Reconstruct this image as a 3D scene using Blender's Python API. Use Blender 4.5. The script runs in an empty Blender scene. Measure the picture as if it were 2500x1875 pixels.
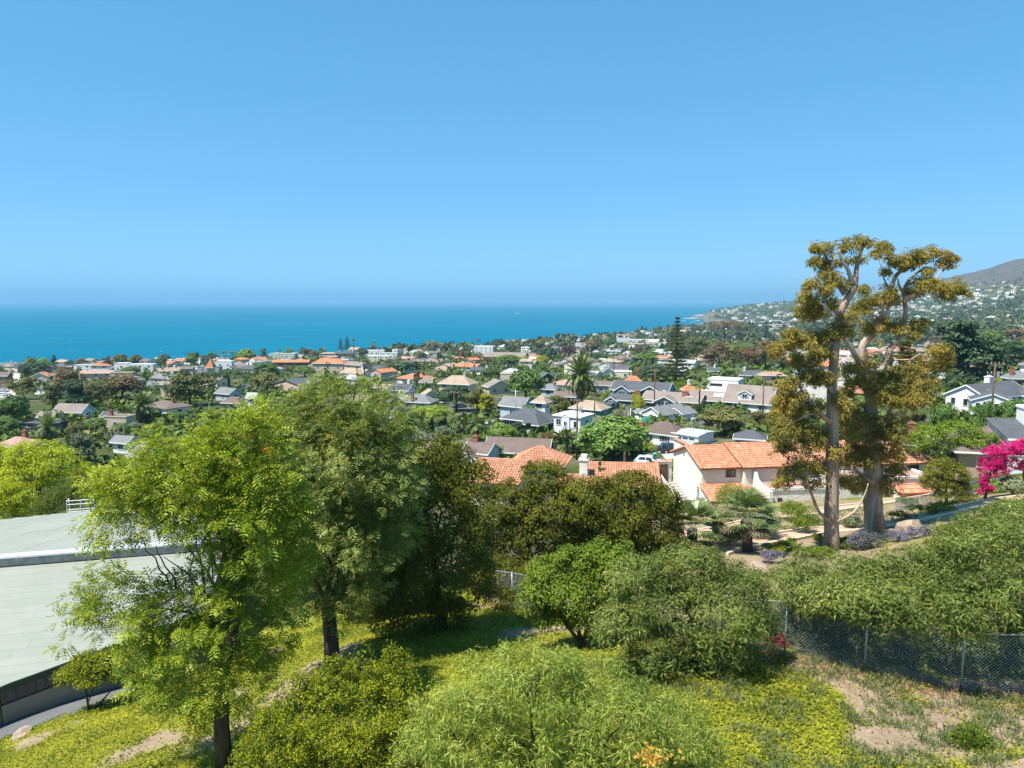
import bpy, math, random
import numpy as np
from mathutils import Vector, Matrix
random.seed(11)
rng = np.random.default_rng(11)
R = math.radians
S = bpy.context.scene
COL = S.collection

# ------------------------------------------------------------------ camera
F = 1733.0                      # focal length in pixels of the 2500 px wide frame
PITCH = R(6.65)
CAMZ = 78.0
cam_d = bpy.data.cameras.new('camera')
cam_d.sensor_width = 36.0
cam_d.lens = 36.0 * F / 2500.0
cam_d.clip_start = 0.5
cam_d.clip_end = 120000.0
cam = bpy.data.objects.new('camera', cam_d)
COL.objects.link(cam)
cam.location = (0, 0, CAMZ)
cam.rotation_euler = (math.pi / 2 - PITCH, 0, 0)
S.camera = cam

# ------------------------------------------------------------------ sky and sun
SUN_AZ = R(-121)                 # clockwise from +Y (away from the camera): the sun stands to the left
SUN_EL = R(62)
sun_dir = Vector((math.sin(SUN_AZ) * math.cos(SUN_EL), math.cos(SUN_AZ) * math.cos(SUN_EL), math.sin(SUN_EL)))
W = bpy.data.worlds.new('World')
S.world = W
W.use_nodes = True
nt = W.node_tree
nt.nodes.clear()
out = nt.nodes.new('ShaderNodeOutputWorld')
bg = nt.nodes.new('ShaderNodeBackground')
sky = nt.nodes.new('ShaderNodeTexSky')
sky.sky_type = 'NISHITA'
sky.sun_disc = False
sky.sun_elevation = SUN_EL
sky.sun_rotation = SUN_AZ % (2 * math.pi)
sky.altitude = 0
sky.air_density = 0.6
sky.dust_density = 0.0
sky.ozone_density = 5.0
hsv = nt.nodes.new('ShaderNodeHueSaturation')
hsv.inputs['Saturation'].default_value = 1.24
hsv.inputs['Hue'].default_value = 0.48
nt.links.new(sky.outputs[0], hsv.inputs['Color'])
gam = nt.nodes.new('ShaderNodeGamma')
gam.inputs['Gamma'].default_value = 0.45
nt.links.new(hsv.outputs[0], gam.inputs['Color'])
tint = nt.nodes.new('ShaderNodeMix')
tint.data_type = 'RGBA'
tint.blend_type = 'MULTIPLY'
tint.inputs['Factor'].default_value = 1.0
TINT = (1.08, 1.60, 2.14, 1.0)
tint.inputs[7].default_value = TINT
nt.links.new(gam.outputs[0], tint.inputs[6])
nt.links.new(tint.outputs[2], bg.inputs['Color'])
nt.links.new(bg.outputs[0], out.inputs['Surface'])
bg.inputs['Strength'].default_value = 0.12
sun_l = bpy.data.lights.new('sun', 'SUN')
sun_l.energy = 5.0
sun_l.angle = R(0.53)
sun_l.color = (1.0, 0.955, 0.88)
sun_o = bpy.data.objects.new('sun', sun_l)
COL.objects.link(sun_o)
sun_o.location = (-200, 0, 400)
sun_o.rotation_euler = sun_dir.to_track_quat('Z', 'Y').to_euler()
S.view_settings.view_transform = 'Standard'
S.view_settings.look = 'None'
S.view_settings.exposure = 0.9
S.view_settings.gamma = 1.0
S.view_settings.use_curve_mapping = False
S.cycles.max_bounces = 6
S.cycles.diffuse_bounces = 2
S.cycles.glossy_bounces = 2
S.cycles.transmission_bounces = 3
S.cycles.transparent_max_bounces = 6
S.cycles.volume_bounces = 1

# ------------------------------------------------------------------ pixels to places
CP, SP = math.cos(PITCH), math.sin(PITCH)
def ray(px, py):
    u = (px - 1250.0) / F
    v = (937.5 - py) / F
    return Vector((u, CP + v * SP, -SP + v * CP))
def P(px, py, Y):
    """the point seen at a pixel of the photograph, Y metres away"""
    d = ray(px, py)
    k = Y / d.y
    return Vector((d.x * k, Y, CAMZ + d.z * k))
def topx(p):
    y, z = p[1], p[2] - CAMZ
    dep = y * CP - z * SP
    up = y * SP + z * CP
    return (1250 + F * p[0] / dep, 937.5 - F * up / dep, dep)
def ppm(Y):
    return F / Y

# ------------------------------------------------------------------ terrain: a smooth surface through surveyed points
KO = 20.0
CTRL = [
 (550,23,-16.2),(810,29,-15.8),(150,34,-20.7),(100,27.5,-18.7),(330,40,-22.0),(-250,33,-22.5),(-300,60,-25),
 (800,19,-13.4),(1350,15,-12.2),(1850,22.5,-13.05),(2400,23.2,-13.4),(1915,25,-13.2),(2110,24.2,-13.3),(2250,19,-12.9),(1800,20,-12.9),
 (1420,29,-14.9),(1250,40,-18),(1180,41.5,-18.2),(1085,33.5,-16.2),(950,38,-17.5),(600,40,-20.6),(2900,25,-12.6),(2900,55,-15),
 (2030,49,-17.7),(2135,53,-17.9),(2400,58,-16.95),(1824,48,-17.3),(1690,50,-17.9),(1670,75,-21.9),(2250,70,-20.0),(2410,62,-17.6),(2200,33,-14.6),(1900,36,-15.4),(2450,40,-14.6),
 (1300,85,-25.5),(1450,85,-25.0),(1200,60,-22.5),(1450,55,-20.8),(900,75,-25.5),(600,75,-26),
 (1600,110,-25.4),(1640,120,-25.8),(1417,170,-28.6),(1250,170,-28.8),(900,170,-30),(600,170,-31),(150,170,-30.5),(150,70,-25.5),(-300,170,-31),
 (2400,135,-20.6),(2450,95,-19.6),(1850,175,-27.2),(2200,150,-23.6),(2900,120,-18),
 (0,300,-37.5),(700,300,-36),(1250,300,-34),(1650,300,-33),(2100,300,-29),(2500,300,-25),(-400,300,-38),(2900,300,-20),
 (0,500,-51),(700,500,-47),(1250,500,-45),(1650,500,-44.5),(2100,500,-38),(2500,500,-31),
 (-400,800,-66),(0,800,-65),(700,800,-62),(1250,800,-58.5),(1650,800,-57),(2100,800,-52),(2500,800,-42),(2900,800,-30),
 (-200,1400,-66),(600,1400,-64),(1250,1400,-62),(1500,1400,-62),(1700,1500,-62),(1900,1500,-58),(2100,1500,-52),(2300,1500,-42),(2500,1500,-22),(2900,1500,40),
 (1700,2300,-64),(1900,2200,-58),(2100,2200,-40),(2300,2200,-20),(2500,2200,40),(2900,2200,120),
 (1720,3150,-50),(1780,3200,-36),(1870,3250,-16),(1960,3300,-6),(2100,3300,-4),(2200,3300,10),(2330,3400,95),(2420,3500,168),(2520,3500,196),(2250,3400,45),(2900,3500,240),
 (1500,3500,-90),(1200,3500,-90),(600,3500,-90),(0,3500,-90),
 (1780,5200,-50),(2000,5200,-40),(2250,5200,10),(2420,5000,120),(2600,5200,170),(2900,5200,200),
]
def _ctrl():
    A, Z = [], []
    for px, Y, dz in CTRL:
        dep = Y * CP - dz * SP
        X = (px - 1250) / F * dep
        A.append((X / (Y + KO), math.log(Y + KO) * 0.8)); Z.append(dz)
    return np.array(A), np.array(Z, float)
_cu, _cz = _ctrl()
def _phi(r2):
    return 0.5 * r2 * np.log(r2 + 1e-9)
# height relative to distance keeps the surface smooth at every scale
_cw = np.array([1.0 / (Y + KO) for _, Y, _ in CTRL])
_n = len(_cu)
_d2 = ((_cu[:, None, :] - _cu[None]) ** 2).sum(-1)
_M = np.zeros((_n + 3, _n + 3))
_M[:_n, :_n] = _phi(_d2) + np.eye(_n) * 2e-4
_M[:_n, _n] = 1; _M[:_n, _n + 1:] = _cu
_M[_n:, :_n] = _M[:_n, _n:].T
_sol = np.linalg.solve(_M, np.concatenate([_cz * _cw, np.zeros(3)]))
COAST = [(-9000,300),(-900,560),(-560,640),(-330,700),(-200,850),(-80,960),(20,1100),(110,1220),(200,1330),(290,1480),(395,1700),(520,1980),(640,2150),(690,2420),
         (690,2600),(860,2760),(830,2950),(830,3150),(880,3320),(1050,3500),(1300,3900),(1700,4700),(2200,6000),(9000,9000),(9000,-4000),(-9000,-4000)]
_cp = np.array(COAST, float)
def coast_dist(X, Y):
    """metres inland of the shoreline (negative at sea)"""
    a = _cp; b = np.roll(_cp, -1, 0)
    best = np.full(X.shape, 1e18); inside = np.zeros(X.shape, bool)
    for (x0, y0), (x1, y1) in zip(a, b):
        dx, dy = x1 - x0, y1 - y0
        t = np.clip(((X - x0) * dx + (Y - y0) * dy) / (dx * dx + dy * dy), 0, 1)
        best = np.minimum(best, (X - x0 - t * dx) ** 2 + (Y - y0 - t * dy) ** 2)
        c = ((y0 > Y) != (y1 > Y)) & (X < (x1 - x0) * (Y - y0) / (y1 - y0 + 1e-12) + x0)
        inside ^= c
    d = np.sqrt(best)
    return np.where(inside, d, -d)
def _hash(ix, iy, s):
    v = np.sin(ix * 127.1 + iy * 311.7 + s * 74.7) * 43758.5453
    return v - np.floor(v)
def vnoise(x, y, s=0):
    ix, iy = np.floor(x), np.floor(y)
    fx, fy = x - ix, y - iy
    fx = fx * fx * (3 - 2 * fx); fy = fy * fy * (3 - 2 * fy)
    a = _hash(ix, iy, s) * (1 - fx) + _hash(ix + 1, iy, s) * fx
    b = _hash(ix, iy + 1, s) * (1 - fx) + _hash(ix + 1, iy + 1, s) * fx
    return a * (1 - fy) + b * fy
def fbm(x, y, s=0, n=4):
    t = 0; a = .5
    for k in range(n):
        t = t + a * vnoise(x * 2 ** k, y * 2 ** k, s + k * 3.1); a *= .5
    return t
def ground(X, Y):
    X = np.atleast_1d(np.asarray(X, float)); Y = np.atleast_1d(np.asarray(Y, float))
    Yc = np.clip(Y, 7, 6500)
    u = np.clip(X / (np.maximum(Y, -12) + KO), -1.35, 1.35); v = np.log(Yc + KO) * 0.8
    q = np.stack([u, v], -1).reshape(-1, 2)
    r = np.empty(len(q))
    for i in range(0, len(q), 20000):
        d2 = ((q[i:i + 20000, None, :] - _cu[None]) ** 2).sum(-1)
        r[i:i + 20000] = _phi(d2) @ _sol[:_n] + _sol[_n] + q[i:i + 20000] @ _sol[_n + 1:]
    z = r.reshape(X.shape) * (Yc + KO)
    far = np.clip((Yc - 60) / 1500, 0, 1)
    z = z + (fbm(X * .25, Y * .25, 5, 2) - .37) * .35 + (fbm(X / 130, Y / 130, 9, 4) - .47) * 70 * far * np.clip((z + 25) / 80, 0, 1)
    z = z + CAMZ
    cd = coast_dist(X, Y)
    t = np.clip((cd + 12) / 34, 0, 1); t = t * t * (3 - 2 * t)
    return np.where(Y > 250, -7 * (1 - t) + np.maximum(z, 3.0) * t, z)
def gz(x, y):
    return float(ground(x, y)[0])
_lad = np.exp(np.linspace(math.log(9), math.log(5600), 900))
def at(px, py, h=0.0):
    """first place along the ray of a pixel that is h metres above the terrain"""
    d = ray(px, py)
    k = _lad / d.y
    zr = CAMZ + d.z * k + (np.where(_lad < 75, 1e6, 0) if h > 2 else 0)
    g = ground(d.x * k, _lad) + h
    i = np.nonzero(zr < g)[0]
    if len(i) == 0:
        j = int(np.argmin(zr - g)); Y = _lad[j]
    else:
        j = max(int(i[0]), 1)
        a0, a1 = zr[j - 1] - g[j - 1], zr[j] - g[j]
        t = a0 / (a0 - a1 + 1e-12); t = min(max(t, 0), 1)
        Y = _lad[j - 1] + (_lad[j] - _lad[j - 1]) * t
    x = d.x * Y / d.y
    return Vector((x, Y, gz(x, Y)))

# ------------------------------------------------------------------ objects
def link(o, parent=None):
    COL.objects.link(o)
    if parent is not None:
        o.parent = parent
    return o
def tag(o, label=None, cat=None, group=None, kind=None):
    if label: o['label'] = label
    if cat: o['category'] = cat
    if group: o['group'] = group
    if kind: o['kind'] = kind
    return o
def empty(name, loc, rz=0.0, sc=1.0):
    o = bpy.data.objects.new(name, None)
    o.empty_display_size = .3
    o.location = loc; o.rotation_euler = (0, 0, rz); o.scale = (sc, sc, sc) if not hasattr(sc, '__len__') else sc
    return link(o)
def meshobj(name, me, parent=None, kind=None):
    o = bpy.data.objects.new(name, me)
    link(o, parent)
    if kind: o['kind'] = kind
    return o
def children(o):
    return KIDS.get(o.name, [])
class MB:
    """collects boxes, tubes and polygons, then links them as one mesh"""
    def __init__(s):
        s.v = []; s.f = []; s.m = []
    def poly(s, pts, m=0):
        n = len(s.v); s.v += [tuple(p) for p in pts]; s.f.append(tuple(range(n, n + len(pts)))); s.m.append(m)
    def box(s, c, d, rz=0.0, m=0, rx=0.0):
        n = len(s.v); ca, sa = math.cos(rz), math.sin(rz)
        for sx in (-.5, .5):
            for sy in (-.5, .5):
                for sz in (-.5, .5):
                    x, y, z = sx * d[0], sy * d[1], sz * d[2]
                    s.v.append((c[0] + x * ca - y * sa, c[1] + x * sa + y * ca, c[2] + z))
        for q in ((0,1,3,2),(4,6,7,5),(0,4,5,1),(2,3,7,6),(0,2,6,4),(1,5,7,3)):
            s.f.append(tuple(n + i for i in q)); s.m.append(m)
    def hexa(s, p, m=0):
        """8 corners: bottom ring 0-3, top ring 4-7"""
        n = len(s.v); s.v += [tuple(q) for q in p]
        for q in ((3,2,1,0),(4,5,6,7),(0,1,5,4),(1,2,6,5),(2,3,7,6),(3,0,4,7)):
            s.f.append(tuple(n + i for i in q)); s.m.append(m)
    def beam(s, a, b, w, h, m=0, up=(0, 0, 1)):
        a = Vector(a); b = Vector(b); d = (b - a).normalized(); u = Vector(up)
        sd = d.cross(u)
        if sd.length < 1e-4: sd = d.cross(Vector((1, 0, 0)))
        sd.normalize(); u = sd.cross(d).normalized()
        p = []
        for q in (a, b):
            for (i, j) in ((-1, -1), (1, -1), (1, 1), (-1, 1)):
                p.append(q + sd * i * w / 2 + u * j * h / 2)
        s.hexa(p, m)
    def tube(s, pts, rad, n=6, m=0, cap=True, wob=0.0):
        pts = [Vector(p) for p in pts]
        if not hasattr(rad, '__len__'): rad = [rad] * len(pts)
        base = len(s.v); prev = None
        for i, p in enumerate(pts):
            d = (pts[min(i + 1, len(pts) - 1)] - pts[max(i - 1, 0)])
            d = d.normalized() if d.length > 1e-9 else Vector((0, 0, 1))
            if prev is None:
                sd = d.cross(Vector((0, 1, 0)))
                if sd.length < .1: sd = d.cross(Vector((1, 0, 0)))
            else:
                sd = prev - d * prev.dot(d)
            sd.normalize(); prev = sd; up = sd.cross(d)
            for k in range(n):
                a = 2 * math.pi * k / n
                r = rad[i] * (1 + wob * (random.random() - .5))
                s.v.append(tuple(p + (sd * math.cos(a) + up * math.sin(a)) * r))
        for i in range(len(pts) - 1):
            for k in range(n):
                a = base + i * n + k; b = base + i * n + (k + 1) % n
                s.f.append((a, b, b + n, a + n)); s.m.append(m)
        if cap:
            s.f.append(tuple(base + k for k in range(n))[::-1]); s.m.append(m)
            e = base + (len(pts) - 1) * n
            s.f.append(tuple(e + k for k in range(n))); s.m.append(m)
    def mesh(s, name, mats, smooth=False):
        me = bpy.data.meshes.new(name)
        me.from_pydata(s.v, [], s.f)
        for x in (mats if isinstance(mats, (list, tuple)) else [mats]): me.materials.append(x)
        if isinstance(mats, (list, tuple)) and len(mats) > 1: me.polygons.foreach_set('material_index', s.m)
        if smooth: me.polygons.foreach_set('use_smooth', [True] * len(s.f))
        me.update()
        return me
    def build(s, name, mats, parent=None, smooth=False, kind=None):
        return meshobj(name, s.mesh(name, mats, smooth), parent, kind)
def fastmesh(name, V, Fq, mats, mi=None, smooth=False, attr=None):
    """V (n,3) floats, Fq (m,k) ints"""
    me = bpy.data.meshes.new(name)
    V = np.ascontiguousarray(V, np.float32); Fq = np.ascontiguousarray(Fq, np.int32)
    m, k = Fq.shape
    me.vertices.add(len(V)); me.vertices.foreach_set('co', V.ravel())
    me.loops.add(m * k); me.loops.foreach_set('vertex_index', Fq.ravel())
    me.polygons.add(m); me.polygons.foreach_set('loop_start', np.arange(0, m * k, k, dtype=np.int32))
    me.polygons.foreach_set('loop_total', np.full(m, k, np.int32))
    for x in (mats if isinstance(mats, (list, tuple)) else [mats]): me.materials.append(x)
    if mi is not None: me.polygons.foreach_set('material_index', np.asarray(mi, np.int32))
    me.polygons.foreach_set('use_smooth', np.full(m, smooth, bool))
    if attr is not None:
        for an, av in attr.items():
            at_ = me.attributes.new(an, 'FLOAT', 'POINT'); at_.data.foreach_set('value', np.asarray(av, np.float32))
    me.update(calc_edges=True)
    return me

# ------------------------------------------------------------------ materials
class NT:
    def __init__(s, name):
        s.mat = bpy.data.materials.new(name); s.mat.use_nodes = True
        s.t = s.mat.node_tree; s.t.nodes.clear()
        s.out = s.n('OutputMaterial')
    def n(s, typ, **kw):
        x = s.t.nodes.new('ShaderNode' + typ)
        for k, v in kw.items(): setattr(x, k, v)
        return x
    def l(s, a, b): s.t.links.new(a, b)
    def val(s, sock, v):
        if isinstance(v, bpy.types.NodeSocket): s.l(v, sock)
        else: sock.default_value = v
    def pos(s, obj=False):
        return s.n('TexCoord').outputs['Object'] if obj else s.n('NewGeometry').outputs['Position']
    def noise(s, vec, scale, detail=3, rough=.55, stretch=None):
        if stretch:
            mp = s.n('Mapping'); s.l(vec, mp.inputs['Vector']); mp.inputs['Scale'].default_value = stretch; vec = mp.outputs[0]
        x = s.n('TexNoise'); s.l(vec, x.inputs['Vector'])
        x.inputs['Scale'].default_value = scale; x.inputs['Detail'].default_value = detail; x.inputs['Roughness'].default_value = rough
        return x.outputs['Fac']
    def ramp(s, fac, stops, interp='LINEAR'):
        x = s.n('ValToRGB'); x.color_ramp.interpolation = interp
        e = x.color_ramp.elements
        while len(e) < len(stops): e.new(.5)
        for i, (p, c) in enumerate(stops):
            e[i].position = p; e[i].color = (c[0], c[1], c[2], 1) if hasattr(c, '__len__') else (c, c, c, 1)
        s.l(fac, x.inputs['Fac']); return x.outputs['Color']
    def mix(s, fac, a, b, mode='MIX'):
        x = s.n('Mix', data_type='RGBA', blend_type=mode)
        s.val(x.inputs['Factor'], fac)
        for k, v in ((6, a), (7, b)):
            if isinstance(v, bpy.types.NodeSocket): s.l(v, x.inputs[k])
            else: x.inputs[k].default_value = (v[0], v[1], v[2], 1)
        return x.outputs[2]
    def math(s, op, a, b=0.0):
        x = s.n('Math', operation=op); s.val(x.inputs[0], a); s.val(x.inputs[1], b); return x.outputs[0]
    def bsdf(s, col, rough=.8, spec=.3, bump=None, bstr=.3, bdist=.05, metal=0.0):
        b = s.n('BsdfPrincipled')
        if isinstance(col, bpy.types.NodeSocket): s.l(col, b.inputs['Base Color'])
        else: b.inputs['Base Color'].default_value = (col[0], col[1], col[2], 1)
        s.val(b.inputs['Roughness'], rough)
        b.inputs['Specular IOR Level'].default_value = spec
        b.inputs['Metallic'].default_value = metal
        if bump is not None:
            x = s.n('Bump'); x.inputs['Strength'].default_value = bstr; x.inputs['Distance'].default_value = bdist
            s.l(bump, x.inputs['Height']); s.l(x.outputs[0], b.inputs['Normal'])
        return b
    def done(s, b):
        s.l(b.outputs[0], s.out.inputs['Surface']); return s.mat
def sc(c, k): return tuple(min(1, x * k) for x in c)
def plain(name, c, rough=.75, spec=.3, var=.18, scale=.8, metal=0.0, bump=.0, obj=False):
    m = NT(name); p = m.pos(obj)
    n = m.noise(p, scale, 5, .65)
    n2 = m.noise(p, scale * 9, 3)
    col = m.ramp(n, [(.3, sc(c, 1 - var)), (.7, sc(c, 1 + var * .6))])
    col = m.mix(.25, col, m.ramp(n2, [(.3, sc(c, 1 - var)), (.7, sc(c, 1 + var))]))
    return m.done(m.bsdf(col, rough, spec, n2 if bump else None, bump, .02, metal))
def leafmat(name, stops, trans=.35, rough=.5, spec=.15, objvar=.0, patch=.35, pscale=.5, ttint=(1.25, 1.15, .5)):
    """leaf faces, each with its own tint, whole boughs lighter or darker by a broad noise"""
    m = NT(name)
    g = m.n('NewGeometry')
    p = g.outputs['Position']
    nz = m.noise(p, pscale, 3)
    f = m.math('ADD', m.math('MULTIPLY', g.outputs['Random Per Island'], 1 - patch), m.math('MULTIPLY', m.math('SUBTRACT', m.math('MULTIPLY', nz, 2.4), .7), patch))
    if objvar:
        oi = m.n('ObjectInfo')
        f = m.math('ADD', f, m.math('MULTIPLY', m.math('SUBTRACT', oi.outputs['Random'], .5), objvar))
    col = m.ramp(f, stops)
    b = m.bsdf(col, rough, spec)
    t = m.n('BsdfTranslucent')
    tc = m.mix(1.0, col, ttint, 'MULTIPLY')
    m.l(tc, t.inputs['Color'])
    mx = m.n('MixShader'); mx.inputs['Fac'].default_value = trans
    m.l(b.outputs[0], mx.inputs[1]); m.l(t.outputs[0], mx.inputs[2])
    return m.done(mx)
def roofmat(name, c, row=.22, var=.22):
    """asphalt shingles: faint courses and blotches"""
    m = NT(name); p = m.pos()
    n = m.noise(p, .5, 4, .6); n2 = m.noise(p, 4.5, 2)
    col = m.ramp(n, [(.3, sc(c, 1 - var)), (.72, sc(c, 1 + var))])
    col = m.mix(.4, col, m.ramp(n2, [(.35, sc(c, .7)), (.65, sc(c, 1.3))]))
    return m.done(m.bsdf(col, .9, .2, n2, .4, .03))
M = {}
WALLS = {'white': (.72,.72,.70), 'cream': (.64,.56,.42), 'beige': (.50,.42,.31), 'tan': (.42,.31,.21), 'grey': (.36,.37,.37), 'blue_grey': (.42,.49,.54),
         'charcoal': (.045,.048,.058), 'teal': (.085,.20,.27), 'green': (.12,.33,.30), 'pink': (.60,.42,.34), 'brown': (.16,.10,.07), 'pale_green': (.52,.56,.47), 'yellow': (.62,.52,.29)}
ROOFS = {'charcoal': (.085,.09,.10), 'grey': (.17,.172,.175), 'pale_grey': (.36,.365,.36), 'brown': (.155,.115,.10), 'tan': (.33,.25,.185), 'taupe': (.225,.185,.16),
         'white': (.70,.70,.69), 'orange': (.44,.17,.085), 'red_brown': (.24,.095,.07), 'shake': (.13,.10,.085), 'rose': (.36,.22,.18)}
for k, c in WALLS.items(): M['w_' + k] = plain('wall_' + k, c, .85, .2, .08, .35)
for k, c in ROOFS.items(): M['r_' + k] = roofmat('roof_' + k, c)
M['trim'] = plain('white_trim', (.76,.76,.75), .6, .35, .04)
M['dark_trim'] = plain('dark_trim', (.04,.04,.045), .6, .3, .1)
def glassmat():
    m = NT('window_glass'); p = m.pos()
    n = m.noise(p, .35, 2)
    col = m.ramp(n, [(.35, (.012,.016,.02)), (.7, (.05,.065,.08))])
    return m.done(m.bsdf(col, .06, .9))
M['glass'] = glassmat()
def brickmat():
    m = NT('red_brick'); br = m.n('TexBrick')
    mp = m.n('Mapping'); mp.inputs['Rotation'].default_value = (R(90), 0, R(35)); m.l(m.pos(), mp.inputs['Vector']); m.l(mp.outputs[0], br.inputs['Vector'])
    br.inputs['Scale'].default_value = 4.5
    br.inputs['Color1'].default_value = (.33,.10,.055,1); br.inputs['Color2'].default_value = (.24,.075,.045,1); br.inputs['Mortar'].default_value = (.36,.27,.22,1)
    return m.done(m.bsdf(br.outputs['Color'], .9, .15))
M['brick'] = brickmat()
def tilemat():
    m = NT('terracotta_tile'); g = m.n('NewGeometry')
    col = m.ramp(g.outputs['Random Per Island'], [(0, (.36,.15,.08)), (.35, (.43,.19,.105)), (.7, (.47,.22,.13)), (.95, (.51,.265,.165)), (1, (.48,.33,.23))])
    n = m.noise(g.outputs['Position'], .6, 4)
    col = m.mix(m.math('MULTIPLY', n, .35), col, (.50,.26,.17))
    return m.done(m.bsdf(col, .85, .2))
M['tile'] = tilemat()
def stuccomat():
    m = NT('rough_white_stucco'); p = m.pos()
    n = m.noise(p, .35, 5, .6); n2 = m.noise(p, 3.2, 5, .65)
    col = m.ramp(n, [(.3, (.66,.62,.54)), (.7, (.77,.74,.68))])
    col = m.mix(m.ramp(m.noise(p, 1.6, 5, .7, (1, 1, .12)), [(.56, 0), (.75, .4)]), col, (.42,.37,.30))
    return m.done(m.bsdf(col, .95, .1, n2, .7, .12))
M['stucco'] = stuccomat()
def barkmat(name, a, b, scale=3.0, stretch=(1, 1, .16), patch=None, bd=.05):
    m = NT(name); p = m.pos()
    n = m.noise(p, scale, 6, .7, stretch)
    col = m.ramp(n, [(.32, a), (.62, b)])
    if patch is not None:
        n3 = m.noise(p, .9, 3, .5, (1, 1, .5))
        col = m.mix(m.ramp(n3, [(.48, 0), (.6, 1)]), col, patch)
    return m.done(m.bsdf(col, .95, .1, n, .8, bd))
M['bark_oak'] = barkmat('silk_oak_bark', (.035,.028,.022), (.13,.105,.085), 7)
M['bark_dark'] = barkmat('dark_bark', (.03,.022,.018), (.10,.075,.06), 8)
M['bark_euc'] = barkmat('eucalyptus_bark', (.20,.14,.105), (.50,.395,.32), 4, (1, 1, .13), (.33,.19,.125), .04)
M['bark_limb'] = barkmat('eucalyptus_limb_bark', (.25,.14,.09), (.52,.36,.25), 4, (1, 1, .3), (.50,.42,.35), .04)
M['bark_palm'] = barkmat('palm_bark', (.055,.045,.04), (.16,.13,.11), 10, (.4, .4, 1.5))
M['pole_wood'] = barkmat('pole_wood', (.085,.05,.035), (.19,.12,.085), 9, (1, 1, .05))
M['metal'] = plain('galvanised_steel', (.42,.45,.47), .42, .5, .15, 3, .6)
M['white_metal'] = plain('white_painted_metal', (.74,.74,.74), .4, .5, .05)
M['asphalt'] = plain('asphalt', (.135,.135,.14), .9, .2, .2, .5)
M['concrete'] = plain('concrete', (.44,.40,.35), .9, .2, .15, .6)
M['tyre'] = plain('tyre_rubber', (.02,.02,.02), .9, .2, .1)
M['rock'] = plain('garden_rock', (.34,.26,.20), .95, .15, .35, 1.6, 0, .6)

# ------------------------------------------------------------------ land, sea and air
FENCE_PX = [(2720,1708,22.3),(2520,1697,22.8),(2345,1686,23.3),(2110,1645,24.2),(1915,1612,25.2),(1760,1585,26.8),(1600,1555,29.5),(1400,1520,35.5),(1250,1492,40.0),(1180,1473,41.5)]
FENCE = [(P(x, y, Y).x, Y) for x, y, Y in FENCE_PX]
def inside_fence(X, Y):
    """True on the camera's side of the fence line"""
    fx = np.array([p[0] for p in FENCE])[::-1]; fy = np.array([p[1] for p in FENCE])[::-1]
    return Y < np.interp(X, fx, fy, left=60)
DIRT = [(760,1630,2.4),(690,1690,1.6),(620,1740,1.4),(870,1590,1.3),(1240,1540,1.8),(1330,1560,1.6),(1400,1545,1.6),(2180,1680,1.6),(2330,1710,2.2),(2460,1730,2.8),(2100,1660,1.4),(2250,1780,1.6),(2440,1840,1.8),(2050,1640,1.0),(2380,1790,2.2),(2480,1820,2.4),(2280,1830,1.6),(2160,1720,1.2),(1960,1620,.7),(1850,1600,.9),(300,1700,.7),(60,1815,1.0),(520,1800,1.3),(420,1790,1.0),(300,1850,1.2),(180,1765,.8),(2150,1810,1.0),(1180,1480,1.6),(980,1530,1.0),(650,1600,1.3),(560,1700,1.0)]
DIRTP = [(at(x, y), r) for x, y, r in DIRT]
def dirt(X, Y):
    """how bare the ground is, 0 to 1"""
    d = np.zeros(np.shape(X))
    n = fbm(X * .9, Y * .9, 3, 4); n2 = fbm(X * .22 + 7, Y * .22, 8, 3)
    for p, r in DIRTP:
        q = np.sqrt((X - p.x) ** 2 + (Y - p.y) ** 2) / (r * .95)
        d = np.maximum(d, np.clip(1.5 - q, 0, 1) * (1.7 if p.x > 7 else 1.0))
    fx = np.array([p[0] for p in FENCE])[::-1]; fy = np.array([p[1] for p in FENCE])[::-1]
    fd = np.abs(Y - np.interp(X, fx, fy, left=80))
    d = np.maximum(d, np.clip(1.05 - fd / .9, 0, 1))
    d = np.maximum(d, np.clip((n2 - .60) * 5, 0, .5))
    return np.clip(np.minimum(d, 1.6) * .54 + (n - .46) * 1.9 * np.clip(d * 3, 0.15, 1), 0, 1)

NU, NV = 230, 330
uu = np.linspace(-1.34, 1.34, NU)
vv = np.exp(np.linspace(math.log(KO - 14), math.log(6500 + KO), NV)) - KO
gU, gV = np.meshgrid(uu, vv)
gX = gU * (gV + KO); gY = gV
gZ = ground(gX, gY)
zone_c = np.clip((gY - 42) / 12, 0, 1)
hillf = np.clip((gY - 1700) / 700, 0, 1) * np.clip((gZ - 78 - 28 - fbm(gX / 260, gY / 260, 4, 3) * 60 + 30) / 35, 0, 1)
fxx = np.array([p[0] for p in FENCE])[::-1]; fyy = np.array([p[1] for p in FENCE])[::-1]
garden = ((gX > 7) & (gY > 32) & (gY < 74) & (gX > .17 * gY)).astype(float)
townf = np.maximum(np.clip((gY - 44) / 12, 0, 1), np.clip((gY - np.interp(gX, fxx, fyy, left=46) - .5) / 1.0, 0, 1) * (gX > -8)) * (1 - hillf) * (1 - garden)
cliff = np.clip(1 - np.abs(coast_dist(gX, gY)) / 45, 0, 1) * (gY > 300)
idx = np.arange(NU * NV).reshape(NV, NU)
Q = np.stack([idx[:-1, :-1], idx[:-1, 1:], idx[1:, 1:], idx[1:, :-1]], -1).reshape(-1, 4)
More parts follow.
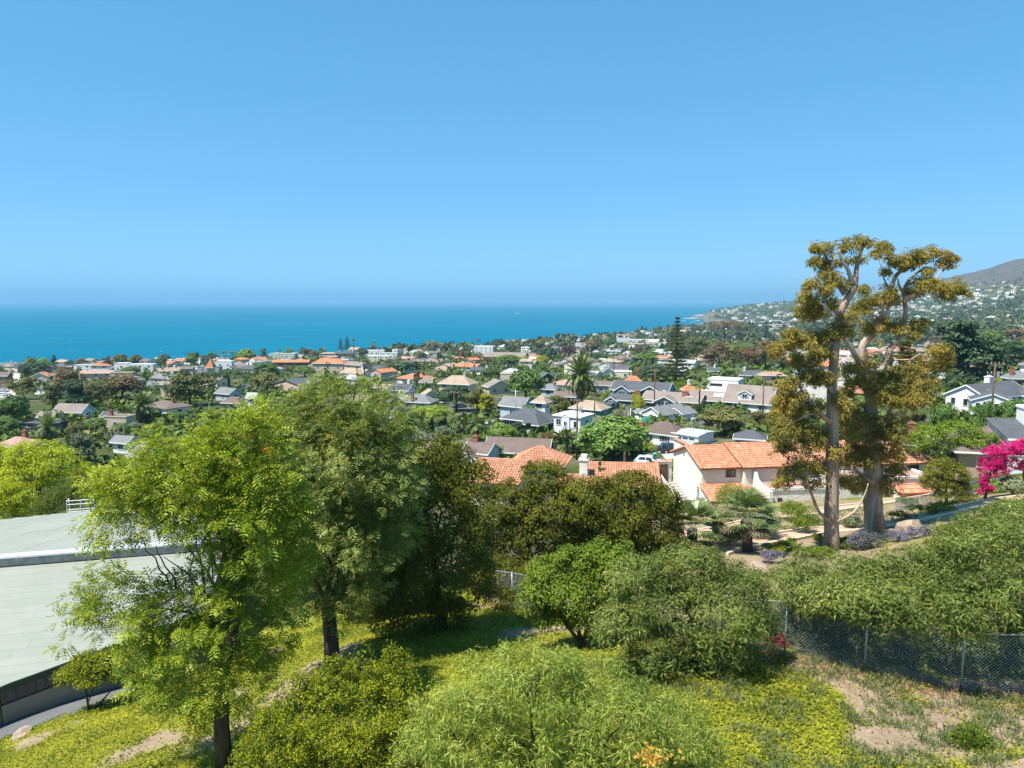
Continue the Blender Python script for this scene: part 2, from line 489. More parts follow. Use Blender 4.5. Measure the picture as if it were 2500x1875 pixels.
def groundmat():
    m = NT('hillside_ground'); p = m.pos()
    def a(nm):
        x = m.n('Attribute'); x.attribute_name = nm; return x.outputs['Fac']
    n = m.noise(p, .55, 6, .65); n2 = m.noise(p, 6.0, 4, .7); n3 = m.noise(p, .02, 5, .65)
    dirtc = m.mix(.45, m.ramp(n, [(.3, (.185,.13,.08)), (.7, (.36,.275,.185))]), m.ramp(n2, [(.3, (.12,.08,.05)), (.7, (.40,.31,.215))]))
    green = m.mix(.5, m.ramp(n, [(.35, (.10,.115,.012)), (.7, (.30,.30,.028))]), m.ramp(n2, [(.3, (.07,.08,.01)), (.7, (.34,.33,.04))]))
    near = m.mix(m.ramp(a('bare'), [(.3, 0), (.62, 1)]), green, dirtc)
    town = m.mix(m.ramp(m.noise(p, .075, 4, .6), [(.52, 0), (.62, 1)]), m.ramp(n, [(.3, (.03,.045,.012)), (.7, (.085,.105,.028))]), m.ramp(n, [(.3, (.075,.07,.045)), (.7, (.17,.145,.105))]))
    scrub = m.mix(m.ramp(n3, [(.42, 0), (.56, 1)]), (.105,.072,.05), (.040,.044,.026))
    scrub = m.mix(m.ramp(m.noise(p, .09, 3), [(.4, 0), (.62, .7)]), scrub, (.14,.10,.07))
    col = m.mix(a('town'), near, town)
    col = m.mix(a('hill'), col, scrub)
    col = m.mix(m.math('MULTIPLY', a('cliff'), .85), col, m.ramp(n3, [(.35, (.10,.075,.055)), (.65, (.32,.23,.16))]))
    return m.done(m.bsdf(col, .95, .1, n2, .6, .06))
me = fastmesh('hillside', np.stack([gX, gY, gZ], -1).reshape(-1, 3), Q, groundmat(), smooth=True,
              attr={'bare': np.where(garden > 0, np.clip(.35 + fbm(gX * .5, gY * .5, 12, 4) * .45, 0, 1), dirt(gX, gY)).ravel(), 'town': townf.ravel(), 'hill': hillf.ravel(), 'cliff': cliff.ravel()})
tag(meshobj('terrain', me), 'hillside falling to the coastal plain and rising again to the far hills', kind='structure')

def seamat():
    m = NT('sea_water'); p = m.pos()
    n = m.noise(p, .010, 6, .65, (.35, 1, 1)); n2 = m.noise(p, .0016, 4, .6, (.5, 1, 1)); n3 = m.noise(p, .22, 4, .6, (.5, 1, 1))
    col = m.ramp(n2, [(.33, (.0,.118,.19)), (.66, (.0,.148,.225))])
    col = m.mix(m.ramp(n, [(.40, .55), (.58, 0)]), col, (.0,.09,.165))
    col = m.mix(m.ramp(n3, [(.35, .30), (.62, 0)]), col, (.0,.085,.15))
    kelp = m.noise(p, .0045, 5, .6, (.28, 1, 1))
    sx = m.n('SeparateXYZ'); m.l(p, sx.inputs[0])
    band = m.math('MULTIPLY', m.ramp(m.math('DIVIDE', sx.outputs['Y'], 4000), [(.30, 1), (.62, 0)]), m.ramp(m.math('ADD', m.math('DIVIDE', sx.outputs['X'], 3000), .5), [(.50, 0), (.62, 1)]))
    col = m.mix(m.math('MULTIPLY', band, m.ramp(kelp, [(.47, 0), (.58, .5)])), col, (.035,.10,.20))
    return m.done(m.bsdf(col, .6, .0, n3, .35, .6))
seaV = np.array([(-42000, 300, 0), (42000, 300, 0), (42000, 42000, 0), (-42000, 42000, 0)], float)
tag(meshobj('sea', fastmesh('sea', seaV, np.array([[0, 1, 2, 3]]), seamat())), 'blue green sea out to the horizon', kind='structure')

def hazebox():
    m = NT('haze_air'); v = m.n('VolumePrincipled')
    v.inputs['Color'].default_value = (.27, .50, .68, 1)
    v.inputs['Density'].default_value = 1.1e-4
    v.inputs['Anisotropy'].default_value = 0.0
    m.l(v.outputs[0], m.out.inputs['Volume'])
    b = MB(); b.box((0, 20500, 190), (90000, 45000, 400))
    o = b.build('haze', m.mat); tag(o, 'thin pale blue sea haze', kind='stuff')
    return o
HAZE = hazebox()

# ------------------------------------------------------------------ foliage tools
def unit(n):
    v = rng.normal(size=(n, 3)); return v / (np.linalg.norm(v, axis=1, keepdims=True) + 1e-9)
def norm(v):
    return v / (np.linalg.norm(v, axis=-1, keepdims=True) + 1e-9)
def frames(d, n):
    """columns: along, across, normal"""
    d = norm(d); s = norm(np.cross(n, d)); n2 = np.cross(d, s)
    return np.stack([d, s, n2], -1)
def scatter(tv, tf, pos, d, n, size):
    """copies of a small template (x along, y across, z up) into one vertex and face array"""
    Fm = frames(d, n)
    size = np.broadcast_to(np.asarray(size, float), (len(pos),))
    V = np.einsum('nij,vj->nvi', Fm, tv) * size[:, None, None] + pos[:, None, :]
    Fq = tf[None] + (np.arange(len(pos)) * len(tv))[:, None, None]
    return V.reshape(-1, 3), Fq.reshape(-1, tf.shape[1])
def leaf_t(w, bend=.12):
    """one leaf: a bent diamond, unit length"""
    return np.array([(0, 0, 0), (.42, w / 2, bend), (1, 0, -bend * .6), (.42, -w / 2, bend)]), np.array([[0, 1, 2, 3]])
def frond_t(pairs=6, w=.34, lw=.075, droop=.28):
    """a fern like leaf: pairs of leaflets along a drooping rib"""
    V, Fq = [], []
    def q(a, b, c, d):
        k = len(V); V.extend([a, b, c, d]); Fq.append([k, k + 1, k + 2, k + 3])
    for i in range(pairs):
        x = .16 + .8 * i / pairs
        z = -droop * x * x
        L = w * math.sin(math.pi * (.18 + .72 * i / pairs))
        for s in (1, -1):
            q((x, 0, z), (x + .09 + lw, s * L * .55, z + .02), (x + .17, s * L, z - .06), (x + .06, s * L * .55, z + .03))
    q((0, -.008, 0), (1.0, -.003, -droop), (1.0, .003, -droop), (0, .008, 0))
    return np.array(V), np.array(Fq)
def fan_t(n=11, spread=2.5):
    V, Fq = [], []
    for i in range(n):
        a = (i / (n - 1) - .5) * spread
        c, s = math.cos(a), math.sin(a)
        k = len(V)
        V += [(0, 0, 0), (.62 * c - .055 * s, .62 * s + .055 * c, .05), (1.0 * c, 1.0 * s, -.16 - .1 * (i % 2)), (.62 * c + .055 * s, .62 * s - .055 * c, .02)]
        Fq.append([k, k + 1, k + 2, k + 3])
    return np.array(V), np.array(Fq)
def cat(parts):
    V, Fq, o = [], [], 0
    for v, f in parts:
        V.append(v); Fq.append(f + o); o += len(v)
    return np.concatenate(V), np.concatenate(Fq)
def blob_clumps(blobs, n, cr, low=-.35, fill=.25):
    """clump centres on and a little inside a set of ellipsoids; blobs: (x,y,z,rx,ry,rz)"""
    B = np.array(blobs, float)
    w = (B[:, 3] * B[:, 5] + B[:, 3] * B[:, 4] + B[:, 4] * B[:, 5]); w = w / w.sum()
    k = rng.choice(len(B), n, p=w)
    d = unit(n); d[:, 2] = np.where(d[:, 2] < low, -d[:, 2] * .7, d[:, 2]); d = norm(d)
    rad = np.where(rng.random(n) < fill, rng.uniform(.35, .8, n), rng.uniform(.85, 1.06, n))
    p = B[k, :3] + d * B[k, 3:6] * rad[:, None]
    # drop clumps deep inside another blob
    deep = np.zeros(n, bool)
    for j in range(len(B)):
        q = (((p - B[j, :3]) / B[j, 3:6]) ** 2).sum(1)
        deep |= (q < .42) & (k != j)
    keep = ~deep | (rng.random(n) < .25)
    return p[keep], norm(d[keep] * B[k[keep], 3:6].mean(1, keepdims=True) / B[k[keep], 3:6]), (cr * rng.uniform(.65, 1.3, n))[keep]
def clump_leaves(cp, co, cr, per, up=.35, out=.45, rnd=.55, droop=.2, flat=.8):
    """leaf places, headings and facings round clump centres"""
    n = len(cp) * per
    k = np.repeat(np.arange(len(cp)), per)
    d = unit(n); d = norm(d + co[k] * .35)
    r = rng.random(n) ** .45
    p = cp[k] + d * (r * cr[k])[:, None] * np.array([1, 1, flat])
    nr = norm(d * .45 + co[k] * out + np.array([0, 0, up]) + unit(n) * rnd)
    h = unit(n) + d * .7; h[:, 2] -= droop; h = norm(h - nr * (h * nr).sum(1, keepdims=True))
    return p, h, nr
def plume_leaves(cp, co, cr, per, up=.6, droop=.25, flat=1, **k_):
    """leaves set round short shoots that point up and out of the crown"""
    k = np.repeat(np.arange(len(cp)), per)
    ax = norm(co * .75 + np.array([0, 0, up]) + unit(len(cp)) * .35)[k]
    t = rng.random(len(k)) ** .8
    d = unit(len(k)); d = norm(d - ax * (d * ax).sum(1, keepdims=True) * .6)
    p = cp[k] + ax * (t * cr[k] * 2.3)[:, None] + d * (.07 + .10 * (1 - t))[:, None]
    h = norm(d + ax * (.25 + .8 * t)[:, None] + np.array([0, 0, -droop]))
    nr = norm(np.array([0, 0, .8]) + ax * .5 + unit(len(k)) * .35); nr = norm(nr - h * (h * nr).sum(1, keepdims=True))
    return p, h, nr
def limb_path(a, b, n=5, sag=.1, wob=.08):
    a = np.array(a, float); b = np.array(b, float); L = np.linalg.norm(b - a)
    pts = []
    for i in range(n):
        t = i / (n - 1)
        q = a * (1 - t) + b * t + np.array([0, 0, -sag * L * t * (1 - t) * 2])
        if 0 < i < n - 1: q = q + rng.normal(size=3) * wob * L * .35
        pts.append(tuple(q))
    return pts
def pxblobs(lst, Y, depth=.9, jit=.45, dy_px=0):
    """ellipsoids given by pixel, half width and half height in metres"""
    o = []
    for b in lst:
        px, py, rx, rz = b[:4]; dy = b[4] if len(b) > 4 else float(rng.uniform(-jit, jit)) * rx
        c = P(px, py + dy_px, Y + dy)
        o.append((c.x, c.y, c.z, rx, rx * depth, rz))
    return o
def near_tree(name, label, cat_, base, blobs, mats, leaf, nclump, cr, per, size, trunk, limbs=10, low=-.35, fill=.25, group=None, lk={}, extra=None, tsides=9):
    """trunk, limbs reaching into the crown, and the crown's leaves; origin at the foot of the trunk"""
    base = Vector(base)
    root = empty(name, base)
    tag(root, label, cat_, group)
    cp, co, crr = blob_clumps(blobs, nclump, cr, low, fill)
    p, h, nr = (plume_leaves if lk.get('plume') else clump_leaves)(cp, co, crr, per, **{k_: v_ for k_, v_ in lk.items() if k_ != 'plume'})
    V, Fq = scatter(leaf[0], leaf[1], p, h, nr, size * rng.uniform(.55, 1.4, len(p)))
    o = meshobj('crown', fastmesh(name + '_crown', V - np.array(base), Fq, mats[0]), root)
    if not trunk and Vector(base).y < 40:
        tw = MB()
        for bb in blobs:
            c = np.array(bb[:3]) - np.array(base); r3 = np.array(bb[3:6])
            for _ in range(5):
                d = unit(1)[0]; d[2] = abs(d[2]); a = c - np.array([0, 0, r3[2] * .6])
                tw.tube(limb_path(a, c + d * r3 * rng.uniform(.8, 1.18), 4, -.05, .1), [.022, .016, .010, .004], 3)
        tw.build('twigs', mats[1], root, kind='stuff')
    if trunk:
        b = MB()
        tp = [Vector(q) - base for q, r in trunk]
        b.tube(tp, [r for q, r in trunk], tsides, wob=.12)
        b.build('trunk', mats[1], root, smooth=True)
        if limbs:
            tw = MB()
            order = np.argsort([-bb[3] * bb[5] for bb in blobs])[:limbs]
            for j in order:
                c = np.array(blobs[j][:3]) - np.array(base)
                below = [i for i, q in enumerate(tp) if q.z < c[2] - .15] or [0]
                i = below[-1] if random.random() < .5 else random.choice(below[len(below) // 2:])
                i = max(i, min(1, len(tp) - 1))
                r = trunk[i][1] * .45
                pts = limb_path(tp[i], c, 6, .12, .1)
                lb = MB(); lb.tube(pts, list(np.linspace(r, .02, 6)), 5); lb.build('branch', mats[1], root, smooth=True)
                for t in range(4):
                    s = pts[random.randint(2, 5)]; e = np.array(c) + rng.normal(size=3) * np.array(blobs[j][3:6]) * .55
                    tw.tube(limb_path(s, e, 4, .05, .1), list(np.linspace(r * .35, .008, 4)), 4)
            tw.build('twigs', mats[1], root, smooth=True, kind='stuff')
    if extra: extra(root, base, cp)
    return root

# leaf materials
M['l_silk'] = leafmat('silk_oak_leaves', [(0, (.04,.07,.008)), (.35, (.16,.225,.016)), (.7, (.34,.40,.030)), (1, (.58,.60,.10))], .36, .45, .16, patch=0.4, pscale=0.5)
M['l_silk2'] = leafmat('grey_green_silk_oak_leaves', [(0, (.05,.075,.02)), (.35, (.165,.215,.045)), (.7, (.33,.38,.10)), (1, (.60,.63,.27))], .36, .45, .16, patch=0.4, pscale=0.5)
M['l_dark'] = leafmat('olive_brush_leaves', [(0, (.035,.045,.005)), (.4, (.105,.115,.010)), (.78, (.19,.195,.018)), (1, (.26,.18,.035))], 0.25, .45, .16, patch=0.45, pscale=0.35)
M['l_toyon'] = leafmat('fresh_green_leaves', [(0, (.05,.09,.010)), (.4, (.13,.20,.018)), (.8, (.25,.31,.035)), (1, (.44,.46,.13))], 0.3, .45, .16, patch=0.4, pscale=0.8)
M['l_acacia'] = leafmat('acacia_leaves', [(0, (.032,.048,.012)), (.4, (.105,.14,.028)), (.75, (.235,.275,.055)), (.95, (.37,.39,.11)), (1, (.20,.10,.04))], .3, .45, .16, patch=.45, pscale=.45)
M['l_acacia_y'] = leafmat('bright_acacia_leaves', [(0, (.05,.08,.016)), (.4, (.22,.28,.042)), (.8, (.43,.48,.095)), (.96, (.55,.58,.20)), (1, (.33,.19,.06))], 0.35, .45, .16, patch=0.3, pscale=0.4)
M['l_privet'] = leafmat('glossy_yellow_green_leaves', [(0, (.03,.055,.004)), (.35, (.12,.16,.008)), (.75, (.29,.31,.014)), (1, (.46,.42,.02))], 0.25, .45, .16, patch=0.3, pscale=0.9)
M['l_euc'] = leafmat('eucalyptus_leaves', [(0, (.085,.085,.02)), (.35, (.22,.195,.045)), (.65, (.38,.32,.075)), (.85, (.48,.31,.06)), (1, (.46,.19,.05))], 0.3, .45, .16, patch=0.5, pscale=0.35)
M['flower_orange'] = plain('orange_flower', (.75,.26,.02), .7, .2, .2, 3)

# ------------------------------------------------------------------ the two silk oaks
def flowers(pxs, Y):
    def f(root, base, cp):
        ps = []
        for px, py in pxs:
            c = np.array(P(px, py, Y))
            j = int(np.argmin(np.abs(cp[:, 0] - c[0]) + np.abs(cp[:, 2] - c[2]) + .4 * np.maximum(cp[:, 1] - Y + 1.0, 0)))
            q = cp[j]; ps.append(q + rng.normal(size=(14, 3)) * .10 + np.array([0, -.28, .1]))
        p = np.concatenate(ps)
        t = leaf_t(.45)
        V, Fq = scatter(t[0], t[1], p, unit(len(p)), unit(len(p)), .11)
        meshobj('flower_spray', fastmesh('flower_spray', V - np.array(base), Fq, M['flower_orange']), root, 'stuff')
    return f
FR = frond_t(4, .38, .10)
def shrink(L, dx=.28, dy=14, up=42): return [(a, b + dy + max(0, min(1, (1210 - b) / 150)) * up, max(c - dx, .2), max(d - dx * .8, .2)) for a, b, c, d in L]
b1 = P(548, 1895, 23.0); b1.z = gz(b1.x, b1.y) - .1
S1 = [(505,1075,1.4,1.1),(615,1010,1.2,1.2),(570,1015,.9,.9),(632,1120,1.1,1.2),(420,1065,1.2,1.1),(330,1150,1.2,.9),(262,1200,.75,.7),(300,1215,1.0,.8),(420,1170,1.7,1.2),(520,1160,1.7,1.3),(610,1240,1.7,1.7),(670,1230,.9,1.0),(670,1350,1.1,1.3),
      (300,1290,.75,.6),(250,1440,.95,.65),(330,1480,1.3,.9),(205,1515,.7,.4),(290,1520,.8,.45),(430,1490,1.3,1.0),(560,1470,1.4,1.3),(620,1540,1.1,1.0),(450,1590,1.4,.9),(380,1570,.7,.4),(560,1640,1.1,.9),(640,1430,1.1,1.1),(430,1730,.8,.45),(500,1690,.8,.5),(600,1720,.55,.4),(390,1665,.6,.5),(455,1760,.5,.35),
      (560,1330,.9,.8),(480,1255,1.0,.6)]
tr1 = [(b1, .30), (P(540,1760,23.1), .25), (P(543,1640,23.1), .23), (P(575,1500,23.2), .19), (P(590,1380,23.3), .15), (P(610,1240,23.4), .10), (P(620,1110,23.4), .06), (P(620,1030,23.4), .03)]
def extra1(root, base, cp):
    for (ax, ay, bx, by, r) in [(578,1500,420,1290,.06),(575,1490,455,1180,.07),(578,1480,500,1120,.07),(560,1510,400,1360,.06),(430,1440,380,1330,.04),(420,1440,330,1300,.035),(500,1430,470,1250,.045),(560,1480,535,1200,.06),(585,1400,560,1120,.06),(560,1520,330,1480,.06),(545,1600,420,1560,.06),(480,1480,440,1250,.03),(520,1440,512,1230,.03)]:
        b = MB(); b.tube(limb_path(P(ax, ay, 23.2) - base, P(bx, by, 22.6 + random.random() * 1.4) - base, 7, -.08, .06), list(np.linspace(r, .012, 7)), 5)
        b.build('branch', M['bark_oak'], root, smooth=True)
    flowers([(610,985),(600,1130),(690,1110),(720,1125),(560,1010),(700,1160),(560,1215),(460,1180),(640,1310)], 22.5)(root, base, cp)
near_tree('silk_oak_tree', 'tall yellow-green feathery tree with bare forked stems in front of the curved pale roof', 'tree', b1, pxblobs(shrink(S1, .3, 26, 78), 23.2, .95), (M['l_silk'], M['bark_oak']), FR, 820, .36, 19, .40, tr1, 6, low=-.75, fill=.12, extra=extra1,
          lk=dict(plume=1, up=.45, droop=.35))
b2 = P(812, 1642, 29.0); b2.z = gz(b2.x, b2.y) - .1
S2 = [(890,950,1.3,1.0),(935,985,1.0,1.0),(800,950,1.2,.9),(720,985,1.0,.8),(755,1010,1.3,1.1),(660,1000,.6,.5),(940,1060,1.2,1.3),(850,1070,1.9,1.7),(760,1110,1.6,1.5),(930,1170,1.5,1.6),(840,1220,2.0,1.5),(770,1290,1.7,1.4),(880,1330,1.7,1.3),(945,1280,1.2,1.1),(965,1235,.5,.8),(800,1420,1.5,1.1),(735,1430,1.0,.9),(715,1330,1.1,1.1),(880,1420,1.1,.8),(700,1200,1.1,1.3),(960,1330,.5,.5),(690,1480,.7,.5),(830,1490,.9,.5)]
tr2 = [(b2, .36), (P(808,1560,29), .30), (P(800,1480,29), .27), (P(822,1390,29.1), .23), (P(842,1250,29.2), .17), (P(855,1110,29.3), .11), (P(862,1000,29.3), .05), (P(868,935,29.3), .02)]
near_tree('silk_oak_tree', 'tall grey-green feathery tree with a thick straight trunk and a few orange blossoms', 'tree', b2, pxblobs(shrink(S2, .3, 22), 29.2, .95), (M['l_silk2'], M['bark_oak']), FR, 860, .38, 19, .40, tr2, 12, low=-.75, fill=.15,
          extra=flowers([(845,1013),(850,1050),(928,1060),(882,1075),(857,1080),(862,1070),(780,1030),(820,1065),(900,1140)], 28.3), lk=dict(plume=1, up=.7, droop=.25), tsides=11)

# ------------------------------------------------------------------ dark olive trees by the lower fence
L3 = leaf_t(.42)
def dark_tree(label, bpx, bpy, Y, blobs, ncl, r0=.22, per=62, tr=None, mat='l_dark', size=.17, name='brush_cherry_tree', grp='dark olive trees along the lower fence'):
    b = P(bpx, bpy, Y); b.z = gz(b.x, b.y) - .1
    bl = pxblobs(blobs, Y, .9, .45, 26 if Y > 45 else 6)
    top = max(bl, key=lambda q: q[2]); c = np.mean([q[:3] for q in bl], 0)
    t = [(b, r0), (Vector((b.x * .8 + c[0] * .2, b.y, b.z + (c[2] - b.z) * .4)), r0 * .85), (Vector((c[0], c[1], c[2] - .3)), r0 * .6), (Vector((top[0], top[1], top[2])), .05)]
    return near_tree(name, label, 'tree', b, bl, (M[mat], M['bark_dark']), L3, int(ncl * 1.4), .55, per, size, tr or t, 8, low=-.6, fill=.2, group=grp, lk=dict(up=.35, out=.5, rnd=.5))
dark_tree('dark olive tree with a slim leaning trunk, right of the grey-green feathery tree', 1085, 1545, 33.5,
          [(1060,1125,1.7,1.2),(1010,1170,1.5,1.5),(1120,1165,1.4,1.4),(1160,1180,.8,1.0),(1050,1250,2.2,1.9),(1130,1270,1.4,1.6),(980,1320,1.7,1.8),(1070,1370,2.0,1.7),(1000,1440,1.6,1.2),(1110,1440,1.1,1.0),(930,1400,1.6,1.8),(1090,1490,1.0,.7),(1030,1485,1.3,.7),(970,1480,1.5,.7),(1140,1440,.9,.8),(1165,1375,.9,1.0,3),(1185,1425,.8,.6,4.5),(1215,1455,.8,.5,6)], 620,
          tr=[(P(1087,1548,33.5), .2), (P(1072,1480,33.5), .17), (P(1060,1380,33.5), .15), (P(1040,1250,33.5), .1), (P(1060,1130,33.5), .03)])
dark_tree('dark shaded tree squeezed between the feathery trunk and the slim leaning trunk', 925, 1480, 38.5,
          [(930,1230,1.8,1.6),(960,1340,2.0,1.8),(900,1390,1.8,1.6),(980,1430,1.6,1.2),(870,1330,1.6,1.6),(880,1440,1.6,1.1),(950,1470,1.7,.9),(840,1400,1.3,1.1),(1010,1470,1.4,.9)], 420)
dark_tree('round topped olive tree below the hip-roofed tile pavilion', 1300, 1440, 47.5,
          [(1330,1150,1.6,1.3),(1255,1200,1.8,1.5),(1340,1225,2.3,1.8),(1200,1250,1.5,1.8),(1275,1300,2.4,1.9),(1385,1290,1.8,1.9),(1345,1365,2.1,1.4),(1220,1360,1.9,1.6),(1170,1330,1.2,1.4),(1270,1400,1.8,1.0),(1200,1430,1.6,1.0),(1290,1450,1.7,.9),(1380,1420,1.8,1.1)], 620, size=.2)
dark_tree('broad olive tree below the long tiled ridge with the white chimney', 1530, 1420, 47.0,
          [(1440,1200,2.0,1.6),(1540,1185,2.0,1.5),(1610,1205,1.4,1.2),(1500,1245,2.3,1.9),(1590,1265,1.9,1.6),(1635,1310,1.1,1.2),(1560,1330,2.0,1.4),(1455,1320,2.1,1.7),(1420,1260,1.4,1.6),(1500,1370,1.8,1.0)], 620, size=.2)

b = P(1245, 1478, 43.5); b.z = gz(b.x, b.y)  # added foliage: its dark leaves supply the deep shade behind the fence here
near_tree('shade_fill_shrub', 'added dark foliage standing in for shade behind the far end of the wire fence', 'shrub', b, pxblobs([(1190,1440,1.2,1.0),(1250,1440,1.3,1.1),(1310,1450,1.3,1.0),(1220,1400,1.3,.8),(1370,1470,1.2,.8),(1290,1410,1.2,.8)], 43.8), (M['l_dark'], M['bark_dark']), L3, 340, .5, 50, .18, None, 0, low=-.6)
# ------------------------------------------------------------------ shrubs and acacias of the foreground
bt = P(1422, 1592, 29.0); bt.z = gz(bt.x, bt.y) - .1
def limbs_from(root, base, L, Y, mat):
    for ax, ay, mx, my, ex, ey, r in L:
        b = MB()
        a, mm, e = P(ax, ay, Y) - base, P(mx, my, Y + random.uniform(-.3, .3)) - base, P(ex, ey, Y + random.uniform(-.6, .6)) - base
        pts = [a, a.lerp(mm, .5), mm, mm.lerp(e, .5) + Vector((0, 0, .05)), e]
        b.tube(pts, [r, r * .85, r * .7, r * .45, .015], 6, wob=.15)
        b.build('branch', M[mat], root, smooth=True)
near_tree('toyon_tree', 'small bushy green tree with forked dark trunks on the bright lawn', 'tree', bt,
          pxblobs([(1345,1405,.95,.75),(1430,1385,1.0,.8),(1495,1375,.9,.65),(1310,1455,.75,.65),(1405,1455,1.3,.9),(1490,1450,1.0,.85),(1350,1505,.85,.5),(1440,1515,.95,.5),(1395,1365,.45,.45),(1460,1350,.4,.5),(1525,1350,.35,.5),(1370,1360,.3,.4),(1285,1480,.4,.35),(1540,1420,.6,.7)], 29.3),
          (M['l_toyon'], M['bark_dark']), leaf_t(.5), 620, .34, 48, .125,
          [(bt, .17), (P(1418,1562,29), .14)], 0, low=-.5, lk=dict(up=.4, out=.45, rnd=.5),
          extra=lambda root, base, cp: limbs_from(root, base, [(1419,1572,1378,1520,1340,1440,.09),(1419,1572,1405,1500,1400,1400,.10),(1420,1572,1445,1515,1490,1430,.09),(1425,1577,1432,1520,1450,1430,.07)], 29.0, 'bark_dark'))
LA = leaf_t(.20, .10)
def acacia(label, base, blobs, Y, ncl, cr, per, size, mat, limbs, group, name='acacia_shrub', low=-.45, jit=.45, fill=.22, leaf=LA):
    bl = pxblobs(blobs, Y, .9, jit)
    return near_tree(name, label, 'shrub', base, bl, (M[mat], M['bark_dark']), leaf, ncl, cr, per, size, None, 0, low=low, fill=fill, group=group,
                     lk=dict(up=.35, out=.35, rnd=.6, droop=.35), extra=lambda root, b_, cp: limbs_from(root, b_, limbs, Y, 'bark_dark') if limbs else None)
ba = P(1846, 1698, 22.6); ba.z = gz(ba.x, ba.y) - .08
acacia('rounded grey-green acacia leaning on a curved brown trunk beside the wire fence', ba,
       [(1560,1430,1.2,.95),(1680,1400,1.3,.9),(1790,1440,1.15,.9),(1630,1490,1.7,1.2),(1750,1510,1.6,1.2),(1840,1530,.8,.85),(1520,1535,.95,.8),(1640,1585,1.6,1.0),(1760,1600,1.2,.7),(1560,1640,1.0,.55),(1690,1655,1.0,.45),(1730,1380,.7,.5),(1620,1400,.8,.6)], 24.6, 760, .36, 62, .18, 'l_acacia',
       [(1846,1700,1835,1665,1790,1640,.17),(1800,1645,1740,1600,1700,1500,.11),(1790,1640,1700,1620,1600,1540,.09),(1795,1640,1780,1580,1790,1470,.07)], 'acacia shrubs on the slope')
ba = P(1330, 1890, 15.5); ba.z = gz(ba.x, ba.y) - .08
acacia('large bright acacia thicket with slender leaves at the bottom centre', ba,
       [(1300,1655,1.15,.75),(1190,1690,1.15,.75),(1430,1690,1.3,.75),(1120,1770,1.1,.8),(1290,1770,1.6,1.0),(1480,1770,1.5,.95),(1620,1775,1.1,.75),(1690,1840,.8,.6),(1060,1850,1.0,.65),(1200,1850,1.2,.8),(1350,1880,1.7,.9),(1550,1880,1.3,.8),(1660,1900,.9,.6),(1080,1920,1.2,.7)], 16.2, 760, .34, 84, .17, 'l_acacia_y',
       [(1330,1890,1300,1800,1290,1700,.06),(1340,1890,1420,1800,1470,1720,.06),(1320,1890,1220,1820,1180,1720,.05)], 'acacia shrubs on the slope', jit=.3, leaf=leaf_t(.125, .13))
def small_patch(name, label, px, py, Y, r, mat, n, leaf, size, cat_='plant'):
    b = P(px, py, Y); b.z = gz(b.x, b.y); root = empty(name, b); tag(root, label, cat_)
    d = unit(n); d[:, 2] = np.abs(d[:, 2]); p = d * np.array([r, r * .8, r]) * rng.uniform(.3, 1, (n, 1)); V, Fq = scatter(leaf[0], leaf[1], p, norm(d + unit(n) * .6), norm(d + unit(n) * .5), size * rng.uniform(.6, 1.3, n))
    meshobj('leaves', fastmesh(name, V, Fq, mat), root); st = MB(); st.tube([(0, 0, -.1), (0, 0, r * .7)], .03, 5); st.build('stem', M['bark_dark'], root)
M['l_orange'] = leafmat('orange_dying_leaves', [(0, (.40,.15,.03)), (.5, (.62,.36,.06)), (1, (.66,.50,.16))], .3, .6, .1)
M['l_red'] = leafmat('red_leaf_stems', [(0, (.20,.02,.03)), (.6, (.42,.035,.06)), (1, (.30,.12,.06))], .3, .6, .1)
q_ = P(1592, 1852, 13.6); n_ = 150; t_ = leaf_t(.4); dd = rng.normal(size=(n_, 3)) * np.array([.22, .16, .16]); V, Fq = scatter(t_[0], t_[1], np.array(q_) + dd, unit(n_), unit(n_), .12)
o_ = meshobj('dying_shrub', fastmesh('dying_shrub', V, Fq, M['l_orange'])); tag(o_, 'small orange and yellow dying sprig at the bottom edge of the acacia', 'plant')
small_patch('bush', 'bright green weed bush at the bottom right on the bare soil', 2370, 1838, 19.5, .62, M['l_toyon'], 900, leaf_t(.5), .11, 'bush')
small_patch('red_shrub', 'small red-leaved shrub just behind the left end of the wire fence', 1893, 1580, 26.4, .55, M['l_red'], 260, leaf_t(.25), .16, 'shrub')
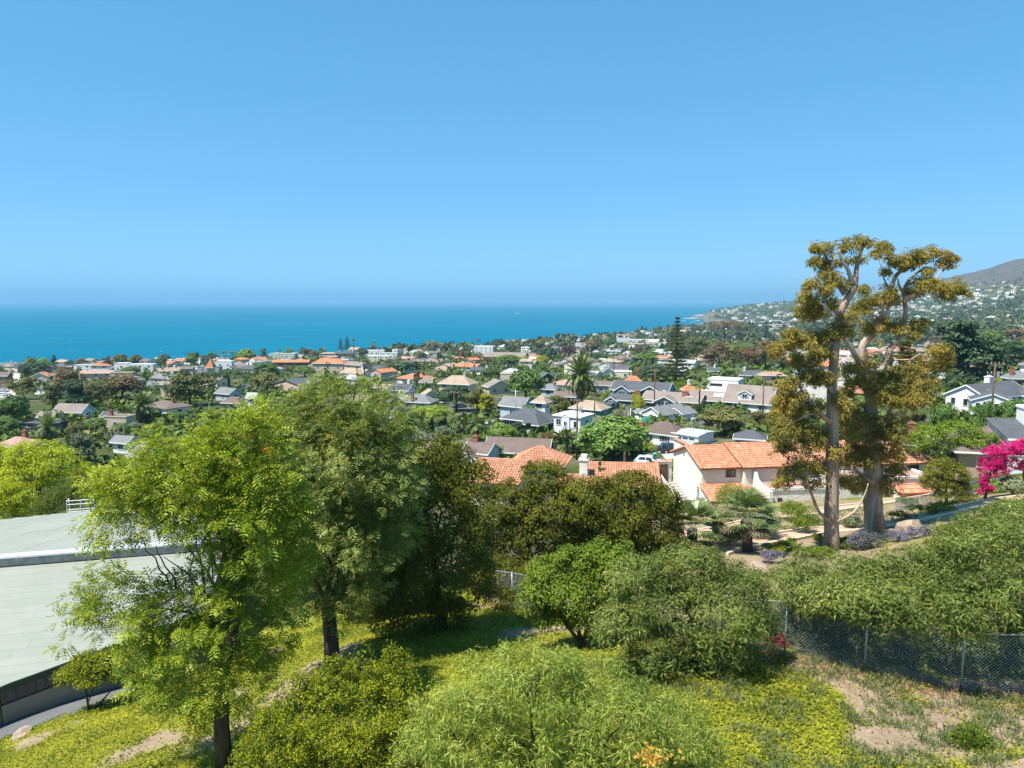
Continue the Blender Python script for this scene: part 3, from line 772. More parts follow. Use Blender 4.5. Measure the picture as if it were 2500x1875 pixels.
HED = [('acacia thicket behind the wire fence, below the two great eucalypts', (1990,1600), [(1950,1430,1.1,.9),(2060,1425,1.35,1.0),(2000,1490,1.3,.8),(1900,1480,.7,.6),(2110,1480,1.1,.7),(1985,1560,1.2,.9,.2),(2080,1575,1.1,.8,0),(1930,1540,.7,.6,.2),(1965,1440,1.0,.6,-1.7),(2050,1458,1.1,.6,-2.5),(2130,1475,1.0,.6,-3.0),(2000,1470,.8,.4,-2.2),(2095,1490,.8,.4,-2.9),(2150,1560,1.0,.9,-.2),(2040,1600,1.0,.6,0)], 27.0),
       ('acacia thicket behind the wire fence, overhanging its third post', (2240,1630), [(2170,1425,1.3,1.0),(2280,1405,1.4,1.2),(2230,1475,1.5,1.0),(2330,1475,1.2,.9),(2190,1570,1.3,1.0,-.3),(2300,1600,1.4,1.0,-.6),(2250,1520,1.4,.9,-.5),(2190,1478,1.1,.6,-3.0),(2260,1485,1.1,.65,-3.3),(2325,1492,1.1,.6,-3.6),(2225,1510,.8,.4,-3.3),(2290,1515,.8,.4,-3.6),(2240,1630,1.2,.7,-.4),(2350,1560,1.1,.9,-.6)], 26.6),
       ('tallest acacia thicket behind the wire fence, cut by the photo edge', (2440,1650), [(2380,1350,1.5,1.2),(2480,1310,1.6,1.3),(2360,1440,1.5,1.1),(2460,1420,1.7,1.3),(2560,1380,1.5,1.6),(2400,1590,1.6,1.2,-.6),(2500,1590,1.6,1.4,-.7),(2440,1500,1.5,1.0,-.5),(2385,1480,1.1,.6,-3.4),(2440,1455,1.1,.6,-3.2),(2500,1440,1.2,.6,-3.4),(2460,1640,1.3,.7,-.6),(2350,1640,1.1,.6,-.5),(2560,1560,1.4,1.2,-.5)], 26.2)]
for lb, bp, bl, Y in HED:
    b = P(bp[0], bp[1], Y); b.z = gz(b.x, b.y) - .08
    acacia(lb, b, bl, Y, 640, .38, 62, .2, 'l_acacia', [(bp[0], bp[1], bp[0] - 60, bp[1] - 90, bp[0] - 90, bp[1] - 190, .06), (bp[0] + 10, bp[1], bp[0] + 20, bp[1] - 100, bp[0] + 50, bp[1] - 200, .06), (bp[0], bp[1], bp[0] + 90, bp[1] - 60, bp[0] + 110, bp[1] - 160, .05), (bp[0] - 20, bp[1], bp[0] - 110, bp[1] - 50, bp[0] - 120, bp[1] - 120, .04)], 'acacia thickets behind the wire fence', name='acacia_thicket', low=-.6)
# the acacia mass beyond the fence at upper right
for lb, bp, bl, Y in [('feathery acacia mound climbing the slope above the wire fence', (2380,1330), [(2330,1365,1.3,.7),(2430,1305,1.7,1.0),(2500,1285,1.7,1.1),(2390,1330,1.3,.8),(2290,1385,1.0,.5),(2560,1265,1.7,1.2),(2470,1262,1.0,.6)], 33.0)]:
    b = P(bp[0], bp[1], Y); b.z = gz(b.x, b.y) - .08
    acacia(lb, b, bl, Y, 470, .40, 62, .21, 'l_acacia', [(bp[0], bp[1], bp[0] + 20, bp[1] - 30, bp[0] + 50, bp[1] - 80, .06)], 'acacia thickets behind the wire fence', name='acacia_thicket', low=-.6)
bp_ = P(800, 1890, 18.6); bp_.z = gz(bp_.x, bp_.y) - .08
near_tree('privet_shrub', 'glossy yellow-green shrub with upright sprigs at the bottom, beside the feathery trunk', 'shrub', bp_,
          pxblobs([(840,1690,1.1,.65),(950,1690,.9,.65),(730,1725,1.1,.7),(1000,1760,.65,.65),(865,1770,1.7,.9),(690,1800,1.0,.7),(640,1850,.75,.5),(800,1870,1.4,.7),(960,1860,1.1,.7),(700,1890,1.2,.6),(880,1620,.22,.4),(960,1615,.18,.42),(985,1625,.15,.35),(820,1640,.25,.35),(730,1665,.2,.3),(905,1630,.2,.35),(1030,1700,.2,.35)], 19.0, .9, .3),
          (M['l_privet'], M['bark_dark']), leaf_t(.42), 900, .24, 46, .085, None, 0, low=-.3, lk=dict(up=.45, out=.35, rnd=.55, droop=-.5))
bs = P(215, 1738, 33.2); bs.z = gz(bs.x, bs.y) - .05
near_tree('pittosporum_tree', 'small flat-topped tree with two bare slanting stems beside the driveway', 'tree', bs,
          pxblobs([(195,1640,.9,.38),(250,1625,1.0,.45),(165,1652,.6,.28),(240,1655,.9,.25),(290,1640,.6,.35),(220,1612,.7,.3)], 33.0), (M['l_privet'], M['bark_dark']), leaf_t(.42), 240, .28, 46, .12, None, 0, low=-.4, fill=.2,
          extra=lambda root, base, cp: limbs_from(root, base, [(218,1742,212,1700,205,1650,.07),(222,1738,250,1710,285,1675,.06),(214,1715,222,1700,228,1680,.035)], 33.2, 'bark_dark'))
for lb, bp, bl, Y, mt in [('dark green bush hanging over the driveway edge under the feathery tree', (360,1700), [(360,1660,.9,.7),(400,1640,1.0,.8),(330,1640,.7,.6),(430,1680,.6,.4)], 30.5, 'l_toyon')]:
    b = P(bp[0], bp[1], Y); b.z = gz(b.x, b.y) - .08
    near_tree('bush', lb, 'shrub', b, pxblobs(bl, Y), (M[mt], M['bark_dark']), L3, 220, .36, 46, .12, None, 0, low=-.5)

# ------------------------------------------------------------------ the two great eucalypts
def poly(pts, Y, y0=0, y1=0):
    n = len(pts)
    return [P(p[0], p[1], Y + y0 + (y1 - y0) * i / max(n - 1, 1)) for i, p in enumerate(pts)]
def smooth_path(pts, rad, k=3):
    """rounded path through points"""
    A = np.array([tuple(p) for p in pts]); r = np.array(rad, float); n = len(A)
    O, Rr = [], []
    for i in range(n - 1):
        p0, p1, p2, p3 = A[max(i - 1, 0)], A[i], A[i + 1], A[min(i + 2, n - 1)]
        for j in range(k):
            t = j / k
            O.append(.5 * ((2 * p1) + (-p0 + p2) * t + (2 * p0 - 5 * p1 + 4 * p2 - p3) * t * t + (-p0 + 3 * p1 - 3 * p2 + p3) * t ** 3)); Rr.append(r[i] * (1 - t) + r[i + 1] * t)
    O.append(A[-1]); Rr.append(r[-1])
    return [Vector(o) for o in O], Rr
def eucalypt(label, base_px, Y, limbs, clusters, seed):
    base = P(base_px[0], base_px[1], Y); base.z = gz(base.x, base.y) - .15
    root = empty('eucalyptus_tree', base); tag(root, label, 'tree', 'great eucalypts in the terraced garden')
    nodes = []
    for i, (pts, rads, y0, y1) in enumerate(limbs):
        pp, rr = smooth_path(poly(pts, Y, y0, y1), rads)
        if i == 0: pp[0] = base
        b = MB(); b.tube([p - base for p in pp], rr, 14 if i == 0 else 9, wob=.24)
        b.build('trunk' if i == 0 else 'limb', M['bark_euc'] if i == 0 else M['bark_limb'], root, smooth=True)
        nodes += list(zip(pp, rr))
    N = np.array([tuple(p) for p, r in nodes])
    tw = MB(); cps, cos_, crs = [], [], []
    more = []
    for (px, py, rp) in clusters:
        more.append((px, py, rp * 1.08))
        if random.random() < .6:
            a = random.random() * 6.28; more.append((px + math.cos(a) * rp * .95, py + math.sin(a) * rp * .75, rp * random.uniform(.45, .75)))
    for (px, py, rp) in more:
        q = P(px, py, Y)
        d2 = ((N[:, [0, 2]] - np.array([q.x, q.z])) ** 2).sum(1)
        j = int(np.argmin(d2 + np.where(N[:, 2] > q.z + .5, 6, 0)))
        yo = N[j, 1] - Y + random.uniform(-1, 1) * min(2.2, .5 + math.sqrt(d2[j]) * .5)
        c = np.array(P(px, py, Y + yo)); r = rp / F * Y * .95
        tw.tube(limb_path(N[j] - np.array(base), c - np.array(base), 6, .1, .12), list(np.linspace(min(.09, nodes[j][1] * .5), .015, 6)), 5)
        k = max(9, int(25 * (r / .75) ** 2)); r *= 1.0
        d = unit(k); d[:, 2] = np.abs(d[:, 2]) * .55 + d[:, 2] * .45
        d = d * np.array([1, 1, 1.0]) - np.array([0, 0, .55]) * (rng.random((k, 1)) < .35)
        cps.append(c + d * r * rng.uniform(.35, 1.08, (k, 1)) * np.array([1.1, 1, .92])); cos_.append(norm(d + np.array([0, 0, .3]))); crs.append(rng.uniform(.18, .34, k))
    cp, co, cr = np.concatenate(cps), np.concatenate(cos_), np.concatenate(crs)
    p, h, nr = clump_leaves(cp, co, cr, 26, up=.3, out=.45, rnd=.45, droop=.7, flat=.95)
    t = leaf_t(.26, .10)
    V, Fq = scatter(t[0], t[1], p, h, nr, .26 * rng.uniform(.7, 1.3, len(p)))
    meshobj('crown', fastmesh('eucalyptus_crown', V - np.array(base), Fq, M['l_euc']), root)
    tw.build('twigs', M['bark_limb'], root, smooth=True, kind='stuff')
    return root
E1 = [([(2030,1350),(2030,1280),(2032,1150),(2033,1050),(2031,940),(2043,823),(2051,766),(2069,729),(2087,700),(2090,668),(2093,647),(2105,606),(2118,585)], [.60,.50,.43,.37,.33,.28,.26,.24,.20,.16,.14,.10,.04], 0, .5),
      ([(2085,702),(2076,675),(2068,655),(2055,635),(2048,610)], [.20,.16,.13,.10,.05], .4, -.3),
      ([(2064,718),(2045,690),(2027,655),(2012,612)], [.22,.18,.13,.05], .3, 1.2),
      ([(2050,770),(2020,740),(2000,700),(1985,690)], [.18,.13,.10,.05], .3, -.8),
      ([(2032,960),(2015,930),(1990,905),(1960,880),(1940,850)], [.20,.15,.12,.09,.04], 0, -1.2),
      ([(2031,1032),(2010,1018),(1985,985),(1962,960),(1948,930)], [.22,.17,.13,.10,.04], 0, -.9),
      ([(2030,1277),(2000,1250),(1985,1215),(1970,1180),(1950,1150)], [.14,.11,.09,.07,.03], -.3, -1.5),
      ([(2040,1275),(2085,1250),(2110,1210),(2120,1180)], [.10,.08,.06,.03], -.3, -1.0),
      ([(2033,840),(2000,810),(1975,770)], [.12,.09,.04], .1, .9)]
C1 = [(2108,590,22),(2069,603,22),(2085,590,16),(2014,612,22),(2000,600,14),(2020,658,20),(2057,640,18),(2103,635,16),(2066,697,16),(2016,720,22),(2034,743,16),(2045,680,15),(2082,773,20),(2057,800,26),(2014,816,24),(2007,858,22),(1972,732,22),(1986,738,20),(1963,757,22),(1978,771,22),(2000,770,18),(2055,806,24),(1929,818,24),(1922,843,24),(1896,849,16),(1967,835,24),(1998,816,20),(2002,859,22),(1970,912,26),(1916,945,26),(1947,966,28),(1998,925,22),(1916,986,28),(1937,1027,32),(1916,1050,30),(1895,1020,20),(1916,995,30),(1968,995,32),(1954,1052,34),(1924,1090,32),(1981,1084,34),(1962,1139,34),(1927,1160,28),(1905,1180,20),(2014,1139,30),(1998,1060,26),(2052,981,26),(1998,927,26),(1985,880,22),(1950,890,22),(2040,1100,26),(1985,1180,22),(2005,640,14),(1990,690,18),(2030,690,14),(1985,640,12)]
eucalypt('tall eucalypt with a pale straight trunk, the left of two great garden trees', (2030,1352), 49.0, E1, C1, 3)
E2 = [([(2137,1312),(2135,1270),(2131,1198),(2129,1120),(2128,1008),(2122,960),(2108,900),(2103,858),(2116,830),(2137,807),(2156,766),(2169,741),(2175,707),(2190,670),(2220,652),(2247,636),(2272,622)], [.86,.72,.66,.56,.40,.37,.34,.31,.28,.26,.24,.21,.17,.14,.11,.08,.03], 0, .8),
      ([(2170,741),(2197,732),(2224,725),(2259,709),(2290,706),(2325,706)], [.22,.19,.16,.13,.10,.04], .5, -.4),
      ([(2122,960),(2140,915),(2158,890),(2174,851),(2199,819),(2211,766),(2208,732),(2206,709),(2220,684),(2243,663),(2262,650)], [.27,.26,.24,.22,.20,.18,.16,.14,.12,.09,.03], .2, 1.6),
      ([(2110,900),(2092,874),(2073,842),(2050,815)], [.26,.22,.17,.08], .1, -.5),
      ([(2210,722),(2196,700),(2192,680)], [.12,.09,.05], 1.0, 1.0),
      ([(2129,1080),(2154,1063),(2163,1030),(2175,1000),(2195,972)], [.22,.19,.16,.14,.11], -.4, -1.2),
      ([(2165,1022),(2190,1010),(2210,1012)], [.12,.09,.05], -.9, -1.4),
      ([(2131,1180),(2105,1165),(2085,1140)], [.28,.2,.1], -.3, -.8),
      ([(2262,700),(2262,680),(2258,660)], [.09,.08,.05], .0, .2),
      ([(2280,690),(2298,660),(2310,645)], [.06,.045,.02], .0, .4),
      ([(2150,650),(2158,680),(2170,705)], [.02,.05,.08], .2, .5)]
C2 = [(2151,617,22),(2160,600,14),(2197,645,24),(2220,635,24),(2240,622,18),(2254,626,24),(2272,612,16),(2305,640,22),(2312,622,14),(2156,665,15),(2268,660,9),(2259,695,22),(2240,690,16),(2305,706,26),(2334,702,24),(2350,710,16),(2285,695,18),(2165,718,26),(2180,735,16),(2222,716,20),(2119,739,22),(2098,750,18),(2112,711,10),(2126,800,26),(2145,790,16),(2183,798,22),(2200,805,14),(2247,789,24),(2240,810,16),(2114,892,36),(2075,903,28),(2206,869,30),(2229,899,36),(2293,855,26),(2286,885,34),(2310,870,18),(2178,917,32),(2068,1041,38),(2090,1063,34),(2084,1014,38),(2128,1090,40),(2171,1063,36),(2179,1144,36),(2160,1177,32),(2190,1110,26),(2090,1117,40),(2068,1171,30),(2144,1036,36),(2212,954,44),(2242,976,30),(2166,970,36),(2106,935,38),(2255,935,34),(2190,1030,22),(2060,960,24),(2105,1180,24),(2145,950,26)]
eucalypt('huge spreading eucalypt with the thicker fluted grey trunk, the right of two', (2137,1314), 53.0, E2, C2, 4)

# ------------------------------------------------------------------ curved-roof hall on the left
def hall():
    zB = CAMZ - 16.25
    def on_z(px, py, z):
        d = ray(px, py); k = (z - CAMZ) / d.z; return Vector((d.x * k, d.y * k, z))
    O = on_z(-160, 1392, zB); Bq = on_z(545, 1336, zB)
    e1 = (Bq - O).normalized(); L = (Bq - O).length
    E0 = on_z(-60, 1716, CAMZ - 19.3)
    t = E0 - O; e2 = (t - e1 * t.dot(e1)).normalized(); nrm = e1.cross(e2)
    if nrm.z < 0: nrm = -nrm
    def on_plane(px, py):
        d = ray(px, py); c = Vector((0, 0, CAMZ)); k = (O - c).dot(nrm) / d.dot(nrm); q = c + d * k - O
        return q.dot(e1), q.dot(e2)
    eav = [on_plane(*p) for p in ((-160,1748),(0,1676),(100,1640),(195,1605),(300,1566),(420,1522),(545,1480))]
    es = np.array([e[0] for e in eav]); et = np.array([e[1] for e in eav])
    org = O.copy(); org.z -= 6
    root = empty('curved_roof_hall', org)
    tag(root, 'low hall with a pale green curved sheet roof and a dark window band', 'building')
    def loc(s, q, h=0.0): return O + e1 * s + e2 * q + nrm * h - org
    m = NT('pale_green_roofing'); p = m.pos()
    n = m.noise(p, .35, 5, .6); n2 = m.noise(p, 9, 3)
    oi = m.n('ObjectInfo')
    c = m.ramp(n, [(.3, (.225,.24,.20)), (.7, (.272,.285,.243))])
    c = m.mix(.3, c, m.ramp(oi.outputs['Random'], [(0, (.222,.24,.20)), (1, (.285,.295,.255))]))
    c = m.mix(m.ramp(m.noise(p, 1.2, 4, .7, (.15, 1, 1)), [(.6, 0), (.8, .35)]), c, (.175,.175,.15))
    mroof = m.done(m.bsdf(c, .75, .3, n2, .15, .01)); M['pale_roof'] = mroof
    tmax = et.max(); st = .62; k = 0; q = 0.0
    while q < tmax:
        q1 = min(q + st, tmax + .01)
        def send(qq):                       # where this course meets the eave
            i = np.nonzero(et > qq)[0]
            return float(np.interp(-qq, -et, es)) if qq > et.min() else L
        s0, s1 = send(q), send(q1)
        s_cut = random.uniform(.3, .7) * max(s0, 2)
        for (a0, a1, b0, b1) in ((0, s_cut, 0, s_cut), (s_cut + .006, s0, s_cut + .006, s1)):
            if a1 - a0 < .4 or b1 - b0 < .2: continue
            b = MB(); h0 = .003 * random.random()
            b.hexa([loc(b0, q1, -.05), loc(b1, q1, -.05), loc(a1, q, -.05), loc(a0, q, -.05), loc(b0, q1, .013 + h0), loc(b1, q1, .013 + h0), loc(a1, q, .008 + h0), loc(a0, q, .008 + h0)])
            b.build('roof_sheet', mroof, root)
        q = q1
    # upper roof beyond the gutter, laid in strips running uphill
    U0 = P(-160, 1292, 53) ; up0 = U0 - O
    far = [(-160,1300),(0,1272),(110,1259),(220,1250),(330,1246),(440,1250),(545,1262)]
    rise = .62
    fw = [on_z(x, y, zB + rise - .35) for x, y in far]
    fs = np.array([(f - O).dot(e1) for f in fw]); fd = np.array([math.hypot(*(((f - O) - e1 * (f - O).dot(e1)).xy)) for f in fw])
    hor = Vector((-e1.y, e1.x, 0)).normalized()
    if hor.y < 0: hor = -hor
    def ul(s, d, h=0.0):
        z = rise + h - .35 * (d / 12.0) ** 1.3 * 1.0 if d > 0 else rise + h
        return O + e1 * s + hor * d + Vector((0, 0, z)) - org
    s = 0.0; w = 1.05; sk = .55
    while s < L:
        d_end = float(np.interp(s + sk * 8, fs, fd))
        for i in range(4):
            d0, d1 = d_end * i / 4, d_end * (i + 1) / 4
            b = MB(); h = random.uniform(.0, .012)
            A = [ul(s + sk * d0, d0 + .01, -.1), ul(s + w - .004 + sk * d0, d0 + .01, -.1), ul(s + w - .004 + sk * d1, d1, -.1), ul(s + sk * d1, d1, -.1)]
            b.hexa(A + [a + Vector((0, 0, .1 + h)) for a in A]); b.build('roof_sheet', mroof, root)
        s += w
    s = -1.0 - sk * 12
    while s < 0:
        for i in range(4):
            d_end = float(np.interp(max(s + sk * 10, -5), fs, fd)); d0, d1 = d_end * i / 4, d_end * (i + 1) / 4
            b = MB(); A = [ul(s + sk * d0, d0 + .01, -.1), ul(s + w - .004 + sk * d0, d0 + .01, -.1), ul(s + w - .004 + sk * d1, d1, -.1), ul(s + sk * d1, d1, -.1)]
            b.hexa(A + [a + Vector((0, 0, .1 + random.uniform(0, .012))) for a in A]); b.build('roof_sheet', mroof, root)
        s += w
    # gutter flashing, its worn fascia, and the dark joint below it
    b = MB()
    n_ = 14
    for i in range(n_):
        a0, a1 = L * i / n_, L * (i + 1) / n_ - .02
        b.hexa([ul(a0, -.42, -.12), ul(a1, -.42, -.12), ul(a1, .1, -.03), ul(a0, .1, -.03), ul(a0, -.40, -.02), ul(a1, -.40, -.02), ul(a1, .1, .05), ul(a0, .1, .05)])
    b.build('gutter', plain('bright_flashing', (.66,.66,.68), .35, .5, .06, .8, .35), root)
    b = MB(); b.hexa([ul(0, -.34, -.62), ul(L, -.34, -.62), ul(L, .05, -.62), ul(0, .05, -.62), ul(0, -.34, -.125), ul(L, -.34, -.125), ul(L, .05, -.125), ul(0, .05, -.125)])
    b.build('fascia', plain('worn_fascia', (.36,.33,.31), .9, .2, .6, 2.2), root)
    # eave board, window band, mullions and wall below
    ed = [(float(a), float(c)) for a, c in zip(es, et)]
    eb, gl, mu, wl = MB(), MB(), MB(), MB()
    for (s0, t0), (s1, t1) in zip(ed[:-1], ed[1:]):
        p0, p1 = loc(s0, t0), loc(s1, t1)
        d = (p1 - p0); d.z = 0; d.normalize(); inn = Vector((-d.y, d.x, 0))
        if inn.y < 0: inn = -inn
        def v(p, i, z): return p + inn * i + Vector((0, 0, z))
        eb.hexa([v(p0, 0, -.36), v(p1, 0, -.36), v(p1, .12, -.36), v(p0, .12, -.36), v(p0, -.03, -.03), v(p1, -.03, -.03), v(p1, .12, -.06), v(p0, .12, -.06)])
        zw = -1.30
        gl.hexa([v(p0, .62, zw), v(p1, .62, zw), v(p1, .7, zw), v(p0, .7, zw), v(p0, .62, -.2), v(p1, .62, -.2), v(p1, .7, -.2), v(p0, .7, -.2)])
        wl.hexa([v(p0, .5, -4.5), v(p1, .5, -4.5), v(p1, .8, -4.5), v(p0, .8, -4.5), v(p0, .5, zw), v(p1, .5, zw), v(p1, .8, zw), v(p0, .8, zw)])
        Ls = (p1 - p0).length; nm = max(1, int(Ls / .42))
        for i in range(nm):
            q = p0.lerp(p1, (i + .5) / nm)
            mu.hexa([v(q - d * .03, .54, zw), v(q + d * .03, .54, zw), v(q + d * .03, .62, zw), v(q - d * .03, .62, zw), v(q - d * .03, .54, -.2), v(q + d * .03, .54, -.2), v(q + d * .03, .62, -.2), v(q - d * .03, .62, -.2)])
    eb.build('eave_board', plain('dark_green_eave', (.035,.06,.045), .6, .3, .2), root)
    gl.build('window_band', M['glass'], root); mu.build('mullion', plain('brown_mullion', (.10,.075,.06), .7), root, kind='stuff')
    wl.build('wall', plain('hall_wall', (.34,.285,.225), .9, .2, .12, .8), root)
    # roof end wall behind
    b = MB()
    for f0, f1 in zip(fw[:-1], fw[1:]):
        a, c = f0 - org, f1 - org
        b.hexa([a + Vector((0, -.3, -6)), c + Vector((0, -.3, -6)), c + Vector((0, 0, -6)), a + Vector((0, 0, -6)), a + Vector((0, -.3, -.14)), c + Vector((0, -.3, -.14)), c + Vector((0, 0, -.14)), a + Vector((0, 0, -.14))])
    b.build('rear_wall', M['w_beige'], root)
    # skylight hatch
    h = P(222, 1254, 54.2); b = MB(); b.box((h.x - org.x, h.y - org.y - 1.0, h.z - org.z + .1), (1.3, 1.3, .35), .3)
    b.build('skylight', plain('skylight_dome', (.60,.64,.68), .3, .5), root)
    # guard rail on the far edge
    rt = P(165, 1256, 54.6); r0 = empty('guard_rail', rt); tag(r0, 'white tube guard rail standing on the far edge of the pale green roof', 'railing')
    R1 = P(232, 1251, 54.8) - rt
    rt2 = R1
    for i in range(3):
        b = MB(); q = Vector((0, 0, 0)).lerp(rt2, i / 2); b.tube([q - Vector((0, 0, .12)), q + Vector((0, 0, 1.08))], .035, 6); b.build('post', M['white_metal'], r0)
    for z in (.18, .36, .78, 1.08):
        b = MB(); b.tube([Vector((0, 0, z)), rt2 + Vector((0, 0, z))], .032, 6); b.build('rail', M['white_metal'], r0)
    b = MB(); q = Vector((0, 0, 0)); b.tube([q + Vector((0, 0, 1.08)), q + Vector((-.25, .7, 1.08)), q + Vector((-.25, .7, -.2))], .032, 6); b.build('rail', M['white_metal'], r0)
hall()

# ------------------------------------------------------------------ strips of paving laid on the slope
ROADS = []
def strip(name, pts, width, mat, lift=.05, label=None, kind='structure', edge=None, step=1.2, kerb=None):
    A = [Vector((p[0], p[1], 0)) for p in pts]
    S_ = []
    for a, b in zip(A[:-1], A[1:]):
        n = max(1, int((b - a).length / step))
        for i in range(n): S_.append(a.lerp(b, i / n))
    S_.append(A[-1]); V, Fq = [], []
    ROADS.extend((q.x, q.y, width / 2) for q in S_)
    nw = 5
    K = [MB(), MB()]
    prev = None
    for i, q in enumerate(S_):
        d = (S_[min(i + 1, len(S_) - 1)] - S_[max(i - 1, 0)]).normalized(); s = Vector((-d.y, d.x, 0))
        row = []
        w = width if not hasattr(width, '__len__') else width[0] + (width[1] - width[0]) * i / (len(S_) - 1)
        for j in range(nw):
            r = q + s * w * (j / (nw - 1) - .5)
            V.append((r.x, r.y, gz(r.x, r.y) + lift))
        e = [q + s * w * .5, q - s * w * .5]
        if kerb and prev:
            for k in (0, 1):
                a, b2 = prev[k], e[k]
                a = Vector((a.x, a.y, gz(a.x, a.y) + lift)); b2 = Vector((b2.x, b2.y, gz(b2.x, b2.y) + lift)); K[k].beam(a, b2, kerb[0], kerb[1], 0)
        prev = e
    for i in range(len(S_) - 1):
        for j in range(nw - 1):
            a = i * nw + j; Fq.append((a, a + nw, a + nw + 1, a + 1))
    o = meshobj(name, fastmesh(name, np.array(V), np.array(Fq), mat, smooth=True), None, kind)
    if label: o['label'] = label
    if kerb:
        for k in (0, 1): K[k].build('kerb', kerb[2], o)
    return o
def off_road(X, Y, gap):
    """True where a spot keeps clear of every paved strip"""
    X = np.atleast_1d(X); Y = np.atleast_1d(Y); ok = np.ones(X.shape, bool)
    for x, y, w in ROADS: ok &= (X - x) ** 2 + (Y - y) ** 2 > (w + gap) ** 2
    return ok
def px_line(L): return [at(x, y) for x, y in L]
M['path'] = plain('decomposed_granite', (.52,.34,.22), .95, .15, .2, 1.2)
M['kerbstone'] = plain('kerb_stone', (.62,.52,.39), .95, .15, .15, 2)
strip('driveway', px_line([(-120,1825),(0,1790),(150,1738),(330,1672),(450,1632),(560,1590)]), 3.4, M['asphalt'], .05, 'grey asphalt driveway along the hall wall')
strip('garden_path', px_line([(1640,1318),(1760,1292),(1900,1262),(2050,1242),(2160,1228),(2260,1206),(2330,1200)]), 1.9, M['path'], .05, 'upper terracotta path across the terraced garden', kerb=(.16, .26, M['kerbstone']))
strip('garden_path', px_line([(1740,1352),(1860,1322),(1990,1298),(2150,1286),(2230,1272),(2320,1250),(2420,1228),(2520,1214),(2640,1205)]), 2.2, M['path'], .055, 'lower terracotta path rising to the flowering arch', kerb=(.18, .30, M['kerbstone']))
strip('garden_path', px_line([(2230,1378),(2310,1352),(2380,1342)]), 1.0, M['path'], .05, 'short pale path by the boulders')

# ------------------------------------------------------------------ wire fence
def fence():
    a0 = FENCE[0]
    root = empty('wire_fence', (FENCE[3][0], FENCE[3][1], gz(*FENCE[3])))
    tag(root, 'long chain-link fence with grey steel posts crossing the slope', 'fence')
    H = 2.12; org = root.location
    G = [Vector((x, y, gz(x, y))) - org for x, y in FENCE]
    for g in G:
        b = MB(); b.tube([g - Vector((0, 0, .3)), g + Vector((0, 0, H))], .038, 8); b.tube([g + Vector((0, 0, H)), g + Vector((0, 0, H + .05)), g + Vector((0, 0, H + .09))], [.045, .045, .01], 8)
        b.build('post', M['metal'], root, smooth=True)
    for g0, g1 in zip(G[:-1], G[1:]):
        b = MB(); b.tube([g0 + Vector((0, 0, H)), g0.lerp(g1, .5) + Vector((0, 0, H - .03)), g1 + Vector((0, 0, H))], .026, 6); b.build('rail', M['metal'], root)
        V, Fq = [], []
        L = (g1 - g0).xy.length; cs = .125; n = max(1, int(L / cs)); rows = int(H / cs)
        w = .0065
        dv = (g1 - g0) / n
        # diagonal wires, both ways
        segs = []
        tot = n + rows
        for k in range(-rows, n):
            for sgn in (1, -1):
                u0 = max(0, k); u1 = min(n, k + rows)
                if u1 - u0 < 1: continue
                za, zb = (u0 - k) * cs, (u1 - k) * cs
                if sgn < 0: za, zb = rows * cs - za, rows * cs - zb
                a = g0 + dv * u0 + Vector((0, 0, za + .04)); c = g0 + dv * u1 + Vector((0, 0, zb + .04))
                off = .006 * sgn
                nn = max(1, int((u1 - u0) / 5))
                for q in range(nn):
                    segs.append((a.lerp(c, q / nn), a.lerp(c, (q + 1) / nn), off))
        hz = Vector((-dv.y, dv.x, 0)).normalized()
        for a, c, off in segs:
            d = (c - a).normalized(); s = d.cross(hz) * w * .5; t = hz * w * .5; o = hz * off
            k = len(V)
            for p in (a, c):
                V += [p + o + s, p + o - s * .5 + t, p + o - s * .5 - t]
            for i in range(3): Fq.append((k + i, k + (i + 1) % 3, k + 3 + (i + 1) % 3, k + 3 + i))
        meshobj('wire_mesh', fastmesh('wire_mesh', np.array([tuple(v) for v in V]), np.array(Fq), M['metal']), root, 'stuff')
fence()

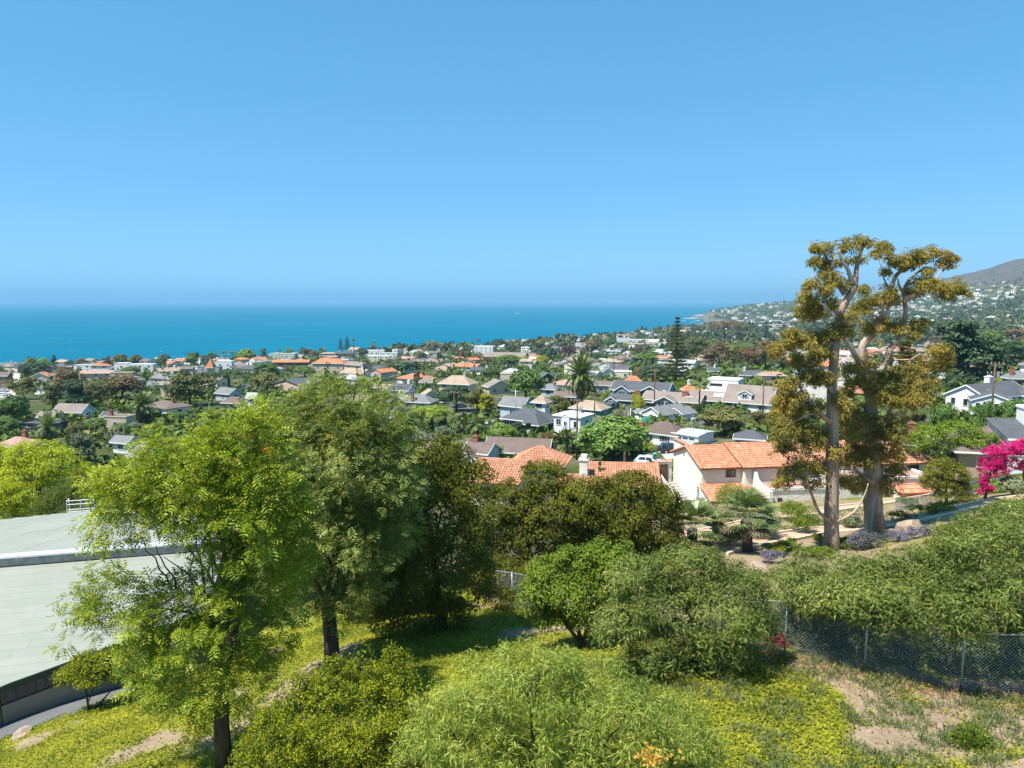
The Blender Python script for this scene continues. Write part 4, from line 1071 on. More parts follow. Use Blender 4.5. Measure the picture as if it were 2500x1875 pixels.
# ------------------------------------------------------------------ ground cover
def ground_cover():
    n = 205000
    d = rng.random(n)
    Y = 14 + 29 * rng.random(n) ** 1.2
    X = (rng.random(n) * 2 - 1) * .78 * (Y + 3)
    k = inside_fence(X, Y)
    X, Y = X[k], Y[k]
    # nothing on the driveway or under the hall
    dl = np.array([(p.x, p.y) for p in px_line([(-120,1825),(0,1790),(150,1738),(330,1672),(450,1632),(560,1590)])])
    yl = np.interp(X, dl[:, 0], dl[:, 1], left=dl[0, 1] + 20, right=99)
    k = Y < yl - 1.6
    X, Y = X[k], Y[k]
    bare = dirt(X, Y) + (fbm(X * 1.7, Y * 1.7, 21, 3) - .45) * .5
    k = rng.random(len(X)) > np.clip((bare - .2) * 1.7, 0, .96)
    X, Y = X[k], Y[k]
    Z = ground(X, Y)
    h = .03 + .13 * fbm(X * 1.1, Y * 1.1, 31, 3) * rng.random(len(X))
    p = np.stack([X, Y, Z + h], -1)
    nr = norm(unit(len(p)) * .75 + np.array([0, 0, 1.0]))
    hd = unit(len(p)); hd = norm(hd - nr * (hd * nr).sum(1, keepdims=True))
    t = leaf_t(.85, .12)
    V, Fq = scatter(t[0], t[1], p, hd, nr, rng.uniform(.045, .085, len(p)) * (1 + Y / 50))
    mt = leafmat('yellow_green_ground_cover', [(0, (.045,.075,.008)), (.35, (.15,.18,.014)), (.7, (.33,.33,.022)), (1, (.50,.46,.04))], .3, .5, .15, patch=.65, pscale=.4)
    o = meshobj('ground_cover', fastmesh('ground_cover', V, Fq, mt)); tag(o, 'yellow-green creeping ground cover on the lawn slope', 'ground cover', kind='stuff')
    # weeds and dry tufts on the bare soil
    n = 5600
    Y = 16 + 14 * rng.random(n); X = (.05 + .75 * rng.random(n)) * (Y + 3)
    k = inside_fence(X, Y - .4) & (fbm(X * .8, Y * .8, 44, 3) > .44); X, Y = X[k], Y[k]
    Z = ground(X, Y)
    per = 12
    p = np.repeat(np.stack([X, Y, Z], -1), per, 0) + rng.normal(size=(len(X) * per, 3)) * np.array([.09, .09, .0])
    hd = norm(unit(len(p)) * .6 + np.array([0, 0, 1.0])); t = leaf_t(.10, .2)
    V, Fq = scatter(t[0], t[1], p, hd, unit(len(p)), rng.uniform(.10, .34, len(p)))
    o = meshobj('weeds', fastmesh('weeds', V, Fq, leafmat('weed_blades', [(0, (.06,.10,.03)), (.6, (.14,.19,.06)), (1, (.32,.28,.13))], .25, .6, .2)))
    tag(o, 'tufts of green weeds and dry grass on the bare soil', 'weeds', kind='stuff')
    # leaf litter along the fence
    n = 9000
    fx = np.array([q[0] for q in FENCE])[::-1]; fy = np.array([q[1] for q in FENCE])[::-1]
    X = rng.uniform(fx[0], fx[-1], n); Y = np.interp(X, fx, fy) + rng.normal(size=n) * .8 - .3
    p = np.stack([X, Y, ground(X, Y) + .02 + rng.random(n) * .03], -1); nr = norm(unit(n) * .5 + np.array([0, 0, 1.0])); t = leaf_t(.4)
    V, Fq = scatter(t[0], t[1], p, unit(n), nr, rng.uniform(.06, .14, n))
    o = meshobj('leaf_litter', fastmesh('leaf_litter', V, Fq, leafmat('dry_leaves', [(0, (.10,.05,.025)), (.6, (.26,.14,.07)), (1, (.42,.30,.18))], .1, .8, .1))); tag(o, 'dry brown leaf litter along the foot of the wire fence', 'leaf litter', kind='stuff')
ground_cover()
def rock_mesh(sx, sy, sz, seed, n=2):
    import bmesh
    bm = bmesh.new(); bmesh.ops.create_icosphere(bm, subdivisions=n, radius=1)
    r_ = random.Random(seed)
    ph = [(r_.uniform(1, 3), r_.uniform(0, 6), Vector((r_.gauss(0, 1), r_.gauss(0, 1), r_.gauss(0, 1))).normalized()) for _ in range(7)]
    for v in bm.verts:
        k = 1 + sum(.085 * math.sin(a * 2.2 * v.co.dot(d) + o) for a, o, d in ph)
        v.co *= k; v.co.x *= sx; v.co.y *= sy; v.co.z *= sz
    me = bpy.data.meshes.new('rock'); bm.to_mesh(me); bm.free(); me.materials.append(M['rock']); return me
def rock(px, py, s, label, seed, grp=None, mat=None):
    q = at(px, py); me = rock_mesh(s[0], s[1], s[2], seed)
    if mat: me.materials[0] = mat
    o = meshobj('boulder', me); o.location = (q.x, q.y, q.z + s[2] * .25); o.rotation_euler = (0, 0, seed)
    return tag(o, label, 'rock', grp)
M['pale_rock'] = plain('pale_rock', (.33,.245,.19), .95, .15, .25, 3)
rock(2225, 1302, (1.1,.9,.75), 'largest brown garden boulder, right of the two great eucalypts', 3)
rock(2178, 1312, (.75,.7,.5), 'low brown boulder beside the largest one, next to the purple flowers', 5)
rock(1858, 1392, (.9,.6,.28), 'flat pinkish boulder on the bare slope below the left fan palms', 8, None, M['pale_rock'])
rock(2062, 1378, (.7,.5,.2), 'flat sandy rock at the foot of the left great eucalypt', 9, None, M['pale_rock'])
for i, (x, y, s) in enumerate([(2296,1780,.16),(2472,1779,.13),(2122,1787,.11),(2300,1770,.10)]):
    rock(x, y, (s, s * .8, s * .6), ['whitish stone on the bare soil, larger of two side by side', 'whitish stone on the bare soil near the right photo edge', 'tan stone lying in the yellow ground cover', 'smaller whitish stone on the bare soil beside its twin'][i], 20 + i, 'loose stones on the slope', M['pale_rock'])
rock(55, 1797, (.5,.35,.22), 'low heap of brown rocks at the driveway edge', 14)

# ------------------------------------------------------------------ builders for houses, cars, poles and town trees
CACHE = {}
def cached(key, fn):
    if key not in CACHE: CACHE[key] = fn()
    return CACHE[key]
def tile_plane(A, B, C_, D):
    """rows of half round tiles on a roof plane; A,B along the eave, D,C along the ridge"""
    A, B, C_, D = (np.array(tuple(q)) for q in (A, B, C_, D))
    e = B - A; Lx = np.linalg.norm(e); e = e / Lx
    up0 = (D - A) - e * ((D - A) @ e); H = np.linalg.norm(up0)
    if H < .1: return np.zeros((0, 3)), np.zeros((0, 4), int)
    u = up0 / H; n = np.cross(e, u); n = n if n[2] > 0 else -n
    sl, sr = (D - A) @ e / H, (C_ - A) @ e / H - Lx / H     # how the sides lean
    tw, tl = .30, .46
    V, Fq = [], []
    rows = max(1, int(H / tl)); tl = H / rows
    prof = [(-.5, 0), (-.28, .085), (.28, .085), (.5, 0)]
    for r in range(rows):
        x0 = sl * (r + .5) * tl; x1 = Lx + sr * (r + .5) * tl
        c = int((x1 - x0) / tw)
        for i in range(c):
            x = x0 + (i + .5) * (x1 - x0) / c; j = random.uniform(-.012, .012)
            k = len(V)
            for (yy, hh) in ((r * tl - .03, .045), ((r + 1) * tl, 0)):
                for px_, pz in prof:
                    V.append(A + e * (x + px_ * tw + j) + u * yy + n * (pz + hh + .01))
            for q in range(3): Fq.append((k + q, k + q + 1, k + q + 5, k + q + 4))
    return np.array(V), np.array(Fq)
def roof_planes(t, W_, D_, h, rise, ov, z0=0):
    hw, hd = W_ / 2, D_ / 2
    if t == 'gx':
        s = rise / hd; ze = h - ov * s; a = hw + ov * .7; d = hd + ov
        return [((-a, -d, ze), (a, -d, ze), (a, 0, h + rise), (-a, 0, h + rise)), ((a, d, ze), (-a, d, ze), (-a, 0, h + rise), (a, 0, h + rise))]
    if t == 'gy':
        s = rise / hw; ze = h - ov * s; a = hw + ov; d = hd + ov * .7
        return [((-a, d, ze), (-a, -d, ze), (0, -d, h + rise), (0, d, h + rise)), ((a, -d, ze), (a, d, ze), (0, d, h + rise), (0, -d, h + rise))]
    if t == 'hip':
        m = min(hw, hd); s = rise / m; ze = h - ov * s; a, d = hw + ov, hd + ov
        if hw >= hd:
            r0, r1 = (-(hw - hd), 0, h + rise), (hw - hd, 0, h + rise)
            return [((-a, -d, ze), (a, -d, ze), r1, r0), ((a, d, ze), (-a, d, ze), r0, r1), ((-a, d, ze), (-a, -d, ze), r0, r0), ((a, -d, ze), (a, d, ze), r1, r1)]
        r0, r1 = (0, -(hd - hw), h + rise), (0, hd - hw, h + rise)
        return [((-a, d, ze), (-a, -d, ze), r0, r1), ((a, -d, ze), (a, d, ze), r1, r0), ((-a, -d, ze), (a, -d, ze), r0, r0), ((a, d, ze), (-a, d, ze), r1, r1)]
    if t == 'shed':
        s = rise / D_; return [((-hw - ov * .6, -hd - ov, h - ov * s), (hw + ov * .6, -hd - ov, h - ov * s), (hw + ov * .6, hd + .05, h + rise), (-hw - ov * .6, hd + .05, h + rise))]
    return []
def wing_walls(b, w):
    W_, D_, h, rise, t, z0 = w['W'], w['D'], w['h'], w['rise'], w['roof'], w.get('z0', -2.2)
    hw, hd = W_ / 2, D_ / 2
    L = []
    for a, c in (((-hw, -hd), (hw, -hd)), ((hw, -hd), (hw, hd)), ((hw, hd), (-hw, hd)), ((-hw, hd), (-hw, -hd))):
        p = [(a[0], a[1], z0), (c[0], c[1], z0), (c[0], c[1], h), (a[0], a[1], h)]
        if t == 'gx' and a[0] == c[0]: p = p[:3] + [(a[0], 0, h + rise - .02)] + p[3:]
        if t == 'gy' and a[1] == c[1]: p = p[:3] + [(0, a[1], h + rise - .02)] + p[3:]
        if t == 'shed':
            hh = lambda q: h + rise - .02 if q[1] > 0 else h
            p = [(a[0], a[1], z0), (c[0], c[1], z0), (c[0], c[1], hh(c)), (a[0], a[1], hh(a))]
        b.poly(p)
    if t == 'flat':
        b.poly([(-hw, -hd, h - .25), (hw, -hd, h - .25), (hw, hd, h - .25), (-hw, hd, h - .25)])
def slab(b, q, th, m=0):
    q = [Vector(p) for p in q]
    if (q[2] - q[3]).length < 1e-4:
        n = len(b.v); dn = Vector((0, 0, -th)); b.v += [tuple(p) for p in q[:3]] + [tuple(p + dn) for p in q[:3]]
        for f in ((0, 1, 2), (5, 4, 3), (0, 3, 4, 1), (1, 4, 5, 2), (2, 5, 3, 0)): b.f.append(tuple(n + i for i in f)); b.m.append(m)
    else:
        b.hexa([p + Vector((0, 0, -th)) for p in q] + q, m)
def window_mesh(w, h, mull, mat):
    def f():
        b = MB(); t = .07
        b.box((0, -.03, h / 2 + t / 2), (w + 2 * t, .09, t)); b.box((0, -.04, -h / 2 - t / 2), (w + 2 * t + .1, .12, t))
        b.box((-w / 2 - t / 2, -.03, 0), (t, .09, h)); b.box((w / 2 + t / 2, -.03, 0), (t, .09, h))
        for i in range(1, mull + 1): b.box((-w / 2 + w * i / (mull + 1), -.025, 0), (.045, .06, h))
        return b.mesh('window', mat)
    return cached(('win', round(w, 2), round(h, 2), mull, mat.name), f)
def pane_mesh(w, h):
    def f():
        b = MB(); b.box((0, -.012, 0), (w, .03, h)); return b.mesh('pane', M['glass'])
    return cached(('pane', round(w, 2), round(h, 2)), f)
FACES = {'f': (0, -1, 0), 'r': (1, 0, math.pi / 2), 'b': (0, 1, math.pi), 'l': (-1, 0, -math.pi / 2)}
def add_window(root, w, face, u, z, ww, wh, mull=1, mat=None, name='window', shutters=None, plain_pane=True):
    W_, D_ = w['W'] / 2, w['D'] / 2
    fx, fy, a = FACES[face]
    x = fx * W_ + (u if face == 'f' else -u if face == 'b' else 0); y = fy * D_ + (u if face == 'r' else -u if face == 'l' else 0)
    r = w.get('rot', 0)
    X = w['x'] + x * math.cos(r) - y * math.sin(r); Y = w['y'] + x * math.sin(r) + y * math.cos(r)
    o = meshobj(name, window_mesh(ww, wh, mull, mat or M['trim']), root)
    o.location = (X, Y, z); o.rotation_euler = (0, 0, a + r)
    if plain_pane:
        p = meshobj('pane', pane_mesh(ww, wh), o)
    if shutters:
        for s in (-1, 1):
            q = meshobj('shutter', cached(('shut', ww, wh, shutters.name), lambda: _shut(wh, shutters)), o); q.location = (s * (ww / 2 + .32), -.03, 0)
    return o
def _shut(h, mat):
    b = MB(); b.box((0, 0, 0), (.38, .06, h + .1)); return b.mesh('shutter', mat)
def auto_windows(root, w, faces='flr', mat=None, mull=1, dens=3.0):
    for f in faces:
        Lf = w['W'] if f in 'fb' else w['D']
        n = max(1, int((Lf - .8) / dens))
        floors = max(1, int((w['h'] + .5) // 2.7))
        for k in range(floors):
            for i in range(n):
                u = (i + .5) / n * Lf - Lf / 2
                ww = random.choice((.9, 1.2, 1.5)); wh = 1.1
                add_window(root, w, f, u, 1.45 + 2.7 * k + w.get('zb', 0), ww, wh, mull, mat)
def wing_parts(root, w, trim=True):
    r = w.get('rot', 0)
    def put(o):
        o.location = (w['x'], w['y'], 0); o.rotation_euler = (0, 0, r); return o
    b = MB(); wing_walls(b, w); put(b.build('wall', M[w['wall']] if isinstance(w['wall'], str) else w['wall'], root))
    ov = w.get('ov', .5)
    rm = M[w['rm']] if isinstance(w['rm'], str) else w['rm']
    if w['roof'] == 'flat':
        hw, hd, h = w['W'] / 2, w['D'] / 2, w['h']
        b = MB(); b.box((0, 0, h - .08), (w['W'] - .3, w['D'] - .3, .12)); put(b.build('roof', rm, root))
        b = MB(); t = .22; z = h + .06
        b.box((0, -hd, z), (w['W'] + t, t, .26)); b.box((0, hd, z), (w['W'] + t, t, .26)); b.box((-hw, 0, z), (t, w['D'] - t - .01, .26)); b.box((hw, 0, z), (t, w['D'] - t - .01, .26))
        put(b.build('parapet', M[w.get('parapet', w['wall'])] if isinstance(w.get('parapet', w['wall']), str) else w['wall'], root))
        return
    pl = roof_planes(w['roof'], w['W'], w['D'], w['h'], w['rise'], ov)
    b = MB()
    for q in pl: slab(b, q, .14)
    ro = put(b.build('roof', rm, root))
    if w.get('tile'):
        V, Fq = cat([tile_plane(*q) for q in pl])
        meshobj('roof_tiles', fastmesh('roof_tiles', V, Fq, M['tile']), ro, 'stuff')
        cp = MB()
        def cap(a, c):
            a, c = Vector(a), Vector(c); n = max(1, int((c - a).length / .42))
            for i in range(n):
                p, q = a.lerp(c, i / n), a.lerp(c, (i + 1.08) / n); cp.tube([p + Vector((0, 0, .03)), q + Vector((0, 0, .07))], [.15, .12], 6)
        if w['roof'] == 'hip':
            for q in pl[:2]:
                cap(q[3], q[2]) if q is pl[0] else None; cap(q[0], q[3]); cap(q[1], q[2])
        elif w['roof'] == 'shed':
            cap(pl[0][3], pl[0][2]); cap(pl[0][0], pl[0][3]); cap(pl[0][1], pl[0][2])
        else:
            cap(pl[0][3], pl[0][2])
            for q in pl: cap(q[0], q[3]); cap(q[1], q[2])
        meshobj('ridge_tiles', cp.mesh('ridge_tiles', M['tile']), ro, 'stuff')
    elif trim:
        tm = M[w.get('trim', 'trim')]
        b = MB()
        up = Vector((0, 0, 1))
        for q in pl:
            e = [Vector(p) for p in q]; off = Vector((0, 0, -.10))
            b.beam(e[0] + off, e[1] + off, .05, .22, 0)
            if w['roof'] in ('gx', 'gy'):
                for a, c in ((e[0], e[3]), (e[1], e[2])): b.beam(a + off, c + off, .05, .22, 0)
        put(b.build('fascia', tm, root))
def chimney(root, x, y, z0, z1, w=.8, d=.8, mat='brick', cap='brick'):
    b = MB(); b.box((x, y, (z0 + z1) / 2), (w, d, z1 - z0)); b.box((x, y, z1 + .06), (w + .16, d + .16, .14)); b.box((x, y, z1 + .24), (w * .5, d * .5, .22))
    return b.build('chimney', M[mat], root)
def wing(x, y, W_, D_, h, rise, roof, wall, rm, **k):
    d = dict(x=x, y=y, W=W_, D=D_, h=h, rise=rise, roof=roof, wall='w_' + wall if 'w_' + wall in M else wall, rm='r_' + rm if 'r_' + rm in M else rm); d.update(k); return d
LMK = []; NAMED = []          # pixel spots for wording; things placed by hand (pixel box, distance)
def note(px0, py0, px1, py1, Y): NAMED.append((px0, py0, px1, py1, Y))
def house_at(px, py, ridge_h, yaw, label, cat_='house', name='house', group=None):
    g = at(px, py, ridge_h)
    root = empty(name, g, R(yaw)); tag(root, label, cat_, group)
    return root, g
WCOL = {'white': 'white', 'cream': 'cream', 'beige': 'beige', 'tan': 'tan', 'grey': 'grey', 'blue_grey': 'blue-grey', 'charcoal': 'black', 'teal': 'dark blue', 'green': 'green', 'pink': 'pink', 'brown': 'brown', 'pale_green': 'pale green', 'yellow': 'yellow'}
RCOL = {'charcoal': 'charcoal', 'grey': 'grey', 'pale_grey': 'pale grey', 'brown': 'brown', 'tan': 'tan', 'taupe': 'taupe', 'white': 'white', 'orange': 'orange', 'red_brown': 'red-brown', 'shake': 'dark shake', 'rose': 'rose'}
RTYP = {'gx': 'gabled', 'gy': 'gabled', 'hip': 'hipped', 'flat': 'flat', 'shed': 'sloping'}
AUTO = []                      # (object, description, px, py) waiting for a label
def simple_house(px, py, wpx, ratio, h, rise, yaw, roof, wall, rm, label=None, chim=None, near=False, faces='flr', tile=False, grp='houses between the garden and the shore', name='house', trimm='trim'):
    g = at(px, py, h + rise)
    Y = g.y; a = abs(R(yaw) + math.atan2(g.x, g.y))
    W_ = wpx * Y / F / (abs(math.cos(a)) + ratio * abs(math.sin(a))); D_ = W_ * ratio
    root = empty(name, g, R(yaw))
    w = wing(0, 0, W_, D_, h, rise, roof, wall, rm, tile=tile, trim=trimm)
    wing_parts(root, w, trim=Y < 420)
    if Y < 900: auto_windows(root, w, faces, dens=3.2 if Y < 260 else 4.5)
    if chim: chimney(root, W_ * chim[0], D_ * chim[1], h, h + rise + .9, .7, .7, chim[2])
    tag(root, label, 'house' if W_ < 22 else 'building', grp)
    if label is None: AUTO.append((root, '%s house with a %s %s roof' % (WCOL[wall], RCOL[rm], RTYP[roof]), px, py, g.y))
    note(px - wpx / 2, py, px + wpx / 2, py + (h + rise) * F / Y, Y)
    return root, w, g

# ---- cars
def car_mesh_parts(kind, paint):
    def f():
        L, Wd, H = (4.75, 1.86, 1.72) if kind == 'suv' else (4.5, 1.78, 1.42)
        if kind == 'suv':
            low = [(-2.36, .38), (-2.36, .86), (-2.22, 1.02), (2.28, .98), (2.36, .72), (2.34, .36)]
            low = [(-2.30, .34), (-2.37, .62), (-2.33, .98), (-1.05, 1.06), (2.2, 1.08), (2.34, .98), (2.36, .5), (2.28, .34)]
            cab = [(-1.12, 1.05), (-.30, 1.64), (.2, 1.71), (1.75, 1.68), (2.22, 1.07)]
        else:
            low = [(-2.15, .30), (-2.24, .55), (-2.18, .82), (-1.0, .93), (1.9, .96), (2.2, .92), (2.24, .5), (2.15, .30)]
            cab = [(-1.0, .92), (-.2, 1.38), (.2, 1.42), (1.1, 1.39), (1.85, .95)]
        def loft(pr, w0, w1, zlo, zhi, b):
            n = len(pr); k = len(b.v)
            for s in (-1, 1):
                for x, z in pr:
                    t = (z - zlo) / (zhi - zlo); b.v.append((x, s * (w0 + (w1 - w0) * t), z))
            for i in range(n):
                j = (i + 1) % n; b.f.append((k + i, k + j, k + n + j, k + n + i)); b.m.append(0)
            b.f.append(tuple(k + i for i in range(n))[::-1]); b.f.append(tuple(k + n + i for i in range(n))); b.m += [0, 0]
        z0, z1 = low[0][1], 1.08
        b = MB(); loft(low, Wd / 2 * .97, Wd / 2, z0, z1, b)
        loft(cab, Wd / 2 * .97, Wd / 2 * .78, cab[0][1], cab[2][1], b)
        body = b.mesh('body', paint)
        parts = [('body', body)]
        def lerp(a, c, t): return (a[0] + (c[0] - a[0]) * t, a[1] + (c[1] - a[1]) * t)
        zc, zt = cab[0][1], cab[2][1]
        def wid(z): return Wd / 2 * (.97 + (.78 - .97) * (z - zc) / (zt - zc))
        g = MB(); A, Bq = lerp(cab[0], cab[1], .12), lerp(cab[0], cab[1], .92)
        nx, nz = -(Bq[1] - A[1]), (Bq[0] - A[0]); ln = math.hypot(nx, nz); nx, nz = nx / ln * .015, nz / ln * .015
        g.poly([(A[0] + nx, -wid(A[1]) * .9, A[1] + nz), (A[0] + nx, wid(A[1]) * .9, A[1] + nz), (Bq[0] + nx, wid(Bq[1]) * .9, Bq[1] + nz), (Bq[0] + nx, -wid(Bq[1]) * .9, Bq[1] + nz)])
        parts.append(('windscreen', g.mesh('windscreen', M['glass'])))
        g = MB(); A, Bq = lerp(cab[4], cab[3], .15), lerp(cab[4], cab[3], .85)
        g.poly([(A[0] + .015, wid(A[1]) * .88, A[1] + .01), (A[0] + .015, -wid(A[1]) * .88, A[1] + .01), (Bq[0] + .015, -wid(Bq[1]) * .86, Bq[1] + .01), (Bq[0] + .015, wid(Bq[1]) * .86, Bq[1] + .01)])
        parts.append(('rear_window', g.mesh('rear_window', M['glass'])))
        for s in (-1, 1):
            for x0, x1 in ((.12, .48), (.52, .88)):
                g = MB(); zl, zh = zc + (zt - zc) * .15, zc + (zt - zc) * .82
                xa = cab[0][0] + .18; xb = cab[4][0] - .18
                xs = [xa + (xb - xa) * x0 * .98, xa + (xb - xa) * x1]
                sh = .34 if x0 < .3 else 0; she = .0 if x0 < .3 else .22
                g.poly([(xs[0], s * (wid(zl) + .012), zl), (xs[1], s * (wid(zl) + .012), zl), (xs[1] - she, s * (wid(zh) + .012), zh), (xs[0] + sh, s * (wid(zh) + .012), zh)])
                parts.append(('side_window', g.mesh('side_window', M['glass'])))
        for s in (-1, 1):
            g = MB(); g.box((low[1][0] + .06, s * Wd * .36, low[2][1] - .16), (.16, .38, .15)); parts.append(('headlight', g.mesh('headlight', M['white_metal'])))
            g = MB(); g.box((low[6][0] - .04, s * Wd * .40, low[5][1] - .16), (.12, .22, .2)); parts.append(('tail_light', g.mesh('tail_light', cached('taillight', lambda: plain('tail_light_red', (.35,.02,.02), .3, .5)))))
        wheels = []
        for x in (-1.45, 1.4):
            for s in (-1, 1):
                t = MB(); r = .36 if kind == 'suv' else .32
                t.tube([(x, s * (Wd / 2 - .2), r), (x, s * (Wd / 2 + .01), r)], r, 16)
                q = MB(); q.tube([(x, s * (Wd / 2 + .0), r), (x, s * (Wd / 2 + .025), r)], r * .62, 10)
                wheels.append((t.mesh('wheel', M['tyre']), q.mesh('rim', M['metal'])))
        return parts, wheels
    return cached(('car', kind, paint.name), f)
def paint(n, c):
    return cached(('paint', n), lambda: plain('paint_' + n, c, .22, .6, .03))
PAINTS = {'black': (.012,.016,.024), 'white': (.74,.74,.74), 'silver': (.36,.38,.40), 'red': (.28,.02,.02), 'blue': (.03,.07,.17), 'grey': (.12,.125,.13)}
def car(pos, yaw, col, kind, label, group=None, detail=True, cat_='car'):
    parts, wheels = car_mesh_parts(kind, paint(col, PAINTS[col]))
    root = empty('parked_car', pos, R(yaw)); tag(root, label, cat_, group)
    for n, me in (parts if detail else parts[:5]): meshobj(n, me, root)
    for t, q in wheels:
        o = meshobj('wheel', t, root)
        if detail: meshobj('rim', q, o)
    return root

# ---- poles
def utility_pole(px, pytop, pybase, label, arms=1, arm_yaw=-35, r=.16, group='utility poles in the town', trans=False, detail=True, mat='pole_wood', name='utility_pole'):
    g = at(px, pybase); Y = g.y
    top = P(px, pytop, Y); H = top.z - g.z
    root = empty(name, g); tag(root, label, 'pole', group)
    if label is None: AUTO.append((root, 'wooden utility pole', px, pytop, Y))
    b = MB(); b.tube([(0, 0, -.3), (0, 0, H * .5), (0, 0, H)], [r, r * .88, r * .7], 8); b.build('pole', M[mat], root, smooth=True)
    ends = []
    ca, sa = math.cos(R(arm_yaw)), math.sin(R(arm_yaw))
    for i in range(arms):
        z = H - .35 - 1.5 * i; w = 2.6 if i == 0 else 2.1
        b = MB(); b.beam((-ca * w / 2, -sa * w / 2, z), (ca * w / 2, sa * w / 2, z), .11, .13); b.build('crossarm', M[mat], root)
        if detail:
            for t in (-.45, -.2, .2, .45):
                q = MB(); q.tube([(ca * w * t, sa * w * t, z + .06), (ca * w * t, sa * w * t, z + .28)], [.05, .07], 6); q.build('insulator', M['white_metal'], root)
        ends += [Vector((ca * w * t, sa * w * t, z + .28)) + g for t in (-.45, .2, .45)]
    if trans:
        b = MB(); b.tube([(ca * .4, sa * .4 - .2, H - 2.4), (ca * .4, sa * .4 - .2, H - 1.5)], .24, 10); b.build('transformer', M['metal'], root)
    note(px - 6, pytop, px + 6, pybase, Y)
    return root, ends
def wires(pairs, label, r=.012):
    b = MB()
    org = Vector(pairs[0][0])
    root = empty('overhead_wires', org); tag(root, label, 'wires')
    for a, c in pairs:
        b = MB(); n = 9; s = (c - a).length * .025
        pts = [a.lerp(c, i / n) - Vector((0, 0, 4 * s * (i / n) * (1 - i / n))) - org for i in range(n + 1)]
        b.tube(pts, r, 3); b.build('wire', M['dark_trim'], root)

# ---- town trees: a few of each kind are grown, every tree is a copy set to its own size
M['t_green'] = leafmat('town_green_leaves', [(0, (0.051,0.101,0.020)), (.5, (0.126,0.227,0.040)), (1, (0.254,0.355,0.068))], .2, .5, .3, .5, .5, .12)
M['t_bright'] = leafmat('town_bright_leaves', [(0, (0.093,0.171,0.018)), (.5, (0.233,0.327,0.031)), (1, (0.435,0.482,0.062))], .25, .5, .3, .35, .5, .15)
M['t_yellow'] = leafmat('town_yellow_green_leaves', [(0, (0.108,0.135,0.011)), (.45, (0.297,0.311,0.016)), (1, (0.540,0.513,0.034))], .25, .5, .3, .2, .5, .3)
M['t_olive'] = leafmat('town_olive_leaves', [(0, (0.059,0.076,0.022)), (.5, (0.144,0.155,0.040)), (1, (0.254,0.245,0.076))], .2, .5, .25, .5, .5, .12)
M['t_brown'] = leafmat('town_brown_leaves', [(0, (0.076,0.063,0.032)), (.5, (0.199,0.141,0.069)), (1, (0.322,0.237,0.113))], .15, .5, .2, .4, .5, .12)
M['t_dark'] = leafmat('town_dark_leaves', [(0, (0.028,0.053,0.024)), (.5, (0.065,0.111,0.045)), (1, (0.132,0.192,0.071))], .12, .5, .25, .4, .5, .15)
M['t_grey'] = leafmat('town_grey_green_leaves', [(0, (0.089,0.111,0.059)), (.5, (0.194,0.223,0.127)), (1, (0.342,0.372,0.223))], .2, .5, .25, .4, .5, .2)
M['t_purple'] = leafmat('town_purple_leaves', [(0, (0.054,0.019,0.030)), (.5, (0.115,0.041,0.061)), (1, (0.203,0.081,0.101))], .15, .5, .25, .2, .5, .2)
M['t_red'] = leafmat('town_reddish_leaves', [(0, (0.047,0.068,0.019)), (.5, (0.135,0.115,0.035)), (1, (0.324,0.115,0.047))], .15, .5, .25, .2, .5, .2)
M['palm_leaf'] = leafmat('palm_fronds', [(0, (0.058,0.091,0.021)), (.5, (0.130,0.176,0.039)), (1, (0.247,0.273,0.078))], .2, .4, .45, .2, .3)
M['palm_dry'] = leafmat('dry_palm_fronds', [(0, (.10,.075,.045)), (1, (.24,.18,.11))], .1, .8, .1)
